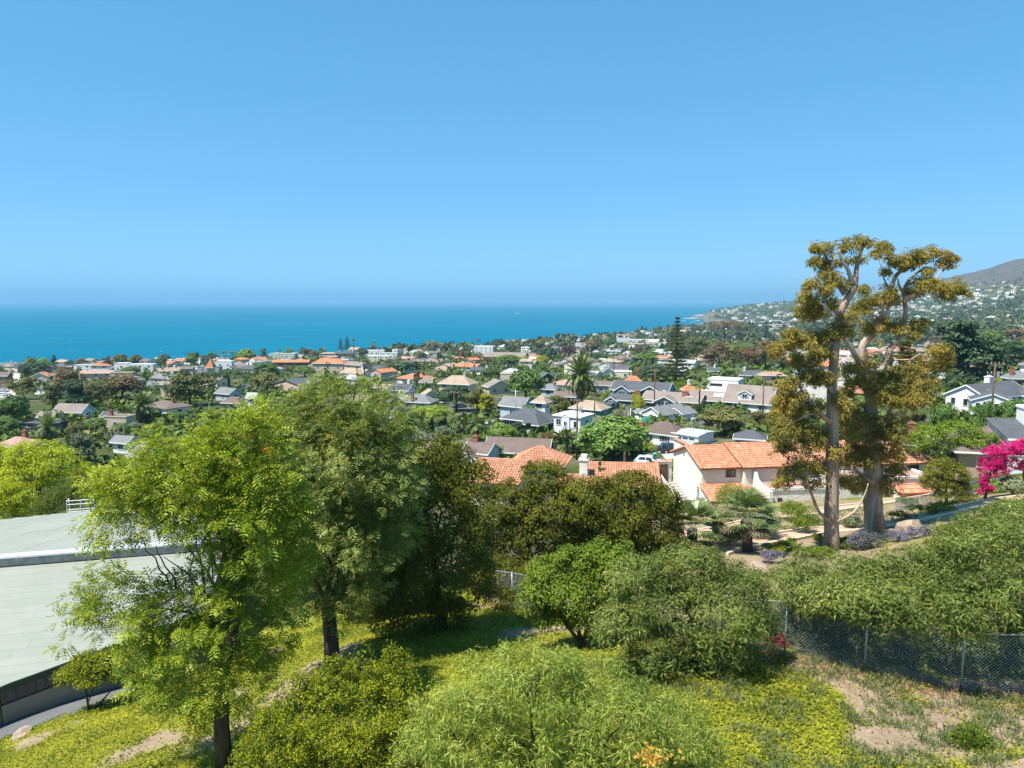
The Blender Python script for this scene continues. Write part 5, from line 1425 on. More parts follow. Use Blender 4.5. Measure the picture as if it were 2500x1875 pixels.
def blobset(kind, v):
    r = random.Random(sum(map(ord, kind)) + v * 17)
    B = []
    if kind == 'round':
        B = [(0, 0, 4.6, 3.4, 3.4, 3.0)] + [(math.cos(a) * r.uniform(1.8, 2.6), math.sin(a) * r.uniform(1.8, 2.6), r.uniform(3.2, 5.8), r.uniform(1.2, 1.9), r.uniform(1.2, 1.9), r.uniform(1.1, 1.6)) for a in [i * 6.28 / 9 + r.random() * .4 for i in range(9)]] + [(r.uniform(-1.2, 1.2), r.uniform(-1.2, 1.2), r.uniform(6.0, 6.9), 1.5, 1.5, 1.1) for _ in range(3)]
    elif kind == 'loose':
        B = [(r.uniform(-2.6, 2.6), r.uniform(-2.6, 2.6), r.uniform(3.0, 7.0), r.uniform(1.1, 1.9), r.uniform(1.1, 1.9), r.uniform(.8, 1.4)) for _ in range(15)] + [(0, 0, 5, 2, 2, 2)]
    elif kind == 'tall':
        B = [(r.uniform(-1, 1) * (1.9 - .12 * z), r.uniform(-1, 1) * (1.9 - .12 * z), z, r.uniform(.9, 1.6), r.uniform(.9, 1.6), r.uniform(.9, 1.5)) for z in [2.5 + i * .52 for i in range(14)]]
    elif kind == 'umbrella':
        B = [(math.cos(a) * q, math.sin(a) * q, 6.2 + r.uniform(-.3, .5) - q * .18, r.uniform(1.1, 1.7), r.uniform(1.1, 1.7), r.uniform(.6, .95)) for a, q in [(i * 2.4, .55 * i ** .72) for i in range(20)]]
    elif kind == 'layer':
        B = []
        for i in range(9):
            z = 1.4 + i * .97; q = (4.1 - abs(i - 2.5) * .42)
            for k in range(5):
                a = r.random() * 6.28; d = q * r.uniform(.25, .75)
                B.append((math.cos(a) * d, math.sin(a) * d, z + r.uniform(-.2, .2), r.uniform(1.1, 1.9), r.uniform(1.1, 1.9), r.uniform(.32, .5)))
    elif kind == 'hedge':
        B = [(x, 0, .9, 1.0, .9, .95) for x in np.linspace(-4, 4, 9)]
    elif kind == 'bush':
        B = [(r.uniform(-.9, .9), r.uniform(-.9, .9), r.uniform(.5, 1.2), r.uniform(.6, 1.0), r.uniform(.6, 1.0), r.uniform(.5, .8)) for _ in range(7)]
    elif kind == 'cypress':
        B = [(r.uniform(-.12, .12), r.uniform(-.12, .12), .5 + i * .62, .75 - .05 * i, .75 - .05 * i, .7) for i in range(12)]
    return B
SPEC = {'round': (8.0, 7.6, 150, .85, 34, .55, .28, 2.0), 'loose': (8.2, 8.0, 150, .75, 30, .52, .22, 3.2), 'tall': (10.8, 5.2, 150, .7, 30, .5, .25, 3.5), 'umbrella': (7.4, 9.6, 150, .6, 30, .45, .26, 5.8),
        'layer': (10.2, 9.0, 420, .55, 28, .5, .35, 6.0), 'hedge': (1.85, 10.2, 150, .4, 26, .26, 0, 0), 'bush': (2.0, 3.8, 60, .42, 34, .26, 0, 0), 'cypress': (8.0, 1.7, 110, .34, 26, .32, .14, 1.5)}
def proto(kind, mat, v):
    def f():
        if kind in ('norfolk', 'fanpalm', 'kingpalm', 'bare', 'banana'): return special(kind, mat, v)
        h, w, n, cr, per, ls, tr, th = SPEC[kind]
        B = blobset(kind, v)
        cp, co, crr = blob_clumps(B, n, cr, -.5, .12)
        p, hd, nr = clump_leaves(cp, co, crr, per, up=.35, out=.55, rnd=.4, flat=.75)
        t = leaf_t(.62)
        V, Fq = scatter(t[0], t[1], p, hd, nr, ls * rng.uniform(.7, 1.25, len(p)))
        crown = fastmesh('crown_' + kind, V, Fq, M[mat])
        trunk = None
        if tr:
            b = MB(); b.tube([(0, 0, -.6), (.05, 0, th * .5), (0, .05, th)], [tr * 1.2, tr, tr * .8], 7, wob=.2)
            for i in range(5):
                q = B[(i * 3 + v) % len(B)]; b.tube(limb_path((0, 0, th * .9), q[:3], 5, .05, .08), list(np.linspace(tr * .6, .04, 5)), 5)
            trunk = b.mesh('trunk_' + kind, M['bark_dark'], True)
        return h, w, trunk, crown
    return cached(('tree', kind, mat, v), f)
def pinnate(L, w, droop, n=12, lift=.0):
    """one feather palm frond along +x, arching down"""
    V, Fq = [], []
    def pt(t): return np.array([L * t * math.cos(droop * t * .6), 0, L * (lift * t - droop * t * t * .55)])
    for i in range(n):
        t = .12 + .86 * i / n; a = pt(t); b2 = pt(t + .75 / n)
        l = w * (math.sin(math.pi * min(1, t * .95 + .05)) ** .6)
        for s in (1, -1):
            k = len(V); o = np.array([l * .55, s * l, -l * .35])
            V += [a, b2, (a + b2) / 2 + o + np.array([.03, 0, 0]), a + o * .98]; Fq.append([k, k + 1, k + 2, k + 3])
    for i in range(5):
        a, c = pt(i / 5), pt((i + 1) / 5); k = len(V); q = np.array([0, .045 * L / 3 * (1 - i / 6), 0])
        V += [a - q, c - q * .8, c + q * .8, a + q]; Fq.append([k, k + 1, k + 2, k + 3])
    return np.array(V), np.array(Fq)
def special(kind, mat, v):
    r = random.Random(v + 50)
    if kind == 'norfolk':
        parts = []; b = MB(); H = 20.0
        b.tube([(0, 0, -.8), (0, 0, H * .5), (0, 0, H)], [.42, .26, .03], 8)
        for i in range(17):
            z = 2.2 + i * 1.05; q = max(.6, 6.0 * (1 - (z / H)) ** .8 * r.uniform(.6, 1.2)) if z > 5 else 4.4
            a0 = r.random() * 6.28
            for k in range(7):
                a = a0 + k * 6.283 / 7 + r.uniform(-.2, .2); L = q * r.uniform(.7, 1.1)
                c, s = math.cos(a), math.sin(a)
                n = int(14 + 17 * L); t = np.array([r.random() ** .7 for _ in range(n)])
                side = rng.normal(size=n) * .22 * L * (.4 + .6 * t) * .6
                p = np.stack([c * L * t - s * side, s * L * t + c * side, z + .12 * L * t - .10 * L * t * t + rng.normal(size=n) * .13 + .16 * t], -1)
                d = np.stack([c + rng.normal(size=n) * .5, s + rng.normal(size=n) * .5, .35 + rng.normal(size=n) * .3], -1)
                lt = leaf_t(.5); parts.append(scatter(lt[0], lt[1], p, norm(d), norm(rng.normal(size=(n, 3)) * .5 + np.array([0, 0, 1.0])), .55))
                if k % 2 == 0: b.tube([(0, 0, z), (c * L * .8, s * L * .8, z + .1)], [.06, .02], 4)
        V, Fq = cat(parts)
        return 20.0, 9.6, b.mesh('trunk_norfolk', M['bark_dark'], True), fastmesh('crown_norfolk', V, Fq, M[mat])
    if kind == 'fanpalm':
        b = MB(); H = 14.0; lean = r.uniform(-.5, .5)
        b.tube([(0, 0, -.4), (lean * .3, 0, H * .5), (lean, 0, H - 1.2)], [.26, .17, .15], 7)
        ft = fan_t(9); parts = []
        n = 42; z = np.array([r.uniform(-.75, 1) for _ in range(n)]); a = np.array([r.random() * 6.28 for _ in range(n)]); s = np.sqrt(1 - np.clip(z, -.99, .99) ** 2)
        d = np.stack([np.cos(a) * s, np.sin(a) * s, z], -1); p = d * .75 + np.array([lean, 0, H - 1.0])
        parts.append(scatter(ft[0], ft[1], p, norm(d - np.array([0, 0, .25])), norm(np.array([0, 0, 1.0]) + d * .3 + unit(n) * .2), 1.05))
        V, Fq = cat(parts)
        return 14.2, 3.7, b.mesh('trunk_fanpalm', M['bark_palm'], True), fastmesh('crown_fanpalm', V, Fq, M[mat])
    if kind in ('kingpalm', 'datepalm'):
        H = 8.5; b = MB(); b.tube([(0, 0, -.4), (.05, 0, H * .5), (0, 0, H - 1.6)], [.22, .15, .14], 7)
        parts = []
        for i in range(26):
            a = i * 2.399; up = r.uniform(.15, 1.1)
            V, Fq = pinnate(2.9 * r.uniform(.8, 1.1), .62, r.uniform(.8, 1.3), 11, up)
            c, s = math.cos(a), math.sin(a); V = V @ np.array([[c, s, 0], [-s, c, 0], [0, 0, 1]]) + np.array([0, 0, H - 1.5]); parts.append((V, Fq))
        V, Fq = cat(parts)
        return 9.6, 5.2, b.mesh('trunk_kingpalm', M['bark_palm'], True), fastmesh('crown_kingpalm', V, Fq, M[mat])
    if kind == 'banana':
        parts = []; b = MB()
        for k in range(7):
            x, y = r.uniform(-1.5, 1.5), r.uniform(-1, 1); H = r.uniform(1.5, 3.2)
            b.tube([(x * .6, y * .6, -.3), (x, y, H)], [.16, .09], 6)
            for i in range(9):
                a = i * .7 + r.random(); V, Fq = leaf_t(.30, .10); n = 1
                d = np.array([[math.cos(a), math.sin(a), r.uniform(.4, 1.5)]]); parts.append(scatter(V, Fq, np.array([[x, y, H]]), norm(d), norm(np.array([[-math.cos(a), -math.sin(a), .8]])), r.uniform(1.5, 2.4)))
        V, Fq = cat(parts)
        return 4.6, 5.6, b.mesh('stems_banana', M['bark_palm'], True), fastmesh('crown_banana', V, Fq, M[mat])
    if kind == 'bare':
        b = MB()
        for i in range(26):
            a = r.random() * 6.28; e = (math.cos(a) * r.uniform(1, 3.2), math.sin(a) * r.uniform(1, 3.2), r.uniform(2.4, 5.4)); pts = limb_path((0, 0, -.2), e, 5, -.1, .12)
            b.tube(pts, list(np.linspace(.13, .03, 5)), 5)
            for k in range(5):
                s = pts[r.randint(2, 4)]; b.tube([s, (s[0] + r.uniform(-.9, .9), s[1] + r.uniform(-.9, .9), s[2] + r.uniform(.2, 1.2))], [.04, .012], 4)
        return 5.6, 6.0, b.mesh('bare_branches', barkmat('bare_grey_bark', (.16,.12,.10), (.36,.29,.25), 5), True), None
TNAME = {'round': ('broadleaf_tree', 'round-crowned'), 'loose': ('broadleaf_tree', 'loose-crowned'), 'tall': ('eucalyptus_tree', 'tall narrow'), 'umbrella': ('umbrella_tree', 'flat-topped'), 'layer': ('cypress_tree', 'spreading layered'), 'hedge': ('hedge', 'clipped'),
         'bush': ('bush', 'rounded'), 'cypress': ('cypress_tree', 'columnar'), 'norfolk': ('norfolk_pine', 'tiered'), 'fanpalm': ('fan_palm', 'slender fan'), 'kingpalm': ('feather_palm', 'feathery'), 'banana': ('banana_plant', 'broad-leaved'), 'bare': ('bare_tree', 'leafless')}
TCAT = {'hedge': 'hedge', 'bush': 'bush', 'fanpalm': 'palm', 'kingpalm': 'palm', 'banana': 'plant'}
MCOL = {'t_green': 'green', 't_bright': 'bright green', 't_yellow': 'yellow-green', 't_olive': 'olive', 't_brown': 'brownish', 't_dark': 'dark', 't_grey': 'grey-green', 't_purple': 'purple', 't_red': 'reddish', 'palm_leaf': 'green', 'palm_dry': 'dry'}
TGRP = {'hedge': 'garden hedges in the town', 'bush': 'garden bushes in the town', 'fanpalm': 'slender palms in the town', 'kingpalm': 'feathery palms in the town'}
NV = 3
def put_tree(kind, mat, pos, H, Wd, label=None, px=None, yaw=None, parts=True, group=None):
    h, w, trunk, crown = proto(kind, mat, random.randrange(NV))
    nm, adj = TNAME[kind]
    root = empty(nm, pos, random.random() * 6.28 if yaw is None else yaw)
    root.scale = (Wd / w, Wd / w if kind != 'hedge' else min(Wd / w, 1.6) * 1.0, H / h)
    if trunk: meshobj('trunk' if kind != 'bare' else 'branches', trunk, root)
    if crown: meshobj('crown' if kind not in ('hedge', 'bush') else 'leaves', crown, root)
    tag(root, label, TCAT.get(kind, 'tree'), group or TGRP.get(kind, 'trees among the town houses'))
    if label is None: AUTO.append((root, '%s %s %s' % (adj, MCOL[mat], {'hedge': 'hedge', 'bush': 'bush', 'fanpalm': 'palm', 'kingpalm': 'palm', 'norfolk': 'pine', 'banana': 'plant'}.get(kind, 'tree')), px[0], px[1], pos[1]))
    return root
def T(kind, mat, px, ytop, ybase, wpx, label=None, yaw=None):
    g = at(px, ybase); Y = g.y
    H = P(px, ytop, Y).z - g.z; Wd = wpx * Y / F
    note(px - wpx / 2, ytop, px + wpx / 2, ybase, Y)
    return put_tree(kind, mat, g, max(H, .6), Wd, label, (px, (ytop + ybase) / 2), yaw)

# ------------------------------------------------------------------ tiled villa on the right
def villa():
    b0 = P(1712, 1235, 76.0); base = Vector((b0.x, b0.y, gz(b0.x, b0.y)))
    root = empty('tiled_villa', base, R(8.5)); tag(root, 'long white stucco villa with terracotta barrel-tile roofs behind the two great eucalypts', 'house')
    hE = P(1712, 1141, 76.0).z - base.z; rise = 1.45
    ST = M['stucco']
    WG = [wing(2.3, 4.2, 4.6, 8.4, hE, rise, 'gx', 'white', 'orange', tile=True, ov=.35),
          wing(7.6, 3.75, 6.0, 9.0, hE + .12, rise + .12, 'gx', 'white', 'orange', tile=True, ov=.35),
          wing(14.2, 4.6, 7.2, 8.2, hE - .1, rise, 'gx', 'white', 'orange', tile=True, ov=.35),
          wing(22.6, 3.6, 9.4, 8.8, hE + .1, 2.0, 'hip', 'white', 'orange', tile=True, ov=.5),
          wing(2.75, -1.35, 5.5, 2.7, hE - 2.9, .95, 'shed', 'white', 'orange', tile=True, ov=.35),
          wing(9.6, -2.3, 7.8, 3.2, hE - 1.75, 0, 'flat', 'white', 'rose'),
          wing(16.6, -1.9, 5.4, 4.0, hE - 1.2, 0, 'flat', 'white', 'rose'),
          wing(22.1, -2.6, 4.6, 3.6, hE - .9, 0, 'flat', 'white', 'rose'),
          wing(21.6, -5.2, 4.4, 1.7, hE - 1.9, .5, 'gx', 'white', 'orange', tile=True, ov=.25)]
    for w in WG:
        w['wall'] = ST; wing_parts(root, w)
    w = WG[0]; add_window(root, w, 'f', 1.0, hE - .75, .95, .75, 1, M['dark_trim'])
    add_window(root, WG[1], 'f', 1.4, hE - .8, 1.0, .9, 1, M['dark_trim']); add_window(root, WG[4], 'l', .55, hE - 3.7, .3, .75, 0, M['dark_trim'])
    add_window(root, WG[4], 'f', -.4, hE - 3.9, .8, 1.1, 0, M['dark_trim'], 'window'); add_window(root, WG[4], 'f', 1.5, hE - 4.0, 1.0, 1.5, 1, M['dark_trim'])
    add_window(root, WG[5], 'f', -2.6, hE - 3.0, .35, .6, 0, M['dark_trim']); add_window(root, WG[3], 'f', 2.2, hE - .85, 1.3, .9, 1, M['dark_trim'])
    add_window(root, WG[8], 'f', -1.4, hE - 3.2, .7, .8, 0, M['dark_trim']); add_window(root, WG[8], 'f', 1.5, hE - 3.1, .7, .8, 1, M['dark_trim'])
    add_window(root, WG[2], 'f', 0, hE - .9, 1.2, .9, 1, M['dark_trim'])
    # slit vents and a niche in the gable
    b = MB()
    for i in range(6): b.box((-.02, .9 + .0 * i, hE - 2.5 - i * .27), (.08, .5, .07))
    b.build('slit_vent', M['dark_trim'], root, kind='stuff')
    b = MB(); b.box((-.02, 5.2, hE + .35), (.06, .22, .4)); b.build('niche', M['dark_trim'], root)
    # buttress between the two roofs, sweeping down to the parapet
    b = MB(); pts = [(0, hE - .1), (-.5, hE - .8), (-.8, hE - 1.2), (-2.0, hE - 1.55), (-3.8, hE - 1.7)]
    for (y0, z0), (y1, z1) in zip(pts[:-1], pts[1:]):
        b.hexa([(5.5, -.8 + y0, -2), (5.85, -.8 + y0, -2), (5.85, -.8 + y1, -2), (5.5, -.8 + y1, -2), (5.5, -.8 + y0, z0), (5.85, -.8 + y0, z0), (5.85, -.8 + y1, z1), (5.5, -.8 + y1, z1)])
    b.build('buttress', ST, root)
    # outside stair along the gable with its sloping wall, and the gate at its head
    st = 12
    for i in range(st):
        b = MB(); y = -.6 + i * .62; z = -1.2 + i * .16
        b.box((-1.25, y, z - 1.0), (1.5, .615, 2.0)); b.build('stair_step', M['concrete'], root)
    for x in (-.42, -2.22):
        b = MB(); q = -.9 if x < -1 else -.5
        b.hexa([(x, -1.2, -3), (x + .2, -1.2, -3), (x + .2, 7.0, -3), (x, 7.0, -3), (x, -1.2, q), (x + .2, -1.2, q), (x + .2, 7.0, q + 2.3), (x, 7.0, q + 2.3)]); b.build('stair_wall', ST, root)
    b = MB(); b.box((-1.2, 8.6, -.3), (2.0, .35, 5.6)); b.build('gate_wall', ST, root)
    b = MB(); b.box((-1.2, 8.40, 1.25), (1.0, .08, 2.0)); b.build('door', plain('brown_door', (.12,.07,.05), .6), root)
    V, Fq = tile_plane((-2.3, 8.3, 2.5), (-.1, 8.3, 2.5), (-.1, 8.9, 2.65), (-2.3, 8.9, 2.65)); meshobj('coping_tiles', fastmesh('coping_tiles', V, Fq, M['tile']), root, 'stuff')
    b = MB(); b.box((.12, 6.35, (hE + rise - 4) / 2), (.3, 4.1, hE + rise + 4.1)); b.build('gable_extension', ST, root)
    V, Fq = tile_plane((-.15, 8.5, hE + rise + .04), (-.15, 4.3, hE + rise + .04), (.4, 4.3, hE + rise + .1), (.4, 8.5, hE + rise + .1)); meshobj('coping_tiles', fastmesh('coping_tiles', V, Fq, M['tile']), root, 'stuff')
    note(1636, 1087, 2290, 1245, 76)
villa()
def pavilion():
    g = at(1320, 1150, 0); Y = 88.0
    ap = P(1320, 1091, Y); gzv = gz(ap.x, ap.y)
    root = empty('tiled_house', (ap.x, ap.y, gzv), R(-14)); tag(root, 'cream house with a hip-roofed tile pavilion and a white chimney among dark olive trees', 'house')
    hA = ap.z - gzv; rise = 1.5
    def loc(px, py, Y_):
        q = P(px, py, Y_) - Vector((ap.x, ap.y, gzv)); a = R(14)
        return q.x * math.cos(a) - q.y * math.sin(a), q.x * math.sin(a) + q.y * math.cos(a), q.z
    W1 = wing(0, 0, 6.0, 5.4, hA - rise, rise, 'hip', 'white', 'orange', tile=True, ov=.55); W1['wall'] = M['stucco']; wing_parts(root, W1)
    x, y, z = loc(1228, 1122, 84.5); W2 = wing(x, y, 5.6, 8.4, z - 1.7, 1.7, 'gx', 'white', 'orange', tile=True, ov=.4); W2['wall'] = M['stucco']; wing_parts(root, W2)
    x, y, z = loc(1511, 1131, 84.0); W3 = wing(x, y, 8.6, 8.0, z - 1.7, 1.7, 'gx', 'white', 'orange', tile=True, ov=.4, rot=R(8)); W3['wall'] = M['stucco']; wing_parts(root, W3)
    x, y, z = loc(1420, 1165, 82); W4 = wing(x - .8, y, 3.0, 5, z - .6, .8, 'gx', 'white', 'orange', tile=True, ov=.3); W4['wall'] = M['stucco']; wing_parts(root, W4)
    x, y, z = loc(1426, 1110, 82.0); 
    b = MB(); b.box((x, y, z / 2 - 1), (.95, 1.0, z + 1)); b.box((x, y, z - .55), (1.15, 1.2, .16)); b.box((x, y, z - .22), (.7, .75, .5)); b.build('chimney', M['stucco'], root)
    note(1182, 1088, 1600, 1175, 84)
    # the cypress spire and the sawn-off post beyond the ridge
pavilion()
T('cypress', 't_dark', 1464, 1118, 1240, 16, 'slender dark cypress spire rising in front of the tiled ridge')
g = at(1525, 1150); 
root = empty('wooden_post', P(1525, 1150, 100)); root.location.z = gz(root.location.x, root.location.y); tag(root, 'short sawn-off wooden post standing just beyond the tiled ridge', 'post')
hp = P(1525, 1104, 100).z - root.location.z; b = MB(); b.tube([(0, 0, -.3), (0, 0, hp)], .2, 8); b.build('post', M['pole_wood'], root)

# ------------------------------------------------------------------ streets near the villa and town streets
strip('road', [(p.x, p.y) for p in px_line([(1480,1175),(1560,1150),(1640,1128),(1720,1108),(1790,1092),(1900,1072)])], 8.0, M['asphalt'], .06, 'grey street behind the tiled villa')
strip('driveway', [(p.x, p.y) for p in px_line([(1672,1120),(1650,1100),(1690,1080)])], 6.0, M['concrete'], .11, 'pale concrete driveway under the dark car')
strip('road', [(p.x, p.y) for p in px_line([(1480,1012),(1560,1018),(1650,1030),(1720,1030),(1800,1040)])], 7.0, M['asphalt'], .06, 'street in front of the house with the hedge')
strip('road', [(p.x, p.y) for p in px_line([(-40,1000),(-5,972),(12,945),(22,925),(28,912)])], 10.0, M['concrete'], .10, 'sunlit street running to the sea at the left photo edge', step=6)
strip('road', [(p.x, p.y) for p in px_line([(985,1010),(1060,1003),(1150,995)])], 6.0, M['asphalt'], .10, 'street half hidden by the trees in the middle of town', step=4)
strip('parking_lot', [(p.x, p.y) for p in px_line([(560,952),(600,950),(640,948)])], 22.0, M['concrete'], .12, 'pale car park by the flat umbrella tree', step=5)
strip('road', [(p.x, p.y) for p in px_line([(1885,802),(1900,820),(1915,835)])], 22.0, M['concrete'], .25, 'bright downtown street in the far town', step=15)

note(555, 936, 632, 962, 300); note(-5, 912, 33, 978, 330)
# ------------------------------------------------------------------ houses placed one by one
c = at(1642, 1106); car(c, 205 - 20, 'black', 'suv', 'black car parked on the pale driveway above the tiled ridge', 'parked vehicles in the town')
c = at(1586, 1139); car(c, 160, 'white', 'suv', 'white car with its roof showing over the tiled ridge', 'parked vehicles in the town')
c = at(1678, 1027); car(c, 120, 'white', 'suv', 'white car seen from behind beside the grey-roofed white house', 'parked vehicles in the town')
c = at(1562, 1011); car(c, 30, 'white', 'sedan', 'white van-like car half hidden by the leafless bush', 'parked vehicles in the town')
c = at(1488, 1000); car(c, 60, 'grey', 'suv', 'grey car parked in front of the teal house with the tan roof', 'parked vehicles in the town')

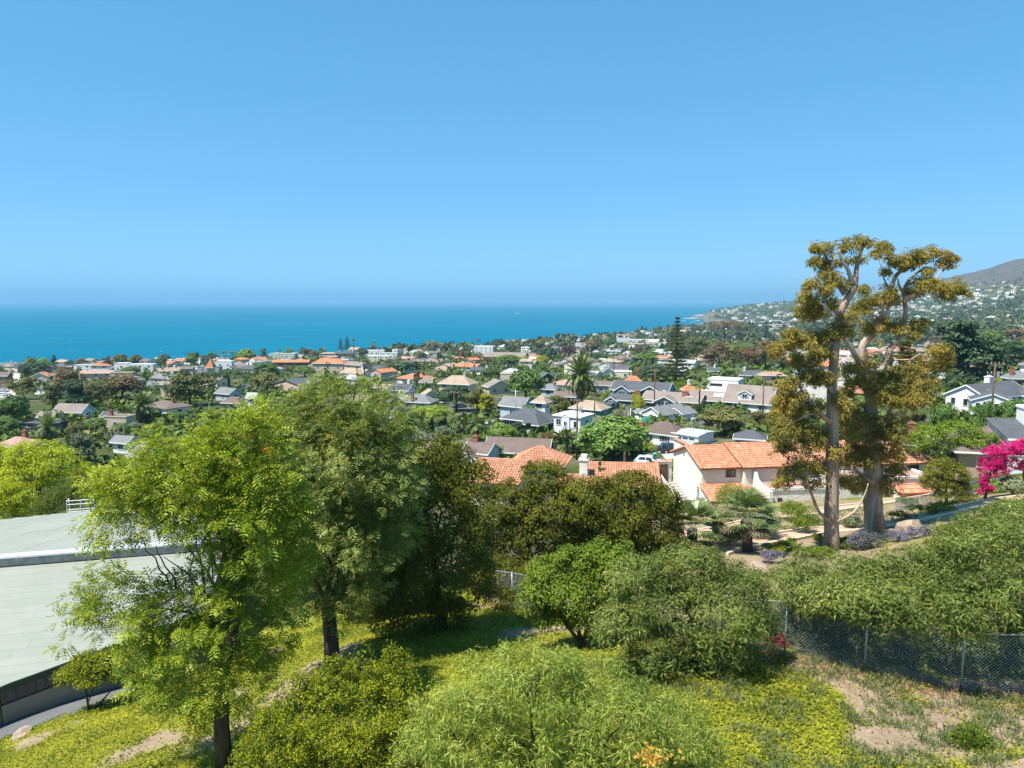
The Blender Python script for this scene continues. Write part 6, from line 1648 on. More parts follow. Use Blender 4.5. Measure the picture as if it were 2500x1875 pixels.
HH = [
 # px, ridge y, width px, depth/width, wall, rise, yaw, roof, wall colour, roof colour, label, chimney
 (180,985,84,.55,2.8,1.6,-8,'gx','white','taupe','white house with a long plain taupe roof, left of the fruiting date palm',None),
 (120,1004,46,.6,2.6,.9,-8,'gx','white','taupe','low taupe-roofed wing house adjoining the long plain roof',None),
 (105,1028,100,.5,2.8,.3,-10,'flat','charcoal','charcoal','black flat-roofed house behind the ragged palm',None),
 (45,1066,96,.8,2.8,1.1,-10,'hip','brown','rose','house with a broad pinkish roof and brick chimneys at the left photo edge',(.1,.2,'brick')),
 (292,1012,70,.6,3.2,.3,-8,'flat','beige','brown','beige box house with a brown flat roof, below the fruiting date palm',(-.42,.1,'brick')),
 (270,1003,40,.8,3.0,.9,-8,'gx','grey','charcoal','charcoal-roofed house just behind the beige box house',None),
 (350,1080,62,.7,2.8,1.5,-20,'hip','grey','taupe','taupe hip-roofed house partly hidden by the yellow-green feathery tree',None),
 (305,1063,55,.6,2.6,.8,-20,'gx','white','grey','low grey-roofed white house beside the leafless branches',None),
 (12,908,30,.8,6.2,1.2,0,'gx','brown','brown','tall brown townhouse at the left photo edge by the sea',None),
 (102,908,44,.7,3.6,1.8,10,'gy','cream','orange','orange-roofed house with a dark front gable near the sea',None),
 (205,890,44,.35,5.0,.3,3,'flat','white','white','long white motel by the sea, its left half',None),
 (246,888,44,.35,5.4,.9,3,'hip','white','orange','white motel block by the sea with a small orange tiled roof',None),
 (300,885,38,.6,6.5,.3,3,'flat','white','white','bright white square block by the sea',None),
 (346,888,66,.35,5.5,.3,3,'flat','white','white','long bright white modern block by the sea',None),
 (240,904,80,.35,5.0,1.0,5,'gx','beige','rose','beige terrace with a pinkish roof in front of the white motel',None),
 (300,907,55,.4,5.0,.4,5,'flat','beige','tan','beige flat-topped terrace in front of the bright white blocks',None),
 (247,927,30,.9,3,1.6,15,'gy','white','grey','small white gabled house behind the wide dark trees',None),
 (211,941,20,.8,2.8,1.0,0,'hip','pink','red_brown','small house with a red-brown roof between two dark trees',None),
 (332,918,34,.7,2.8,1.3,-15,'hip','grey','grey','grey hip-roofed house in front of the sea-front terraces',None),
 (366,930,28,.7,2.8,1.2,-10,'hip','blue_grey','grey','blue-grey house left of the big olive tree',None),
 (411,930,36,.6,5.0,.8,-10,'gx','beige','taupe','beige two-storey house just above the big olive tree',None),
 (514,875,18,1,10,2.6,0,'hip','pink','orange','pink square tower with a little orange roof by the sea',None),
 (512,893,58,.4,5.5,.4,0,'flat','grey','grey','grey two-storey flat block in front of the pink tower',None),
 (550,880,42,.5,6.5,.4,0,'flat','white','white','white block beside the pink tower',None),
 (458,894,34,.5,4.5,.8,0,'gx','beige','brown','beige house left of the pink tower',None),
 (558,946,60,.7,2.8,1.5,-30,'gx','blue_grey','grey','long grey-roofed house below the flat umbrella tree',None),
 (573,968,58,.6,3,1.3,-15,'hip','tan','brown','brown-roofed house with red awnings behind the yellow-green feathery tree',None),
 (616,958,26,.8,3,1.1,-10,'gx','white','pale_grey','small pale-roofed white house beside the car park',None),
 (690,862,64,.3,7,.4,0,'flat','pale_green','pale_grey','pale green flat block on the shore',None),
 (712,878,92,.3,6,1.2,2,'gx','brown','orange','long orange-roofed lodge, the left of two',None),
 (805,875,82,.4,6.5,2.2,-6,'hip','beige','orange','big orange hip-roofed lodge, the right of two',None),
 (800,860,40,.6,5,1.0,0,'hip','cream','tan','cream house behind the big orange-roofed lodge',None),
 (843,858,46,.6,4.5,1.8,20,'gx','grey','charcoal','house with a dark gable under the twin shore pines',None),
 (915,854,50,.4,7,.4,0,'flat','white','white','white flat-roofed shore block, left of the round pale tree',None),
 (950,860,44,.4,6,.4,0,'flat','white','pale_grey','pale shore block in front of the white one',None),
 (925,868,58,.4,5,.4,0,'flat','cream','white','long low cream block right of the orange-roofed lodges',None),
 (960,871,32,.8,3.5,1.6,-20,'hip','beige','brown','brown hip-roofed house right of the low cream block',None),
 (1182,844,48,.5,9,.5,-5,'flat','white','white','white stepped block on the shore among slim palms',None),
 (1235,860,112,.5,4,3.4,-12,'gx','brown','taupe','huge plain taupe roof of a hall near the shore palms',None),
 (1120,869,24,.8,3,1.4,0,'hip','cream','orange','small orange-roofed house left of the huge taupe roof',None),
 (1118,916,92,.6,5,2.2,-20,'hip','cream','tan','large cream house with a broad tan hip roof in mid town',(.2,.1,'w_beige')),
 (1215,926,70,.6,3,2.0,25,'gy','beige','taupe','beige house with a wide front gable, left of the tall date palm',None),
 (984,936,58,.6,5.4,1.4,-25,'gx','white','charcoal','white two-storey house with a charcoal roof and white chimneys',(.3,.1,'w_white')),
 (936,937,46,.6,3,.9,-20,'gx','white','tan','white house with a tan roof beside the charcoal-roofed one',None),
 (1022,962,84,.6,2.8,1.6,-15,'hip','grey','grey','grey hip-roofed house with a tall brick chimney',(-.1,-.5,'brick')),
 (966,964,36,.7,3.5,1.5,20,'gy','teal','grey','narrow dark blue gabled house left of the brick chimney',None),
 (1050,950,42,.7,2.8,1.3,25,'gy','cream','tan','cream house with a tan gable right of the white chimneys',None),
 (1040,921,32,.7,3,1.4,0,'gx','grey','taupe','taupe-roofed grey house behind the white chimneys',None),
 (967,981,34,.7,3,1.2,-20,'gy','white','rose','small white gabled house with a pinkish roof at the feathery crown',None),
 (1020,1048,54,.7,2.8,1.2,-35,'hip','white','grey','low grey hip-roofed house under the flat-topped green tree',None),
 (1055,1078,42,.8,2.8,1.4,30,'gy','tan','taupe','taupe gable just behind the dark olive crown',None),
 (1268,1068,165,.45,2.8,1.7,-12,'gx','tan','brown','long brown-roofed bungalow behind the hip-roofed tile pavilion',None),
 (1262,968,82,.7,3.4,1.8,-35,'gx','blue_grey','grey','grey-roofed house with a blue-grey end gable',None),
 (1322,965,42,.8,5.4,1.1,-30,'hip','white','tan','narrow white two-storey house with a tan hip roof',None),
 (1440,977,94,.7,2.9,1.5,-30,'hip','green','tan','teal house with a big tan hip roof behind the tall date palm trunk',None),
 (1383,955,60,.6,2.8,1.0,-20,'gx','brown','brown','brown house left of the tall date palm trunk',None),
 (1497,930,86,.5,3.2,1.0,-15,'gx','grey','brown','grey modern house with a brown shallow roof, right of the tall date palm',None),
 (1331,908,44,.7,3,1.8,25,'gy','charcoal','charcoal','dark gabled house behind the big round green tree',None),
 (1246,910,48,.6,2.8,.3,0,'flat','cream','tan','peach flat-roofed house behind the beige gable',None),
 (1250,899,44,.6,2.8,1.3,-10,'hip','white','pale_grey','pale hip-roofed house behind the peach flat roof',(.1,0,'brick')),
 (1286,876,30,.7,5,1.2,-10,'gx','cream','tan','cream two-storey house near the tall roofless tree line',None),
 (1345,879,17,.8,4,2.2,0,'gy','tan','tan','sharp tan gable among the trees left of the date palm crown',None),
 (1343,936,44,.7,2.9,1.3,-25,'hip','blue_grey','grey','blue-grey hip-roofed house right of the big round green tree',None),
 (1480,883,38,.6,3.2,1.6,-20,'gy','white','charcoal','white gabled cottage with a charcoal roof behind the blue house, leftmost of three',None),
 (1513,891,50,.6,3,1.6,-20,'gx','charcoal','charcoal','charcoal long-roofed house behind the blue house',None),
 (1482,897,30,.8,3.2,1.6,10,'gy','white','grey','white grey-roofed cottage behind the blue house, nearest of three',None),
 (1512,905,60,.5,2.8,.3,-10,'flat','cream','white','low pale flat roof directly behind the blue house',None),
 (1520,825,38,.5,6,.4,0,'flat','white','white','white shore villa beside the purple leafless tree',None),
 (1562,828,48,.4,5,.4,0,'flat','white','white','white flat shore villa right of the purple leafless tree',None),
 (1596,836,30,.6,4,.9,0,'hip','white','tan','white shore house left of the tallest layered pine',None),
 (1553,838,64,.4,3,1.0,0,'gx','tan','rose','long low house with a dusty pink roof near the shore',None),
 (1420,837,30,.5,7,.4,0,'flat','white','white','white block above the trees at the shoreline, right of the slim palms',None),
 (1492,855,48,.5,3,.8,-10,'gx','white','pale_grey','pale-roofed white house under the lone tall palm',None),
 (1546,917,34,.6,3,1.3,-10,'hip','cream','orange','small orange-roofed house above the blue house',None),
 (1690,936,50,.6,3,1.4,10,'hip','cream','orange','orange-roofed house behind the clipped hedge by the white modern house',(-.2,0,'w_white')),
 (1885,907,64,.5,2.9,1.0,-5,'hip','tan','rose','low house with a dusty rose roof behind the dormer cottage',None),
 (1832,904,48,.6,2.9,1.4,-20,'gx','blue_grey','charcoal','charcoal-roofed house left of the dusty rose roof',(-.3,0,'w_white')),
 (1742,896,26,.7,2.9,1.3,-20,'gx','white','charcoal','small charcoal roof with a white chimney behind the white modern house',(.1,0,'w_white')),
 (1832,1049,66,.8,2.8,.9,-20,'hip','grey','charcoal','dark low roof just above the tiled villa, beside the olive tree',None),
 (2250,1050,70,.6,2.8,1.2,-20,'hip','tan','brown','brown house behind the bright yellow-green tree, with a thick brick chimney',(-.38,-.3,'brick')),
 (2485,905,60,.7,3,1.4,-10,'hip','grey','grey','grey house with a tall brick chimney at the right photo edge',(-.36,-.3,'brick')),
 (2205,852,90,.4,4,.8,0,'gx','white','rose','long school-like building with a dusty red roof between the eucalypt limbs',None),
 (2480,868,60,.5,4,1.0,0,'gx','cream','red_brown','cream building with a red-brown roof right of the spreading cypress',None),
 (2490,820,70,.4,5,.4,0,'flat','pale_green','white','pale flat-roofed building far right above the red-brown roof',None),
 (2150,915,60,.6,4,.3,-10,'flat','cream','orange','orange-topped court building seen under the eucalypt limbs',None),
]
for hh in HH:
    simple_house(*hh[:10], label=hh[10], chim=hh[11])

def framed_gable(root, w, face='f'): pass
def custom(px, py, H, yaw, label): 
    g = at(px, py, H); root = empty('house', g, R(yaw)); tag(root, label, 'house', 'houses between the garden and the shore'); return root, g
# white two-storey house with the small centre gable
r_, g = custom(1400, 1003, 5.9, -33, 'white two-storey house with a low white roof and paired windows')
k = g.y / F
w = wing(0, 0, 5.9, 5.4, 5.3, .65, 'hip', 'white', 'white', ov=.25); wing_parts(r_, w)
w2 = wing(-.2, -2.78, 1.7, .3, 5.25, .55, 'gy', 'white', 'white', ov=.1, z0=2.4); wing_parts(r_, w2)
add_window(r_, w, 'f', -1.85, 3.9, 1.0, 1.15, 1); add_window(r_, w, 'f', 1.95, 3.7, .8, 1.2, 0); add_window(r_, w2, 'f', 0, 3.7, .6, .9, 1); add_window(r_, w, 'f', -1.6, 1.2, .9, .9, 1); add_window(r_, w, 'r', 0, 3.8, .9, 1.1, 1)
chimney(r_, 1.2, .4, 5.4, 6.5, .9, .7, 'r_pale_grey'); note(1360, 1000, 1445, 1062, g.y)
# dark house with the railed deck
r_, g = custom(1292, 996, 5.2, -35, 'black-walled house with a charcoal hip roof and a white-edged deck')
w = wing(0, 0, 9.5, 6.8, 3.3, 1.9, 'hip', 'charcoal', 'charcoal', ov=.5); wing_parts(r_, w)
w2 = wing(3.4, -2.2, 4.0, 5.0, 3.0, 1.5, 'hip', 'charcoal', 'charcoal', ov=.5); wing_parts(r_, w2)
add_window(r_, w2, 'r', .2, 1.8, 1.9, 1.7, 2); add_window(r_, w, 'f', -1.5, 2.0, 1.2, 1.3, 1); add_window(r_, w2, 'f', 0, 1.8, 1.2, 1.2, 1); add_window(r_, w, 'f', -3.6, 2.0, 1.4, 1.6, 1)
b = MB(); b.box((-5.0, -4.6, .9), (4.6, 3.2, .2)); b.build('deck', M['trim'], r_)
for (x, y, dx, dy) in ((-5.0, -6.2, 4.7, .08), (-7.3, -4.6, .08, 3.2)):
    b = MB(); b.box((x, y, 1.55), (dx, dy, .85)); b.build('deck_panel', M['w_charcoal'], r_); b = MB(); b.box((x, y, 2.05), (dx + .12, dy + .12, .12)); b.build('deck_rail', M['trim'], r_)
for x, y in ((-7.2, -6.1), (-2.8, -6.1), (-7.2, -3.1)):
    b = MB(); b.box((x, y, -.6), (.2, .2, 2.8)); b.build('deck_post', M['trim'], r_)
note(1225, 995, 1346, 1050, g.y)
# blue house with two front gables
r_, g = custom(1570, 930, 7.0, -28, 'dark blue house with two white-trimmed front gables and a grey roof')
w = wing(0, 0, 16, 7.5, 4.9, 2.0, 'gx', 'teal', 'grey', ov=.5); w['rm'] = M['r_charcoal']; wing_parts(r_, w)
for (x, hw, ww, hz) in ((-4.6, 4.2, 1.9, 4.6), (3.4, 5.2, 2.0, 4.9)):
    q = wing(x, -3.2, hw, 2.6, hz, 1.35, 'gy', 'teal', 'charcoal', ov=.45); wing_parts(r_, q); add_window(r_, q, 'f', 0, hz - .9, ww, 1.35, 2)
q = wing(7.2, -2.5, 2.4, 2.6, 4.4, 1.0, 'gy', 'teal', 'charcoal', ov=.35); wing_parts(r_, q); add_window(r_, q, 'f', 0, 3.7, 1.0, 1.1, 1)
q = wing(0, -6.2, 15, 4.4, 2.6, 1.2, 'shed', 'teal', 'charcoal', ov=.5); wing_parts(r_, q)
q = wing(-6.0, -8.2, 3.2, 2.2, 2.3, 1.0, 'gy', 'teal', 'charcoal', ov=.35); wing_parts(r_, q); add_window(r_, q, 'f', 0, 1.6, 1.5, 1.0, 2)
chimney(r_, .3, -5.4, 1.5, 4.7, 1.5, .9); note(1505, 928, 1630, 970, g.y)
# long low house with the glazed gable
r_, g = custom(1648, 957, 4.5, -30, 'long low taupe-roofed house with a glazed front gable, behind the bright clipped hedge')
w = wing(0, 0, 15, 7, 2.9, 1.6, 'gx', 'grey', 'taupe', ov=.7); wing_parts(r_, w)
q = wing(-.8, -4.4, 5.4, 3.6, 2.7, 1.35, 'gy', 'grey', 'taupe', ov=.7); wing_parts(r_, q)
add_window(r_, q, 'f', -.95, 1.6, 1.6, 1.9, 1); add_window(r_, q, 'f', .95, 1.6, 1.6, 1.9, 1)
chimney(r_, 3.2, -1.4, 3.0, 4.9, 1.5, 1.0); note(1560, 955, 1705, 995, g.y)
r_, g = custom(1722, 954, 4.5, -24, 'long low taupe-roofed bungalow with a white skylight, left of the dormer cottage')
w = wing(0, 0, 17, 7.5, 2.8, 1.7, 'hip', 'tan', 'taupe', ov=.7); wing_parts(r_, w)
q = wing(-3.2, -3.8, 6.5, 3.4, 2.7, 1.0, 'gy', 'grey', 'taupe', ov=.5); wing_parts(r_, q); add_window(r_, q, 'f', .5, 1.5, 2.2, 1.5, 1)
for x in (-6, 2.5, 5.5): add_window(r_, w, 'f', x, 1.5, 1.3, 1.2, 1)
b = MB(); b.hexa([(2.6, -2.9, 3.35), (6.0, -2.9, 3.35), (6.0, -1.3, 4.05), (2.6, -1.3, 4.05), (2.6, -2.9, 3.5), (6.0, -2.9, 3.5), (6.0, -1.3, 4.2), (2.6, -1.3, 4.2)]); b.build('skylight', M['trim'], r_)
note(1650, 952, 1790, 990, g.y)
# white house, grey roof, gable to the left, with its patio
r_, g = custom(1612, 999, 4.9, -52, 'white grey-roofed house with a timber deck and a closed green umbrella')
w = wing(0, 2.5, 6.6, 11, 3.0, 1.7, 'gy', 'white', 'grey', ov=.5); w['rm'] = M['r_grey']; wing_parts(r_, w)
add_window(r_, w, 'f', .3, 1.35, 2.4, 2.1, 2); add_window(r_, w, 'r', -3, 1.5, 1.4, 1.4, 1); add_window(r_, w, 'f', 2.5, 1.5, .7, 1.5, 0)
q = wing(2.3, 6.5, 5.4, 5.5, 2.8, 1.3, 'gy', 'blue_grey', 'grey', ov=.4); wing_parts(r_, q); q2 = wing(-5.6, 1.0, 4.6, 5, 2.3, .6, 'gx', 'white', 'grey', ov=.4); wing_parts(r_, q2)
b = MB(); b.box((-.4, -5.2, .05), (7.4, 4.0, .2)); b.build('deck', M['concrete'], r_)
for z in (.55, 1.05):
    b = MB(); b.box((-.4, -7.2, z), (7.4, .09, .10)); b.build('deck_rail', M['trim'], r_)
for x in (-4, -2.2, -.4, 1.4, 3.2):
    b = MB(); b.box((x, -7.2, .3), (.12, .14, 1.7)); b.build('deck_post', M['trim'], r_)
b = MB(); b.box((-4.2, -6.6, 1.9), (.3, .3, 4.2)); b.build('pillar', M['trim'], r_)
r_.location = at(1608, 1032); r_.scale = (.84, .84, .84); note(1543, 996, 1667, 1042, g.y)
um = at(1576, 1040); um = Vector((um.x, um.y, um.z)); root = empty('garden_umbrella', um); tag(root, 'drooping dark green garden umbrella on the deck of the white house', 'umbrella')
b = MB(); b.tube([(0, 0, 0), (0, 0, 2.3)], .04, 6); b.build('pole', M['dark_trim'], root); b = MB(); b.tube([(0, 0, 1.3), (0, 0, 1.9), (0, 0, 2.4)], [1.35, .75, .05], 8); b.build('canopy', plain('green_canvas', (.02,.16,.12), .8), root)
# white house with the shake roof and brick chimney
r_, g = custom(1628, 1040, 5.0, -38, 'white cottage with a dark shake hip roof, black shutters and a brick chimney')
w = wing(0, 0, 9.6, 7.0, 2.9, 2.1, 'hip', 'white', 'shake', ov=.5); wing_parts(r_, w)
add_window(r_, w, 'f', -2.6, 1.55, 1.2, 1.2, 1, None, 'window', M['dark_trim']); add_window(r_, w, 'f', 1.7, 1.55, 1.3, 1.2, 1, None, 'window', M['dark_trim']); add_window(r_, w, 'l', .6, 1.5, 1.8, 1.3, 2)
add_window(r_, w, 'r', -1.5, 1.55, 1.3, 1.2, 1, None, 'window', M['dark_trim']); chimney(r_, -4.4, -3.0, -1, 4.6, 1.1, .9); r_.location = at(1622, 1080); r_.scale = (.8, .8, .8); note(1560, 1036, 1687, 1088, g.y)
r_, g = custom(1690, 1052, 3.1, -42, 'white flat-roofed garage with a row of small door windows')
w = wing(0, 0, 6.4, 7.5, 2.8, .3, 'gx', 'white', 'pale_grey', ov=.35); wing_parts(r_, w)
b = MB(); b.box((0, -3.78, 1.15), (4.9, .06, 2.1)); dg = b.build('garage_door', M['w_blue_grey'], r_)
for i in range(3):
    b = MB(); b.box((-1.6 + i * 1.6, -3.83, 1.8), (1.2, .05, .32)); b.build('pane', M['glass'], dg)
r_.location = at(1692, 1083); r_.scale = (.8, .8, .8); note(1655, 1050, 1712, 1088, g.y)
# dormer cottage
r_, g = custom(1836, 940, 6.5, -34, 'white cottage with a big taupe roof, one white dormer and shuttered windows')
w = wing(0, 0, 11.5, 8.2, 2.9, 3.6, 'gx', 'white', 'taupe', ov=.5); w['rm'] = M['r_taupe']; wing_parts(r_, w)
q = wing(-.6, -2.6, 3.2, 2.6, 4.75, .85, 'gy', 'white', 'taupe', ov=.3, z0=3.1); wing_parts(r_, q); add_window(r_, q, 'f', 0, 4.1, 1.1, 1.0, 1, None, 'window', M['w_grey'])
add_window(r_, w, 'f', -4.3, 1.5, 1.5, 1.5, 1); add_window(r_, w, 'f', -2.3, 1.5, 1.3, 1.4, 1); add_window(r_, w, 'f', 3.6, 1.5, 1.3, 1.3, 1, None, 'window', M['w_grey']); add_window(r_, w, 'r', 0, 4.3, 1.0, 1.2, 1); add_window(r_, w, 'r', -1.5, 1.5, 1.2, 1.2, 1)
b = MB(); b.box((0, -4.14, 1.05), (1.0, .08, 2.1)); b.build('door', M['w_grey'], r_); note(1770, 937, 1900, 1008, g.y)
# white modern house
r_, g = custom(1771, 924, 6.0, -30, 'cream two-storey modern box with slit windows behind the dormer cottage')
w = wing(0, 0, 9, 7, 5.9, .2, 'flat', 'cream', 'white'); w['wall'] = M['w_white']; wing_parts(r_, w); add_window(r_, w, 'f', -1.8, 4.4, 3.4, .55, 0, M['dark_trim']); add_window(r_, w, 'f', 2.6, 4.3, 1.2, .5, 0, M['dark_trim'])
q = wing(0, -4.4, 10.5, 2.6, 2.6, .2, 'flat', 'white', 'white'); wing_parts(r_, q); add_window(r_, q, 'f', 0, 1.3, 7, 1.3, 4, M['dark_trim'])
chimney(r_, 4.2, -3.0, 2.5, 4.6, 1.2, .9); note(1745, 921, 1798, 952, g.y)
# mission style building behind the eucalypts
g0 = at(1985, 1000); 
root = empty('mission_building', g0, R(-20)); tag(root, 'big white mission-style building with an orange tiled tower behind the left eucalypt', 'building')
kk = g0.y / F
w = wing(2, 6, 100 * kk, 9, 75 * kk, .4, 'flat', 'white', 'tan'); w['wall'] = M['stucco']; wing_parts(root, w)
w = wing(-1.5, 10, 62 * kk, 7, 105 * kk, 1.3, 'hip', 'white', 'orange', tile=True, ov=.5); w['wall'] = M['stucco']; wing_parts(root, w); add_window(root, w, 'f', -1.5, 90 * kk, 1.0, 1.2, 1); add_window(root, w, 'f', 1.5, 90 * kk, 1.0, 1.2, 1)
w = wing(8, 3, 50 * kk, 7, 45 * kk, 1.2, 'gx', 'white', 'orange', tile=True, ov=.4); w['wall'] = M['stucco']; wing_parts(root, w)
note(1933, 882, 2060, 1000, g0.y)
# white clapboard house at right
r_, g = custom(2418, 937, 4.9, 28, 'white clapboard house with a charcoal roof, front gable and dark narrow windows')
def clap():
    m = NT('white_clapboard'); wv = m.n('TexWave', wave_type='BANDS', bands_direction='Z'); m.l(m.pos(), wv.inputs['Vector']); wv.inputs['Scale'].default_value = 2.6
    return m.done(m.bsdf(m.ramp(wv.outputs['Fac'], [(.0, (.55,.57,.58)), (.25, (.74,.74,.73))]), .7, .3, wv.outputs['Fac'], .4, .03))
CL = clap()
w = wing(2.5, 1.5, 15, 7.5, 2.9, 2.0, 'gx', 'white', 'charcoal', ov=.45); w['wall'] = CL; wing_parts(r_, w)
q = wing(-4.6, -2.6, 6.2, 6.4, 2.8, 1.2, 'gy', 'white', 'charcoal', ov=.35, rot=R(-55)); q['wall'] = CL; wing_parts(r_, q)
for u in (-2.2, .6, 2.4): add_window(r_, q, 'f', u, 1.5, .65, 1.3, 0, M['trim'])
for u in (-2.5, -.5, 1.5, 3.5): add_window(r_, w, 'f', u, 1.6, .6, 1.2, 0, M['trim'])
for u in (-2.3, 0, 2.2): add_window(r_, w, 'l', u, 1.5, .8, 1.3, 0, M['trim'])
q = wing(8.2, -2.0, 4.0, 4.5, 2.8, 1.0, 'gy', 'white', 'charcoal', ov=.35); q['wall'] = CL; wing_parts(r_, q); add_window(r_, q, 'f', 0, 1.6, 1.2, 1.3, 1)
chimney(r_, 2.8, 1.8, 4.5, 5.9, 1.5, 1.0, 'trim'); note(2320, 934, 2500, 1000, g.y)
r_, g = custom(2462, 1040, 4.9, -14, 'brown-roofed house with a long white skylight, above the magenta flowers')
w = wing(0, 0, 13, 9.5, 2.9, 2.0, 'hip', 'tan', 'brown', ov=.6); wing_parts(r_, w)
b = MB(); b.hexa([(-.8, -1.9, 4.1), (.3, -1.9, 4.1), (-.4, -.35, 4.75), (-1.5, -.35, 4.75), (-.8, -1.9, 4.3), (.3, -1.9, 4.3), (-.4, -.35, 4.95), (-1.5, -.35, 4.95)]); b.build('skylight', M['trim'], r_)
for u in (-4, -1, 2): add_window(r_, w, 'f', u, 1.5, 1.3, 1.2, 1)
note(2395, 1038, 2500, 1096, g.y)
r_, g = custom(2582, 998, 6.5, -14, 'plain white wall of a tall house cut off by the right photo edge')
w = wing(0, 0, 5.6, 6, 6.3, .2, 'flat', 'white', 'white'); wing_parts(r_, w); w = wing(-4.2, 0, 3, 6, 3.6, 1.2, 'shed', 'white', 'charcoal'); wing_parts(r_, w); note(2488, 990, 2500, 1060, g.y)
# small house with the dormer porch at centre left
r_, g = custom(1165, 1083, 4.6, -22, 'small blue-grey house with a brown porch gable and dark screens')
w = wing(0, 1.5, 4.6, 5, 3.4, 1.2, 'gx', 'blue_grey', 'brown', ov=.3); wing_parts(r_, w); q = wing(0, -1.6, 2.9, 2.4, 2.5, 1.0, 'gy', 'blue_grey', 'brown', ov=.35); wing_parts(r_, q)
add_window(r_, q, 'f', 0, 1.5, 2.1, 1.3, 2); add_window(r_, q, 'l', 0, 1.5, 1.4, 1.3, 1); add_window(r_, w, 'f', -1.9, 2.2, .5, .8, 0); chimney(r_, -1, 1.6, 4, 5.4, .9, .7); note(1136, 1080, 1197, 1128, g.y)

# ------------------------------------------------------------------ the great date palm and other palms built frond by frond
def frond_palm(name, label, foot, top, nfr, frond_fn, trunk_r, dry=0, fruit=False, low=-.5, cat_='palm', lean=0):
    foot = Vector(foot); root = empty(name, foot); tag(root, label, cat_)
    H = (Vector(top) - foot)
    b = MB(); b.tube([(0, 0, -.4), (H.x * .4, 0, H.z * .5), (H.x, H.y, H.z)], [trunk_r * 1.25, trunk_r, trunk_r * 1.05], 10, wob=.1)
    b.tube([(H.x, H.y, H.z - .9), (H.x, H.y, H.z - .2), (H.x, H.y, H.z + (.4 if fruit else .05))], [trunk_r * 1.05, trunk_r * (1.7 if fruit else 1.15), trunk_r * .5], 9, wob=.2); b.build('trunk', M['bark_palm'], root, smooth=True)
    meshes = [frond_fn(i) for i in range(5)]
    for i in range(nfr):
        t = (i + .5) / nfr; el = math.asin(1 - (1 - low) * t)
        o = meshobj('frond', meshes[min(4, int(t * 5))], root)
        o.location = H; o.rotation_euler = (random.uniform(-.25, .25), -el + random.uniform(-.1, .1), i * 2.399963 + random.uniform(-.2, .2)); s = random.uniform(.85, 1.12); o.scale = (s, s, s)
    if fruit:
        cl = np.concatenate([np.array(H) + np.array([math.cos(a) * .75, math.sin(a) * .75, -.35]) + rng.normal(size=(90, 3)) * np.array([.22, .22, .3]) for a in [i * .78 for i in range(8)]])
        lt = leaf_t(.7); V, Fq = scatter(lt[0], lt[1], cl, unit(len(cl)), unit(len(cl)), .2); meshobj('fruit_clusters', fastmesh('fruit_clusters', V, Fq, cached('datefruit', lambda: plain('orange_dates', (.50,.22,.03), .7, .2, .3, 3))), root, 'stuff')
    return root
def date_fr(L):
    def f(i):
        V, Fq = pinnate(L, .58, .55 + .16 * i, 18, .30 - .05 * i); return fastmesh('date_frond', V, Fq, M['palm_leaf'] if i < 4 else cached('frond_under', lambda: leafmat('older_palm_fronds', [(0, (.06,.06,.025)), (1, (.16,.13,.06))], .15, .5, .3)))
    return f
ft = at(1420, 1013); tp = P(1418, 914, ft.y); Lf = 56 / F * ft.y
frond_palm('date_palm', 'tall date palm with a thick dark trunk and a great drooping crown in mid town', ft, tp, 130, date_fr(Lf), .50, fruit=True, low=-.75); note(1375, 866, 1458, 1012, ft.y)
ft = at(345, 1032); tp = P(346, 984, ft.y); frond_palm('date_palm', 'stout date palm with bunches of orange fruit on the left', ft, tp, 70, date_fr(38 / F * ft.y), .5, fruit=True, low=-.8); note(311, 955, 381, 1030, ft.y)
ft = at(120, 1088); tp = P(118, 1040, ft.y); frond_palm('feather_palm', 'ragged yellowing palm in front of the black flat-roofed house', ft, tp, 34, date_fr(38 / F * ft.y), .28, low=-.7); note(88, 1010, 153, 1083, ft.y)
ft = at(1165, 1072); tp = P(1163, 1035, ft.y); frond_palm('feather_palm', 'yellowish drooping palm left of the black house with the deck', ft, tp, 26, date_fr(32 / F * ft.y), .22, low=-.8); note(1143, 1015, 1192, 1063, ft.y)
ft = at(2245, 935); tp = P(2240, 905, ft.y); frond_palm('date_palm', 'dark date palm half hidden behind the right eucalypt foliage', ft, tp, 40, date_fr(44 / F * ft.y), .4, low=-.6)
M['fan_frond'] = leafmat('fan_palm_leaf', [(0, (.05,.085,.02)), (.5, (.115,.165,.045)), (1, (.23,.28,.09))], .3, .4, .45, patch=.2)
def fan_fr(s, dry=False):
    def f(i):
        t = fan_t(17, 2.9); V, Fq = t[0] * np.array([.62, .62, .55]) * s + np.array([s * .72, 0, 0]), t[1]
        k = len(V); V = np.concatenate([V, np.array([(0, -.02, 0), (s * .74, -.015, .02), (s * .74, .015, .02), (0, .02, 0)])]); Fq = np.concatenate([Fq, np.array([[k, k + 1, k + 2, k + 3]])])
        return fastmesh('fan_frond', V, Fq, M['palm_dry'] if dry and i == 4 else M['fan_frond'])
    return f
for (fx, fy, tx, ty, Y, lb, n) in [(1825, 1348, 1822, 1268, 48, 'fan palm with a short thick trunk below the villa porch, the right of two', 26), (1690, 1352, 1690, 1292, 49, 'fan palm with low hanging leaves beside the dark olive tree, the left of two', 24)]:
    f0 = P(fx, fy, Y); f0.z = gz(f0.x, f0.y); t0 = P(tx, ty, Y)
    frond_palm('fan_palm', lb, f0, t0, n, fan_fr(1.95, True), .34, low=-.25)

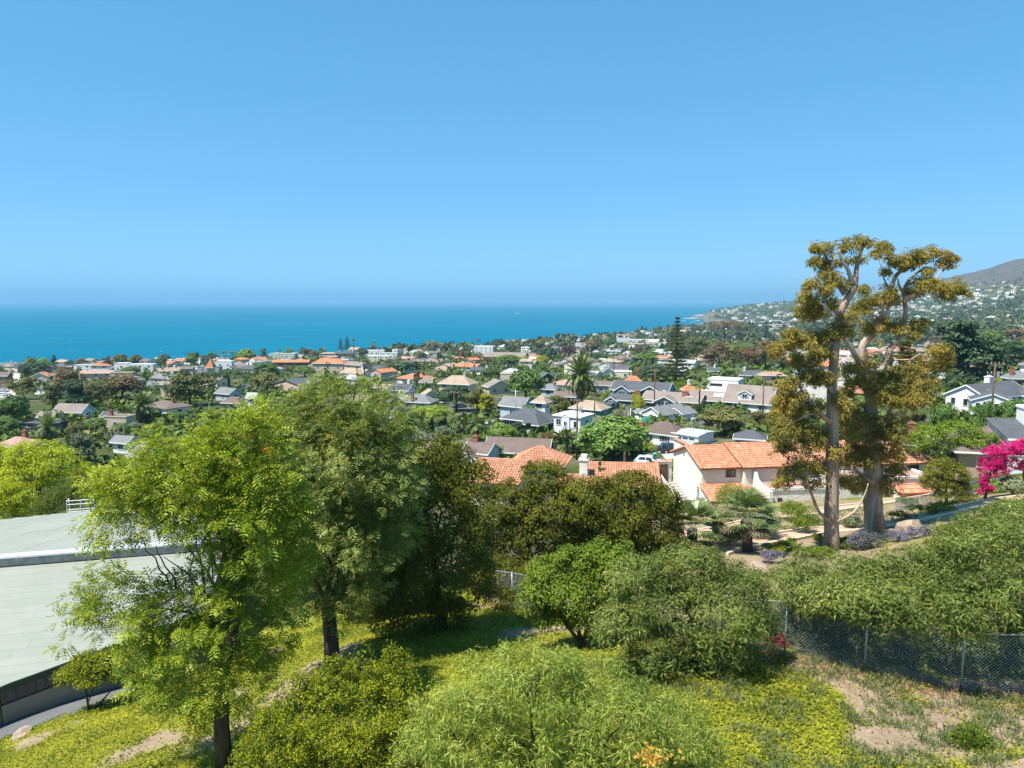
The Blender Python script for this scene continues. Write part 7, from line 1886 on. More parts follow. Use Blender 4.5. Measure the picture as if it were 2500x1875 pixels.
# ------------------------------------------------------------------ garden of the villa
def shrub(px, ytop, ybase, wpx, Y_, mat, label, ncl=130, leaf=L3, size=.13, name='shrub', cat_='shrub', group='garden shrubs below the villa', per=34, cr=.30):
    b = at(px, ybase) if Y_ is None else P(px, ybase, Y_)
    b.z = gz(b.x, b.y) - .05; Y = b.y; k = Y / F; H = max((ybase - ytop) * k * 1.0, .4); Wd = wpx * k
    bl = [(b.x + Wd * random.uniform(-.3, .3), b.y + Wd * .35 * random.uniform(-.6, .6), b.z + H * random.uniform(.35, .62), Wd * .24, Wd * .2, H * .36) for _ in range(7)]
    return near_tree(name, label, cat_, b, bl, (M[mat], M['bark_dark']), leaf, ncl, cr * min(1.4, max(.5, H / 1.6)), per, size, None, 0, low=-.3, group=group)
M['l_variegated'] = leafmat('pale_variegated_leaves', [(0, (.09,.12,.05)), (.5, (.22,.27,.13)), (1, (.42,.45,.27))], .25, .5, .3, patch=.3)
M['l_magenta'] = leafmat('bougainvillea_bracts', [(0, (.22,.03,.04)), (.3, (.50,.012,.13)), (.75, (.70,.012,.24)), (1, (.78,.05,.32))], .35, .6, .15, patch=.35, pscale=.8, ttint=(1.1, .6, .9))
M['l_lilac'] = leafmat('lilac_flowers', [(0, (.07,.10,.05)), (.4, (.13,.14,.11)), (.7, (.26,.21,.36)), (1, (.40,.33,.54))], .2, .7, .1)
shrub(1870, 1250, 1312, 130, 53.5, 'l_variegated', 'pale variegated shrub row behind the right fan palm', 240, size=.15, per=40)
shrub(1780, 1285, 1335, 105, 50.5, 'l_variegated', 'pale variegated shrub between the two fan palms', 170, size=.15, per=40)
shrub(1965, 1240, 1300, 70, 56, 'l_toyon', 'dark green shrub left of the pale eucalypt trunk', 140)
shrub(2075, 1262, 1300, 55, 57, 'l_variegated', 'small twiggy grey shrub between the two eucalypt trunks', 90)
shrub(1940, 1195, 1250, 90, 62, 'l_toyon', 'loose green shrub against the white villa wall, left of the pale eucalypt trunk', 150)
shrub(1790, 1152, 1240, 120, 66, 'l_toyon', 'airy light green tree in front of the villa porch roof', 190, size=.14, name='garden_tree', cat_='tree')
shrub(1720, 1215, 1250, 70, 68, 'l_dark', 'dark low shrub at the foot of the villa gable', 110)
shrub(2105, 1325, 1375, 90, 48, 'l_lilac', 'lilac flowering bush between the two eucalypt trunks', 150, size=.11)
shrub(2185, 1330, 1362, 60, 49, 'l_lilac', 'lilac flowering bush at the foot of the largest boulder', 90, size=.10)
shrub(2240, 1322, 1355, 50, 49, 'l_lilac', 'small lilac bush right of the low brown boulder', 70, size=.10)
shrub(1885, 1355, 1392, 60, 44, 'l_lilac', 'lilac bush beside the flat pinkish boulder', 80, size=.10)
for i, (x, y, w, mt) in enumerate([(2050,1330,90,'l_toyon'),(1990,1350,100,'l_toyon'),(1925,1330,80,'l_toyon'),(2320,1290,90,'l_toyon'),(2250,1250,110,'l_toyon'),(2200,1262,70,'l_acacia'),(2400,1195,60,'l_toyon'),(2350,1218,80,'l_dark'),(2290,1330,80,'l_privet'),(2360,1310,90,'l_privet'),(1900,1345,70,'l_privet'),(2010,1318,50,'l_privet'),(2150,1382,80,'l_toyon'),(2300,1240,90,'l_toyon'),(2480,1200,70,'l_toyon'),(2210,1228,60,'l_toyon')]):
    shrub(x, y - 17, y + 10, w, None, mt, None or ['low green mat between the pale eucalypt trunk and the lower path','low green mat in front of the pale eucalypt trunk','low green mat right of the right fan palm','low green mat above the largest boulder','low green mat between the two terracotta paths','grey-green mat left of the mat between the paths','low green mat at the foot of the magenta arch','dark mat under the small golden-green tree','yellow-green mat right of the largest boulder','yellow-green mat below the lower path at right','yellow-green mat left of the pale eucalypt trunk','tiny yellow bush between the eucalypt trunk and upper path','low green mat below the lilac bushes','low green mat along the lower path','low green mat at the right photo edge by the path','low green mat beside the villa railing'][i], 90, size=.11, group='low mats of garden plants')
def garden_mats():
    n = 60000
    Y = rng.uniform(34, 66, n); X = (.17 + .62 * rng.random(n)) * Y
    k = ~inside_fence(X, Y + 1.5) & (fbm(X * .35, Y * .35, 61, 4) > .50); X, Y = X[k], Y[k]
    # keep the paths clear
    for L in ([(1640,1318),(1760,1292),(1900,1262),(2050,1242),(2160,1228),(2260,1206),(2330,1200)], [(1740,1352),(1860,1322),(1990,1298),(2150,1286),(2230,1272),(2320,1250),(2420,1228),(2520,1214),(2640,1205)]):
        q = np.array([(p.x, p.y) for p in px_line(L)]); k = np.abs(Y - np.interp(X, q[:, 0], q[:, 1], left=999, right=999)) > 1.5; X, Y = X[k], Y[k]
    p = np.stack([X, Y, ground(X, Y) + .02 + .16 * rng.random(len(X))], -1); nr = norm(unit(len(X)) * .7 + np.array([0, 0, 1.0])); t = leaf_t(.4)
    V, Fq = scatter(t[0], t[1], p, unit(len(X)), nr, rng.uniform(.12, .26, len(X)))
    o = meshobj('ground_cover', fastmesh('garden_cover', V, Fq, leafmat('garden_cover_leaves', [(0, (.045,.07,.016)), (.5, (.12,.15,.03)), (1, (.25,.25,.06))], .25, .5, .25, patch=.6, pscale=.3)), None, 'stuff'); tag(o, 'patchy green ground cover on the garden terraces', 'ground cover')
garden_mats()
# bougainvillea arch
b = P(2405, 1222, 61.0); b.z = gz(b.x, b.y) - .05
near_tree('bougainvillea', 'magenta bougainvillea trained over an arch at the right photo edge', 'shrub', b, pxblobs([(2412,1150,.7,.9),(2405,1190,.5,.9),(2425,1115,.9,.8),(2460,1100,1.1,.75),(2500,1095,1.2,.8),(2545,1100,1.2,.9),(2470,1135,.8,.6),(2520,1140,1.0,.6),(2440,1145,.7,.6),(2575,1150,.7,1.0)], 61.0, .9), (M['l_magenta'], M['bark_dark']), leaf_t(.7), 460, .27, 40, .12,
          [(b, .12), (P(2412, 1170, 61), .09), (P(2430, 1120, 61), .05)], 3, low=-.6, fill=.2)
g = P(2497, 1225, 61.5); b = MB(); root = empty('garden_arch', (g.x, g.y, gz(g.x, g.y))); tag(root, 'dark post of the garden arch under the magenta bougainvillea', 'arch')
b.box((0, 0, 1.7), (.25, .25, 4.0)); b.build('post', M['dark_trim'], root); b = MB(); b.box((-1.6, 0, 3.6), (3.4, .2, .2)); b.build('beam', M['dark_trim'], root)
# small golden tree and the bright tree behind it
b = P(2311, 1238, 63.0); b.z = gz(b.x, b.y) - .05
M['l_gold'] = leafmat('golden_green_leaves', [(0, (.05,.075,.010)), (.45, (.15,.17,.016)), (.8, (.30,.27,.02)), (1, (.42,.28,.02))], .3, .5, .3, patch=.45, pscale=.5)
near_tree('garden_tree', 'small golden-green tree in front of the villa, right of the eucalypts', 'tree', b, pxblobs([(2290,1150,1.0,.9),(2330,1155,1.0,.9),(2310,1135,.8,.6),(2275,1180,.8,.7),(2340,1190,.8,.7),(2310,1190,1.1,.8),(2355,1165,.5,.6),(2262,1165,.4,.5),(2300,1210,.7,.4)], 63.0, .9), (M['l_gold'], M['bark_dark']), L3, 330, .34, 40, .16, [(b, .13), (P(2311,1205,63), .11), (P(2310,1170,63), .07)], 5, low=-.5, fill=.2)
b = P(2345, 1150, 80.0); b.z = gz(b.x, b.y) - .05
M['l_lime'] = leafmat('lime_leaves', [(0, (.05,.10,.008)), (.4, (.15,.24,.012)), (.8, (.27,.36,.02)), (1, (.36,.40,.05))], .35, .45, .35, patch=.3, pscale=.4)
near_tree('broadleaf_tree', 'wide bright lime-green tree behind the golden-green one', 'tree', b, pxblobs([(2270,1070,2.0,1.3),(2330,1055,2.2,1.2),(2385,1075,2.0,1.3),(2300,1100,2.2,1.4),(2365,1105,2.2,1.3),(2240,1085,1.2,.9),(2410,1100,1.0,1.0),(2330,1130,1.8,1.0),(2400,1125,.9,.7),(2280,1125,1.4,.9)], 80.0, .9), (M['l_lime'], M['bark_dark']), L3, 520, .5, 40, .24, [(b, .2), (P(2345,1120,80), .15), (P(2340,1080,80), .08)], 6, low=-.5, fill=.1, lk=dict(up=.6, out=.6, rnd=.3))
b = P(100, 1262, 66.0); b.z = gz(b.x, b.y) - .05
M['l_ylw'] = leafmat('yellow_green_canopy_leaves', [(0, (.08,.11,.006)), (.3, (.27,.32,.008)), (.7, (.48,.54,.010)), (1, (.60,.62,.02))], .35, .45, .35, patch=.25, pscale=.3)
near_tree('broadleaf_tree', 'wide bright yellow-green tree behind the pale curved roof at the left photo edge', 'tree', b, pxblobs([(20,1130,2.6,1.8),(90,1120,2.6,1.7),(150,1140,2.4,1.7),(195,1175,1.4,1.2),(60,1180,2.8,1.8),(130,1190,2.6,1.6),(-60,1140,2.6,2.0),(20,1220,2.2,1.4),(180,1200,1.6,1.0),(80,1235,2.0,1.0)], 66.0, .9), (M['l_ylw'], M['bark_dark']), L3, 640, .5, 44, .22, [(b, .3), (P(95,1210,66), .22), (P(90,1150,66), .1)], 6, low=-.6, fill=.1, lk=dict(up=.7, out=.6, rnd=.3))
b = P(30, 1275, 62.0); b.z = gz(b.x, b.y) - .05
near_tree('broadleaf_tree', 'smaller yellow-green tree in front of the wide one at the left photo edge', 'tree', b, pxblobs([(20,1205,1.5,1.2),(55,1225,1.2,1.0),(-20,1220,1.5,1.3),(30,1255,1.2,.9)], 61.5, .9), (M['l_ylw'], M['bark_dark']), L3, 220, .42, 44, .18, [(b, .2), (P(30,1235,62), .1)], 3, low=-.6, fill=.15)
M['l_hedge'] = leafmat('clipped_hedge_leaves', [(0, (.06,.085,.008)), (.5, (.13,.16,.012)), (1, (.21,.23,.02))], .25, .5, .3, patch=.5, pscale=.6)
def hedge(pts, Y, H, label, mat='l_hedge', thick=1.2, ncl=320, size=.11, per=34):
    q = [P(x, y, Y) for x, y in pts]; b = q[0].copy(); b.z = gz(b.x, b.y)
    bl = []
    for a, c in zip(q[:-1], q[1:]):
        n = max(1, int((c - a).length / .8))
        for i in range(n):
            m = a.lerp(c, (i + .5) / n); bl.append((m.x, m.y, m.z - H * .5, .85, thick, H * .55))
    return near_tree('hedge', label, 'hedge', b, bl, (M[mat], M['bark_dark']), L3, ncl, .25, per, size, None, 0, low=-.3, fill=.05)
hedge([(105,1215),(150,1190),(200,1180),(240,1178)], 60.0, 2.6, 'smooth clipped olive-green hedge behind the white guard rail', ncl=800, per=40, thick=1.6)

# iron railing of the villa terrace
def railing(pts, label, mat):
    q = [Vector((p[0].x, p[0].y, gz(p[0].x, p[0].y))) for p in [(P(x, y, Y),) for x, y, Y in pts]]
    root = empty('iron_railing', q[0]); tag(root, label, 'railing')
    for a, c in zip(q[:-1], q[1:]):
        for z in (.12, 1.08):
            b = MB(); b.beam(a - q[0] + Vector((0, 0, z)), c - q[0] + Vector((0, 0, z)), .05, .05); b.build('rail', mat, root)
        n = int((c - a).length / .16); me = cached(('bal', mat.name), lambda: _bal(mat))
        for i in range(n + 1):
            o = meshobj('baluster', me, root); o.location = a.lerp(c, i / n) - q[0]
def _bal(mat):
    b = MB(); b.box((0, 0, .58), (.032, .032, 1.1)); return b.mesh('baluster', mat)
M['iron'] = plain('blue_grey_iron', (.17,.22,.27), .5, .4, .1)
railing([(2186,1228,63.0),(2240,1218,64.0),(2300,1212,65.0)], 'blue-grey iron railing in front of the white villa wall, left of the golden-green tree', M['iron'])
railing([(2330,1210,65.5),(2366,1196,67.0),(2368,1185,68.5),(2392,1178,70.0),(2440,1185,68.5)], 'blue-grey iron railing around the landing left of the magenta arch', M['iron'])
railing([(1655,1266,68.0),(1710,1262,68.0),(1745,1268,66.0)], 'pale iron railing at the foot of the villa stair', M['metal'])

# ------------------------------------------------------------------ trees of the town placed one by one
TT = [
 ('round','t_dark',70,884,922,40,None),('round','t_dark',100,886,922,42,None),('loose','t_olive',58,918,975,68,'olive and brownish loose tree left of the orange-roofed gable house'),
 ('loose','t_brown',165,898,985,74,None),('tall','t_olive',130,930,1000,46,None),('tall','t_dark',185,922,1000,56,None),('loose','t_brown',300,914,985,100,None),('loose','t_olive',245,930,995,66,None),('loose','t_dark',330,925,975,50,None),
 ('loose','t_olive',465,908,990,116,None),('umbrella','t_dark',560,902,952,106,'flat dark umbrella tree beside the pale car park'),('round','t_green',36,965,1040,68,'bright round green tree at the left photo edge'),('round','t_green',18,1020,1065,50,None),
 ('round','t_green',320,894,920,44,None),('round','t_dark',392,874,900,26,None),('umbrella','t_dark',508,867,890,46,None),('bush','t_yellow',376,1030,1062,46,'round clipped ball shrub with golden top beside the beige box house'),('round','t_green',296,1033,1068,42,None),
 ('loose','t_grey',205,1050,1140,70,'grey-green pine-like tree rising beside the bright yellow-green canopy'),('bare','t_grey',282,1040,1100,50,None),('round','t_green',235,1020,1060,50,None),('round','t_olive',190,1030,1070,40,None),('bush','t_green',40,1048,1066,50,None),
 ('loose','t_bright',405,1010,1030,60,None),('round','t_green',440,1005,1030,40,None),('hedge','t_olive',365,1068,1080,70,None),('round','t_grey',330,1030,1060,30,None),
 ('norfolk','t_dark',832,824,862,20,None),('norfolk','t_dark',848,822,862,26,'taller of the twin tiered pines on the shore'),
 ('round','t_grey',1056,831,868,42,'pale round tree standing above the shoreline roofs'),('round','t_dark',884,850,874,32,None),('loose','t_brown',766,855,880,26,None),('round','t_green',650,885,922,56,None),('round','t_olive',652,910,958,58,None),('round','t_green',744,894,920,50,None),
 ('fanpalm','palm_leaf',892,872,955,36,'large bushy fan palm rising above the feathery crowns'),('loose','t_dark',980,880,915,80,None),('cypress','t_dark',1018,882,950,17,'tall thin dark tree in front of the taupe roofs'),('round','t_dark',1115,944,1004,80,'dense dark green tree right of the brick chimney'),
 ('umbrella','t_bright',1056,990,1056,92,'bright flat-topped tree with a dark trunk, below the brick chimney house'),('round','t_bright',990,1006,1042,44,None),('round','t_green',1222,1034,1082,60,None),('loose','t_grey',1080,1042,1088,58,None),('banana','palm_leaf',1130,1010,1060,40,None),('loose','t_yellow',1180,960,1010,60,None),('loose','t_olive',1165,950,1010,60,None),
 ('round','t_green',1284,905,976,82,'big round green tree left of the tall date palm'),('round','t_green',1495,1020,1134,168,'biggest bright round tree, beside the wooden pole and above the tiled ridge'),
 ('norfolk','t_olive',1650,770,938,64,'tallest layered pine standing above the town'),('round','t_green',1576,862,892,62,None),('round','t_dark',1597,890,937,70,'dark round tree right of the blue house gables'),('round','t_brown',1562,895,925,32,None),
 ('round','t_dark',1338,846,880,40,None),('loose','t_purple',1388,844,875,44,None),('loose','t_brown',1445,830,872,52,None),('round','t_green',1486,824,852,28,None),('bare','t_grey',1538,809,830,28,'leafless purplish tree on the shore'),
 ('fanpalm','palm_leaf',1498,810,932,16,'lone very tall palm with a bare stem in front of the bay'),
 ('hedge','t_yellow',1556,966,1000,106,'long bright clipped hedge in front of the glazed gable house'),('hedge','t_bright',1655,933,960,82,'clipped hedge right of the blue house'),('hedge','t_bright',1480,958,978,56,None),
 ('round','t_green',1200,897,926,42,None),('round','t_green',1240,866,898,64,None),('round','t_yellow',1324,868,893,32,None),('banana','palm_leaf',1385,1042,1110,62,'clump of broad-leaved banana plants left of the wooden pole'),
 ('bush','t_red',1336,1052,1085,46,'round shrub with a reddish top in front of the white two-storey house'),('round','t_dark',1264,1030,1068,34,None),('bush','t_green',1292,1045,1068,36,None),('bush','t_green',1303,1064,1078,22,None),('round','t_bright',1238,1040,1082,46,None),('bush','t_yellow',1215,1055,1080,30,None),
 ('loose','t_olive',1362,966,1012,54,None),('round','t_green',1290,990,1036,44,None),('bare','t_grey',1520,990,1026,58,'pale leafless bush in front of the clipped bright hedge'),('bush','t_grey',1660,980,1010,50,None),('bush','t_green',1630,1020,1042,30,None),('bush','t_grey',1680,1028,1050,60,None),('bush','t_olive',1700,985,1008,30,None),('bush','t_green',1735,985,1012,40,None),
 ('loose','t_grey',1450,1015,1060,60,None),('loose','t_grey',1335,1010,1052,40,None),
 ('umbrella','t_brown',1768,782,840,60,'flat-topped brown eucalypt by the far bay, the left of two'),('umbrella','t_olive',1806,786,838,50,'flat-topped olive eucalypt by the far bay, the right of two'),('umbrella','t_dark',1699,796,830,24,None),('norfolk','t_dark',1870,782,830,26,'small dark tiered pine in front of the bright downtown'),
 ('loose','t_olive',1700,820,885,64,None),('loose','t_brown',1755,835,898,60,None),('tall','t_olive',1790,840,898,44,None),('loose','t_red',1826,845,902,46,None),('tall','t_dark',1850,840,900,34,None),('loose','t_brown',1868,830,905,60,None),('loose','t_olive',1890,835,900,50,None),('tall','t_brown',1730,850,900,34,None),('loose','t_olive',1660,840,890,50,None),('loose','t_green',1725,825,870,50,None),('loose','t_olive',1905,855,905,40,None),
 ('kingpalm','palm_leaf',1770,892,955,42,'feathery palm in front of the cream modern box, the left of two'),('kingpalm','palm_leaf',1792,888,956,46,'feathery palm in front of the cream modern box, the right of two'),('kingpalm','palm_leaf',1706,912,1022,62,'tall feathery palm with a pale straight trunk, left of the dormer cottage'),
 ('loose','t_olive',1770,996,1064,126,'big lit olive tree below the dormer cottage'),('bush','t_dark',1724,982,1006,40,None),('bush','t_purple',1772,978,1000,54,'dark purple shrub at the corner of the dormer cottage'),('hedge','t_bright',1848,921,945,100,None),('loose','t_red',1852,1003,1050,46,None),('loose','t_green',1905,985,1030,50,None),
 ('layer','t_dark',2330,778,945,165,'huge dark spreading cypress right of the eucalypts'),('layer','t_dark',2412,815,930,86,'dark cypress leaning right of the huge one'),('layer','t_dark',2470,830,905,70,None),
 ('hedge','t_green',2300,992,1048,150,'tall dense hedge below the white clapboard house, its left part'),('hedge','t_green',2400,990,1050,130,'tall dense hedge with pink flowers below the white clapboard house'),('round','t_green',2470,975,1040,70,None),('hedge','t_grey',2430,1036,1056,90,None),('round','t_bright',2465,920,945,60,None),('hedge','t_bright',2400,918,936,80,None),
 ('loose','t_olive',2230,1000,1055,70,None),('round','t_green',2110,960,1010,60,None),('loose','t_brown',2480,800,845,60,None),('round','t_green',2420,805,860,50,None),('kingpalm','palm_leaf',2470,785,830,40,None),
 ('bush','t_green',2420,1170,1205,70,None),('round','t_grey',2470,1165,1212,60,None),
 ('bush','t_olive',1770,1075,1104,90,'mounded olive ground shrub just behind the tiled villa ridge'),('bush','t_olive',1715,1078,1104,60,None),('bush','t_bright',1585,1075,1104,34,'bright young shrub left of the dark parked car'),('bush','t_green',1608,1085,1102,18,None),('round','t_green',1220,1085,1135,60,None),('bush','t_bright',1245,1095,1125,50,None),
]
for q in TT: T(*q)
for i, (x, y, b_) in enumerate([(77,872,920),(86,873,920),(683,850,902),(864,827,868),(864,842,874),(914,832,868),(965,844,870),(973,845,872),(1167,826,862),(1233,833,862),(1258,833,862),(1271,840,864),(1282,836,864),(1297,828,866),(1246,838,862),(1324,835,866),(1338,832,866),(1345,834,866),(1358,833,866),(1385,830,862),(1391,832,862),(1397,834,862),(1423,827,858),(1467,820,852),(233,932,975),(406,908,975),(418,912,972),(1210,834,862),(1305,838,866),(1366,838,866),(800,885,925),(1025,860,900),(1100,870,915),(1160,880,930),(1180,882,930),(1135,875,920)]):
    T('fanpalm', 'palm_leaf' if i % 3 else 't_olive', x, y, b_, random.uniform(9, 13) if y < 860 else 17)
# poles
ends = {}
for key, px, y0, y1, lb, arms, kw in [('hero',1408,974,1122,'tall brown wooden utility pole with two crossarms in front of the date palm trunk',2,dict(r=.19)),('b',1259,952,1040,'pale slender pole beside the black house with the deck',1,dict(mat='metal',r=.11)),('c',1451,958,1034,'brown utility pole right of the tall date palm trunk',1,{}),('d',1597,903,1003,'brown utility pole in front of the dark blue house',1,{}),('e',1498,852,932,None,1,{}),
        ('f',1861,921,1030,'dark utility pole in front of the dormer cottage',1,{}),('g',1882,833,922,None,1,{}),('h',2418,884,1040,'tall utility pole in front of the white clapboard house',2,dict(trans=True)),('i',213,1012,1058,'weathered utility pole with tilted crossarms among the left trees',2,dict(trans=True)),('j',962,905,994,None,1,{}),('k',1017,905,953,None,1,{}),('l',1109,955,1030,None,1,{}),('m',925,850,890,None,1,{}),('n',980,846,887,None,1,{}),('o',1142,858,912,None,1,{}),('p',1237,858,907,None,1,{}),('q',1063,872,901,None,1,{}),('r',730,850,876,None,1,{}),('s',28,890,928,None,1,{}),('t',760,848,880,None,1,{}),('u',234,1030,1075,None,0,{}),('v',25,905,940,None,1,{})]:
    ends[key] = utility_pole(px, y0, y1, lb, arms, group='utility poles in the town', **kw)[1]
def wl(a, b, lb):
    n = min(len(ends[a]), len(ends[b]), 3); wires([(ends[a][i], ends[b][i]) for i in range(n)], lb)
wl('hero', 'b', 'overhead wires from the tall brown pole to the pale slender pole'); wl('hero', 'c', 'overhead wires between the two poles by the tall date palm'); wl('c', 'd', 'overhead wires from the palm pole to the blue house pole'); wl('d', 'f', 'overhead wires running from the blue house to the dormer cottage pole'); wl('b', 'l', 'overhead wires from the pale slender pole towards mid town')
e0 = ends['h']; far_ = [q + Vector((-26, 14, -1.5)) for q in e0[:3]]
wires(list(zip(e0[:3], far_)), 'overhead wires from the right-hand pole into the dark cypress')
e0 = ends['i']; wires([(q, q + Vector((-40, -3, -.5))) for q in e0[:3]], 'overhead wires leaving the weathered pole to the left')
# signs and lamps
g = at(1290, 1072); top = P(1290, 1048, g.y); root = empty('street_sign', g); tag(root, 'white rectangular street sign on a thin post by the black house', 'sign'); h = top.z - g.z
b = MB(); b.tube([(0, 0, -.2), (0, 0, h)], .035, 6); b.build('post', M['metal'], root); b = MB(); b.box((0, -.05, h - .5), (.62, .03, .85)); b.build('sign_plate', M['white_metal'], root)
g = at(1533, 1032); h = P(1533, 1002, g.y).z - g.z; root = empty('flag_pole', g); tag(root, 'plain white mast left of the deck with the green umbrella', 'pole'); b = MB(); b.tube([(0, 0, -.2), (0, 0, h)], [.10, .07], 8); b.build('pole', M['white_metal'], root)
g = at(1103, 1030); h = P(1103, 985, g.y).z - g.z; root = empty('street_lamp', g); tag(root, 'grey cobra-head street lamp left of the dense dark green tree', 'street lamp'); b = MB(); b.tube([(0, 0, -.2), (0, 0, h), (-1.0, 0, h + .25), (-2.2, 0, h + .3)], [.09, .07, .05, .05], 6); b.build('pole', M['metal'], root); b = MB(); b.box((-2.6, 0, h + .3), (.8, .3, .18)); b.build('lamp_head', M['white_metal'], root)
g = at(1598, 1135); h = P(1598, 1108, 104).z; root = empty('street_lamp', P(1598, 1145, 104)); root.location.z = gz(root.location.x, 104); h -= root.location.z; tag(root, 'old-fashioned green lantern on a post beyond the tiled ridge', 'street lamp'); b = MB(); b.tube([(0, 0, -.2), (0, 0, h - .5)], .06, 6); b.build('post', M['dark_trim'], root); b = MB(); b.tube([(0, 0, h - .5), (0, 0, h - .1), (0, 0, h)], [.16, .3, .12], 6); b.build('lantern', plain('verdigris', (.05,.33,.27), .5, .4), root); b = MB(); b.tube([(0, 0, h), (0, 0, h + .28)], [.36, .03], 6); b.build('lamp_cap', plain('verdigris_cap', (.06,.42,.34), .5, .4), root)
g = at(2298, 985); root = empty('garden_statue', g); tag(root, 'white garden statue on a plinth left of the white clapboard house', 'statue'); b = MB(); b.tube([(0, 0, 0), (0, 0, .9)], [.35, .3], 8); b.build('plinth', M['trim'], root); b = MB(); b.tube([(0, 0, .9), (0, 0, 1.3), (0, 0, 1.9), (0, 0, 2.1), (0, 0, 2.35), (0, 0, 2.5)], [.3, .2, .26, .1, .15, .05], 8); b.build('figure', M['trim'], root)
# parked cars in the car park and the far street
for x, y, c_, lb in [(578,948,'white','white car at the left end of the pale car park'), (590,950,'silver','silver car in the pale car park, second from its left end'), (603,947,'grey','grey car in the middle of the pale car park'), (612,951,'white','white car nearest the front of the pale car park'), (622,947,'black','black car at the right end of the pale car park'), (585,944,'red','red car at the back of the pale car park'),
                     (2,968,'white','white car nearest on the sunlit street'), (8,958,'silver','silver car on the sunlit street, behind the nearest white one'), (6,949,'black','black car farthest along the sunlit street'), (1120,996,'grey','grey car in the street by the dense dark green tree')]:
    car(at(x, y), random.choice((20, 60, 200)), c_, 'sedan', lb, 'parked vehicles in the town', False)

# ------------------------------------------------------------------ the rest of the town: plots along the street grid
GA = R(-33)
HOUSE_KINDS = [('gx', .55, 2.9, 1.6), ('hip', .65, 2.9, 1.5), ('gy', .8, 2.9, 1.7), ('gx', .6, 5.4, 1.5), ('hip', .7, 5.4, 1.3), ('flat', .6, 5.2, .3)]
def proto_house(k, wall, rm):
    def f():
        t, ra, h, rise = HOUSE_KINDS[k]; W_ = 13.0; D_ = W_ * ra
        w = wing(0, 0, W_, D_, h, rise, t, wall, rm)
        root = empty('house', (0, 0, 0)); wing_parts(root, w, trim=False); auto_windows(root, w, 'flr', dens=4.2)
        if k in (0, 1, 3): chimney(root, W_ * .25, 0, h, h + rise + .8, .8, .8, 'brick' if k else 'w_white')
        parts = [(o, [c for c in COL.objects if c.parent is o]) for o in COL.objects if o.parent is root]
        return root, parts
    return cached(('ph', k, wall, rm), f)
USED = set()
def copy_house(k, wall, rm, pos, yaw, s, desc, px):
    root, parts = proto_house(k, wall, rm)
    if root.name in USED:
        r = root.copy(); COL.objects.link(r)
        for o, kids in parts:
            c = o.copy(); COL.objects.link(c); c.parent = r
            for q in kids:
                d = q.copy(); COL.objects.link(d); d.parent = c
    else:
        USED.add(root.name); r = root
    r.location = pos; r.rotation_euler = (0, 0, yaw); r.scale = (s, s, s * random.uniform(.92, 1.05))
    tag(r, None, 'house', 'houses between the garden and the shore'); AUTO.append((r, desc, px[0], px[1], pos[1]))
    return r
cand = []
ca, sa = math.cos(GA), math.sin(GA)
for i in range(-70, 71):
    for j in range(0, 80):
        u, v = i * 17.5 + random.uniform(-2.5, 2.5), j * 27 + (0 if j % 2 else 6) + random.uniform(-2, 2)
        x, y = u * ca - v * sa * 1.0, u * sa + v * ca
        if 150 < y < 1700 and abs(x) < .8 * y + 10: cand.append((x, y))
cx = np.array([c[0] for c in cand]); cy = np.array([c[1] for c in cand]); cz = ground(cx, cy); cd = coast_dist(cx, cy)
items = []
def overlaps(px, y0, y1, w, Y):
    for (a, b_, c_, d_, Yn) in NAMED:
        ox = min(px + w / 2, c_) - max(px - w / 2, a); oy = min(y1, d_) - max(y0, b_)
        if ox > 0 and oy > 0:
            fr = ox * oy / max(1, (c_ - a) * (d_ - b_))
            if Y < Yn and fr > .12: return True
            if abs(Y - Yn) < 11 and fr > .05: return True
    return False
for x, y, z, d in zip(cx, cy, cz, cd):
    if d < 14: continue
    px, py, dep = topx((x, y, z))
    if px < -60 or px > 2560: continue
    items.append((y, x, z, px, py, d))
items.sort()
nh = 0; far_rest = []
WSEL = ['white', 'white', 'cream', 'beige', 'grey', 'white', 'tan', 'blue_grey', 'pink']
RSEL = ['taupe', 'grey', 'charcoal', 'brown', 'taupe', 'tan', 'pale_grey', 'rose', 'orange']
tree_c = []
for y, x, z, px, py, d in items:
    k = F / y; h = 4.6 * k
    wood = vnoise(np.array([x / 90.0]), np.array([y / 90.0]), 77)[0]
    house = random.random() < (.78 if d < 120 else .60 if wood < .62 else .30)
    if house and off_road(x, y, 8)[0] and not overlaps(px, py - h, py, 12 * k, y):
        s = random.uniform(.8, 1.15)
        if nh < 165 and y < 1000: 
            kk = random.randrange(6) if d < 260 else random.choice((0, 0, 1, 1, 2, 3)); wc = random.choice(WSEL if d > 150 else WSEL[:6]); rc = random.choice(RSEL)
            if kk == 5: rc = random.choice(('white', 'pale_grey', 'taupe'))
            copy_house(kk, wc, rc, (x, y, z), GA + random.choice((0, 0, math.pi / 2)) + random.uniform(-.08, .08), s, '%s house with a %s %s roof' % (WCOL[wc], RCOL[rc], RTYP[HOUSE_KINDS[kk][0]]), (px, py - h)); nh += 1
            note(px - 6 * k, py - h, px + 6 * k, py, y)
        else: far_rest.append((x, y, z, s))
    for q in range(random.choice((1, 1, 2)) if y < 900 else random.choice((1, 2, 2))):
        a = random.random() * 6.28; rr = random.uniform(8, 13); tx, ty = x + math.cos(a) * rr, y + math.sin(a) * rr * 1.0
        tree_c.append((ty, tx, wood))
tree_c.sort(); tn = 0; far_trees = []
tz = ground(np.array([t[1] for t in tree_c]), np.array([t[0] for t in tree_c])); td = coast_dist(np.array([t[1] for t in tree_c]), np.array([t[0] for t in tree_c]))
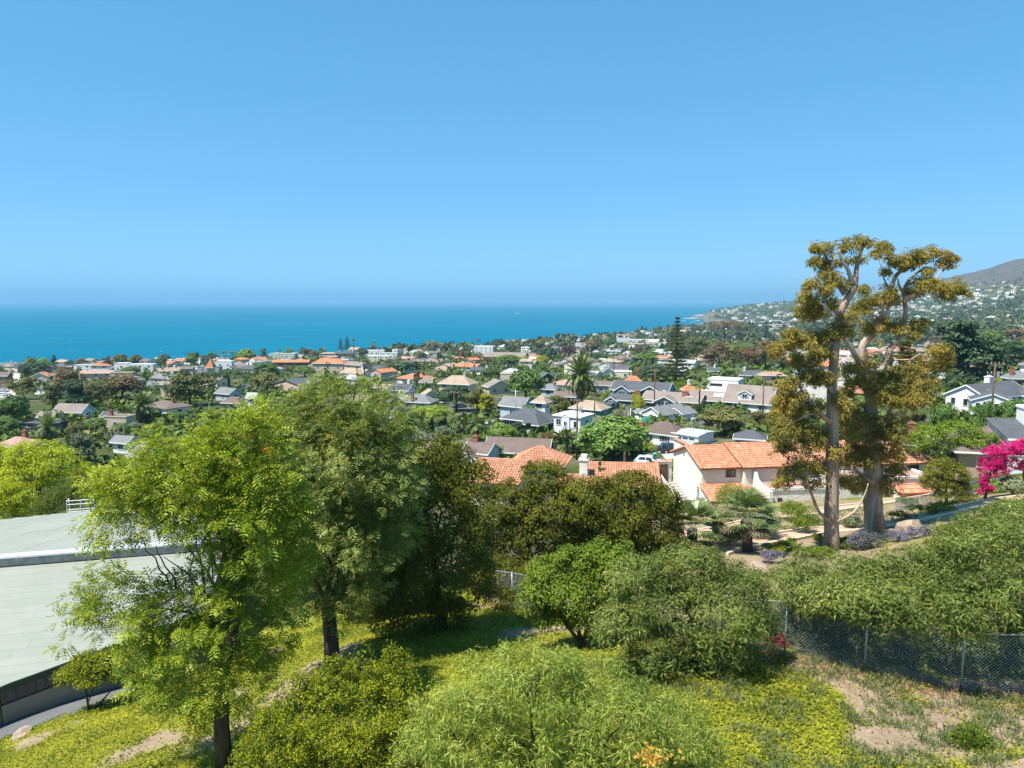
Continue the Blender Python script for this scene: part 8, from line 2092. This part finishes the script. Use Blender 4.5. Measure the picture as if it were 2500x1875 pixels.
for (y, x, wood), z, d in zip(tree_c, tz, td):
    if d < 16: continue
    px, py, dep = topx((x, y, z)); k = F / y
    right = px > 1600 and y > 260
    H = random.uniform(5.0, 10.0) * (1.35 if (wood > .6 or right) else 1); Wd = H * random.uniform(.8, 1.25)
    if y < 190: H *= .6; Wd *= .6
    if px < -80 or px > 2580: continue
    if overlaps(px, py - H * k, py, Wd * k, y) or not off_road(x, y, Wd * .4)[0]: continue
    if tn < 175 and y < 1000:
        kind, mt = random.choice([('round', 't_green'), ('loose', 't_olive'), ('loose', 't_green'), ('round', 't_olive'), ('tall', 't_dark'), ('round', 't_dark'), ('loose', 't_brown'), ('bush', 't_green'), ('round', 't_bright'), ('loose', 't_grey'), ('kingpalm', 'palm_leaf'), ('loose', 't_bright')])
        if kind == 'bush': H *= .5
        if kind == 'tall': Wd *= .6; H *= 1.2
        if kind == 'kingpalm': Wd *= .7
        put_tree(kind, mt, (x, y, z), H, Wd, None, (px, py - H * k)); tn += 1; note(px - Wd * k / 2, py - H * k, px + Wd * k / 2, py, y)
    else: far_trees.append((x, y, z, H, Wd))
print('town houses', nh, 'rest', len(far_rest), 'trees', tn, 'rest', len(far_trees))

# ------------------------------------------------------------------ far town, headland and hillside
n = 4600
Yh = 1150 * (4100 / 1150) ** rng.random(n); Uh = rng.uniform(.22, .80, n); Xh = Uh * Yh
Zh = ground(Xh, Yh); Dh = coast_dist(Xh, Yh)
dens = fbm(Xh / 240, Yh / 240, 71, 3)
upper = Zh - (78 + 46 + 46 * fbm(Xh / 300, Yh / 300, 15, 2))
ok = (Dh > 25) & (upper < 0) & (Zh > 5)
Xh, Yh, Zh, Dh, dens = Xh[ok], Yh[ok], Zh[ok], Dh[ok], dens[ok]
Xf = [(x, y, z, s) for x, y, z, s in far_rest]
ho = rng.random(len(Xh)) < np.where(dens > .47, .40, .14)
for x, y, z in zip(Xh[ho], Yh[ho], Zh[ho]): Xf.append((x, y, z, random.uniform(.8, 1.5)))
for x, y, z in zip(Xh[~ho], Yh[~ho], Zh[~ho]): far_trees.append((x, y, z, random.uniform(5, 11), random.uniform(7, 13)))
n2 = 4300
Y2 = 1100 * (4300 / 1100) ** rng.random(n2); X2 = rng.uniform(.22, .82, n2) * Y2; Z2 = ground(X2, Y2); D2 = coast_dist(X2, Y2)
ok = (D2 > 12) & (Z2 - (78 + 75) < 60 * rng.random(n2) ** 3) 
for x, y, z in zip(X2[ok], Y2[ok], Z2[ok]): far_trees.append((x, y, z, random.uniform(4, 10), random.uniform(7, 14)))
# bright downtown blocks
DT = [(1868,800,30,9),(1893,790,26,12),(1905,806,34,14),(1880,822,40,8),(1842,792,30,8),(1920,795,24,12),(1890,812,22,10),(1865,812,26,7),(1860,774,22,7),(1790,760,24,9),(1770,758,16,9),(1820,765,18,8),(1935,770,26,10),(1955,785,30,10),(1850,780,28,6),(1910,775,18,10),(1940,812,40,9),(1965,806,30,7),(2235,795,38,12),(1985,820,26,8),(1845,815,34,5)]
for i, (x, y, w_, hh) in enumerate(DT):
    g = at(x, y + 3); kk = g.y / F; b = MB(); W_ = w_ * kk; root = empty('building', g, R(random.uniform(-25, 10)))
    w = wing(0, 0, W_, W_ * .6, hh, .4, 'flat', ['white', 'white', 'cream', 'pink'][i % 4], ['white', 'pale_grey', 'rose'][i % 3]); w['z0'] = -6; wing_parts(root, w)
    for fl in range(max(1, int(hh // 3.4))):
        for q in range(2): add_window(root, w, 'f', (q - .5) * W_ * .46, 1.9 + 3.3 * fl, W_ * .34, 1.4, 2, None, 'window')
    tag(root, None, 'building', 'pale buildings of the far downtown'); AUTO.append((root, '%s far downtown block' % ['white', 'bright white', 'cream', 'pinkish'][i % 4], x, y, g.y))
def far_house_mesh(L):
    V, Fq, mi = [], [], []
    for x, y, z, s in L:
        W_, D_, h = 13 * s, 9 * s, random.choice((3.2, 3.4, 6.0)) * s; a = GA + random.choice((0, 1.57)) + random.uniform(-.3, .3); c, sn = math.cos(a), math.sin(a)
        wm = random.choice((0, 0, 0, 1, 2)); rm = random.choice((3, 4, 5, 6, 7, 0)); rise = random.choice((0.2, 1.8 * s, 2.2 * s))
        k = len(V)
        for zz in (-5, h):
            for px_, py_ in ((-W_ / 2, -D_ / 2), (W_ / 2, -D_ / 2), (W_ / 2, D_ / 2), (-W_ / 2, D_ / 2)): V.append((x + px_ * c - py_ * sn, y + px_ * sn + py_ * c, z + zz))
        for px_ in (-W_ / 2, W_ / 2): V.append((x + px_ * c, y + px_ * sn, z + h + rise))
        for q in ((0,1,5,4),(1,2,6,5),(2,3,7,6),(3,0,4,7)): Fq.append([k + i for i in q]); mi.append(wm)
        for q in ((4,5,9,8),(6,7,8,9)): Fq.append([k + i for i in q]); mi.append(rm)
        for q in ((7,4,8,8),(5,6,9,9)): Fq.append([k + i for i in q[:3]] + [k + q[2]]); mi.append(wm)
        # dark window bands as recessed looking strips standing 4 cm proud
        for fl in range(1 if h < 5 else 2):
            z0 = 1.0 * s + 2.8 * s * fl
            for u0, u1 in ((-.4, -.12), (.1, .38)):
                k = len(V)
                for uu_, zz in ((u0, z0), (u1, z0), (u1, z0 + 1.2 * s), (u0, z0 + 1.2 * s)):
                    px_, py_ = uu_ * W_, -D_ / 2 - .04; V.append((x + px_ * c - py_ * sn, y + px_ * sn + py_ * c, z + zz))
                Fq.append([k, k + 1, k + 2, k + 3]); mi.append(8)
    F3 = np.array([f for f in Fq]); 
    return V, F3, mi
# nearest of the far houses stay separate things; the many beyond are one mass
Xf.sort(key=lambda q: q[1])
near_f, rest_f = Xf[:60], Xf[60:]
for x, y, z, s in near_f:
    px, py, dep = topx((x, y, z + 4)); kk = random.choice((0, 1, 2, 3)); wc = random.choice(WSEL[:6]); rc = random.choice(RSEL)
    copy_house(kk, wc, rc, (x, y, z), GA + random.choice((0, 1.57)), s, '%s house with a %s %s roof' % (WCOL[wc], RCOL[rc], RTYP[HOUSE_KINDS[kk][0]]), (px, py))
V, F3, mi = far_house_mesh(rest_f)
tri = [list(dict.fromkeys(f)) for f in F3.tolist()]
me = bpy.data.meshes.new('far_houses'); me.from_pydata(V, [], tri)
for nme in ('w_white', 'w_cream', 'w_beige', 'r_taupe', 'r_grey', 'r_brown', 'r_rose', 'r_pale_grey', 'glass'): me.materials.append(M[nme])
me.polygons.foreach_set('material_index', mi); me.update()
o = meshobj('far_houses', me, None, 'stuff'); tag(o, 'hundreds of small pale houses covering the far shore and hillside', 'houses')
far_trees.sort(key=lambda q: q[1])
near_t = [q for q in far_trees if q[1] < 1300][:45]; rest_t = far_trees[len(near_t):]
for x, y, z, H, Wd in near_t:
    px, py, dep = topx((x, y, z + H)); kind, mt = random.choice([('round', 't_green'), ('loose', 't_olive'), ('round', 't_dark'), ('loose', 't_brown'), ('loose', 't_green')])
    put_tree(kind, mt, (x, y, z), H, Wd, None, (px, py))
A = np.array(rest_t); per = np.clip(22000 / A[:, 1], 6, 20).astype(int)
kx = np.repeat(np.arange(len(A)), per); Bt = A[kx]
d = unit(len(kx)); d[:, 2] = np.abs(d[:, 2]) * .9 - .15
p = np.stack([Bt[:, 0], Bt[:, 1], Bt[:, 2] + Bt[:, 3] * .5], -1) + d * np.stack([Bt[:, 4] * .5, Bt[:, 4] * .5, Bt[:, 3] * .5], -1) * rng.uniform(.5, 1.0, (len(kx), 1))
nr = norm(d + unit(len(kx)) * .35 + np.array([0, 0, .3])); t = leaf_t(.8)
V, Fq = scatter(t[0], t[1], p - d * 1.2, unit(len(kx)), nr, Bt[:, 4] * rng.uniform(.38, .62, len(kx)))
o = meshobj('far_trees', fastmesh('far_trees', V, Fq, leafmat('far_tree_leaves', [(0, (.035,.05,.02)), (.4, (.08,.105,.034)), (.75, (.125,.13,.05)), (1, (.20,.20,.07))], .12, .6, .2, patch=.6, pscale=.02)), None, 'stuff'); tag(o, 'dense far trees over the distant town and hillside', 'trees')

# undergrowth filling the gardens between the houses
n = 13500
Y = 92 * (1150 / 92) ** rng.random(n); X = rng.uniform(-.85, .85, n) * Y
k = (coast_dist(X, Y) > 25) & (fbm(X / 16, Y / 16, 91, 3) > .42); X, Y = X[k], Y[k]
k = off_road(X, Y, 2.5); X, Y = X[k], Y[k]
Z = ground(X, Y); H = rng.uniform(.8, 3.3, len(X)) * (.6 + Y / 700); per = 13
kx = np.repeat(np.arange(len(X)), per); d = unit(len(kx)); d[:, 2] = np.abs(d[:, 2])
p = np.stack([X, Y, Z], -1)[kx] + d * np.stack([H * .8, H * .8, H], -1)[kx] * rng.uniform(.7, 1.05, (len(kx), 1))
t = leaf_t(.8); V, Fq = scatter(t[0], t[1], p - d * .3, unit(len(kx)), norm(d + unit(len(kx)) * .4 + np.array([0, 0, .3])), H[kx] * rng.uniform(.5, .85, len(kx)))
o = meshobj('undergrowth', fastmesh('undergrowth', V, Fq, leafmat('garden_undergrowth', [(0, (.03,.055,.012)), (.5, (.085,.13,.024)), (.85, (.18,.23,.035)), (1, (.27,.22,.07))], .15, .6, .15, patch=.7, pscale=.09)), None, 'stuff'); tag(o, 'low garden greenery filling the plots between the houses', 'greenery')

# ------------------------------------------------------------------ on the water
bt = P(1262, 766, 1); d = ray(1262, 766); kq = -CAMZ / d.z; q = Vector((d.x * kq, d.y * kq, 0))
root = empty('motor_boat', q, R(10)); tag(root, 'tiny white motor boat far out on the sea', 'boat')
b = MB(); b.hexa([(-9, -2.2, -.5), (8, -2.2, -.5), (8, 2.2, -.5), (-9, 2.2, -.5), (-11, -2.8, 2.4), (13, -.6, 2.8), (13, .6, 2.8), (-11, 2.8, 2.4)]); b.build('hull', M['trim'], root)
b = MB(); b.hexa([(-6, -1.8, 2.4), (4, -1.8, 2.5), (4, 1.8, 2.5), (-6, 1.8, 2.4), (-6, -1.6, 5), (1, -1.5, 5), (1, 1.5, 5), (-6, 1.6, 5)]); b.build('cabin', M['trim'], root)
# surf and rocks at the far point
def on_sea(px, py):
    d = ray(px, py); k = -CAMZ / d.z; return Vector((d.x * k, d.y * k, 0))
fm = NT('sea_foam'); FO = fm.done(fm.bsdf((.78, .80, .80), .9, .1))
V, Fq = [], []
for (x, y, w_, h_) in [(1705,801,26,1.6),(1722,792,20,1.2),(1690,776,18,1.0),(1712,768,14,.8),(1682,806,10,1.0),(1745,806,14,1.0),(1735,813,18,1.2),(1670,783,8,.7),(1660,796,7,.7),(1692,788,9,.7),(1618,815,6,.8),(1625,812,7,.7),(1700,783,16,.9),(1727,799,12,.9)]:
    for j in range(9):
        c0 = on_sea(x + random.uniform(-w_, w_) * .5, y + random.uniform(-h_, h_)); L = w_ * random.uniform(.12, .3) * c0.y / F; Dp = random.uniform(6, 22); k = len(V)
        V += [(c0.x - L, c0.y, .10), (c0.x, c0.y - Dp * .5, .10), (c0.x + L, c0.y + Dp * .2, .10), (c0.x, c0.y + Dp * .6, .10)]; Fq.append([k, k + 1, k + 2, k + 3])
# scattered whitecaps
for _ in range(150):
    d_ = 900 * (9000 / 900) ** random.random(); u = random.uniform(-.75, .35); L = random.uniform(1.0, 3.0); k = len(V); x, y = u * d_, d_
    if coast_dist(np.array([x]), np.array([y]))[0] > -30: continue
    V += [(x - L, y, .10), (x, y - L * .5, .10), (x + L, y, .10), (x, y + L * .6, .10)]; Fq.append([k, k + 1, k + 2, k + 3])
o = meshobj('surf', fastmesh('surf', np.array(V), np.array(Fq), FO), None, 'stuff'); tag(o, 'white surf around the rocky point and scattered whitecaps', 'surf')
for i, (x, y, s) in enumerate([(1728,800,(70,30,10)),(1748,797,(60,30,12)),(1690,778,(40,16,7)),(1715,772,(55,20,10)),(1612,801,(16,6,2.5))]):
    q = on_sea(x, y); me = rock_mesh(s[0], s[1], s[2], 40 + i); o = meshobj('sea_rock', me); o.location = (q.x, q.y, -s[2] * .2)
    tag(o, ['broad dark rock in the surf, nearest of the far point','rock joining the far cove shore to the surf','low dark rock off the headland tip','rock shelf at the foot of the headland cliff','small dark reef far out beyond the tallest pine'][i], 'rock', 'rocks at the far point')

# ------------------------------------------------------------------ wording for everything placed without a label
LMK = [('the tall date palm',1417,914),('the tallest layered pine',1650,850),('the huge dark cypress',2330,860),('the white two-storey house',1400,1030),('the dark blue house',1570,948),('the dormer cottage',1835,970),('the orange hip-roofed lodge',805,885),('the white motel',225,896),('the fruiting date palm',345,990),('the umbrella tree',560,925),('the black deck house',1288,1022),('the brick chimney house',1022,975),('the tan hip-roofed house',1118,928),('the white clapboard house',2410,966),('the twin shore pines',840,842),('the huge taupe roof',1235,868),('the pale round tree',1056,848),('the big olive tree',465,948),('the bright square blocks',320,895),('the pink tower',514,884),('the car park',600,948),('the mission building',1985,930),('the lone tall palm',1498,815),('the far downtown',1890,803),('the twin brown eucalypts',1787,810),('the cream modern box',1771,936),('the big round green tree',1284,940),('the tiled villa',1800,1120),('the hip-roofed tile pavilion',1320,1100),('the magenta arch',2440,1130)]
ORD = ['nearest', 'second nearest', 'third nearest', 'fourth nearest', 'fifth nearest', 'sixth nearest', 'seventh nearest', 'eighth nearest', 'ninth nearest', 'tenth nearest', 'eleventh nearest', 'twelfth nearest']
groups = {}
for o, desc, px, py, Y in AUTO:
    best = sorted(LMK, key=lambda l: math.hypot(px - l[1], (py - l[2]) * 2.2))[0]
    dx, dy = px - best[1], (py - best[2]) * 1.6
    rel = ('left of' if dx < 0 else 'right of') if abs(dx) > abs(dy) else ('beyond' if dy < 0 else 'below')
    groups.setdefault((desc, rel, best[0]), []).append((math.hypot(dx, dy), o))
for (desc, rel, lm), L in groups.items():
    L.sort(key=lambda q: q[0])
    for i, (dd, o) in enumerate(L):
        o['label'] = '%s %s %s' % (desc, rel, lm) + ('' if len(L) == 1 else ', ' + ORD[min(i, 11)])
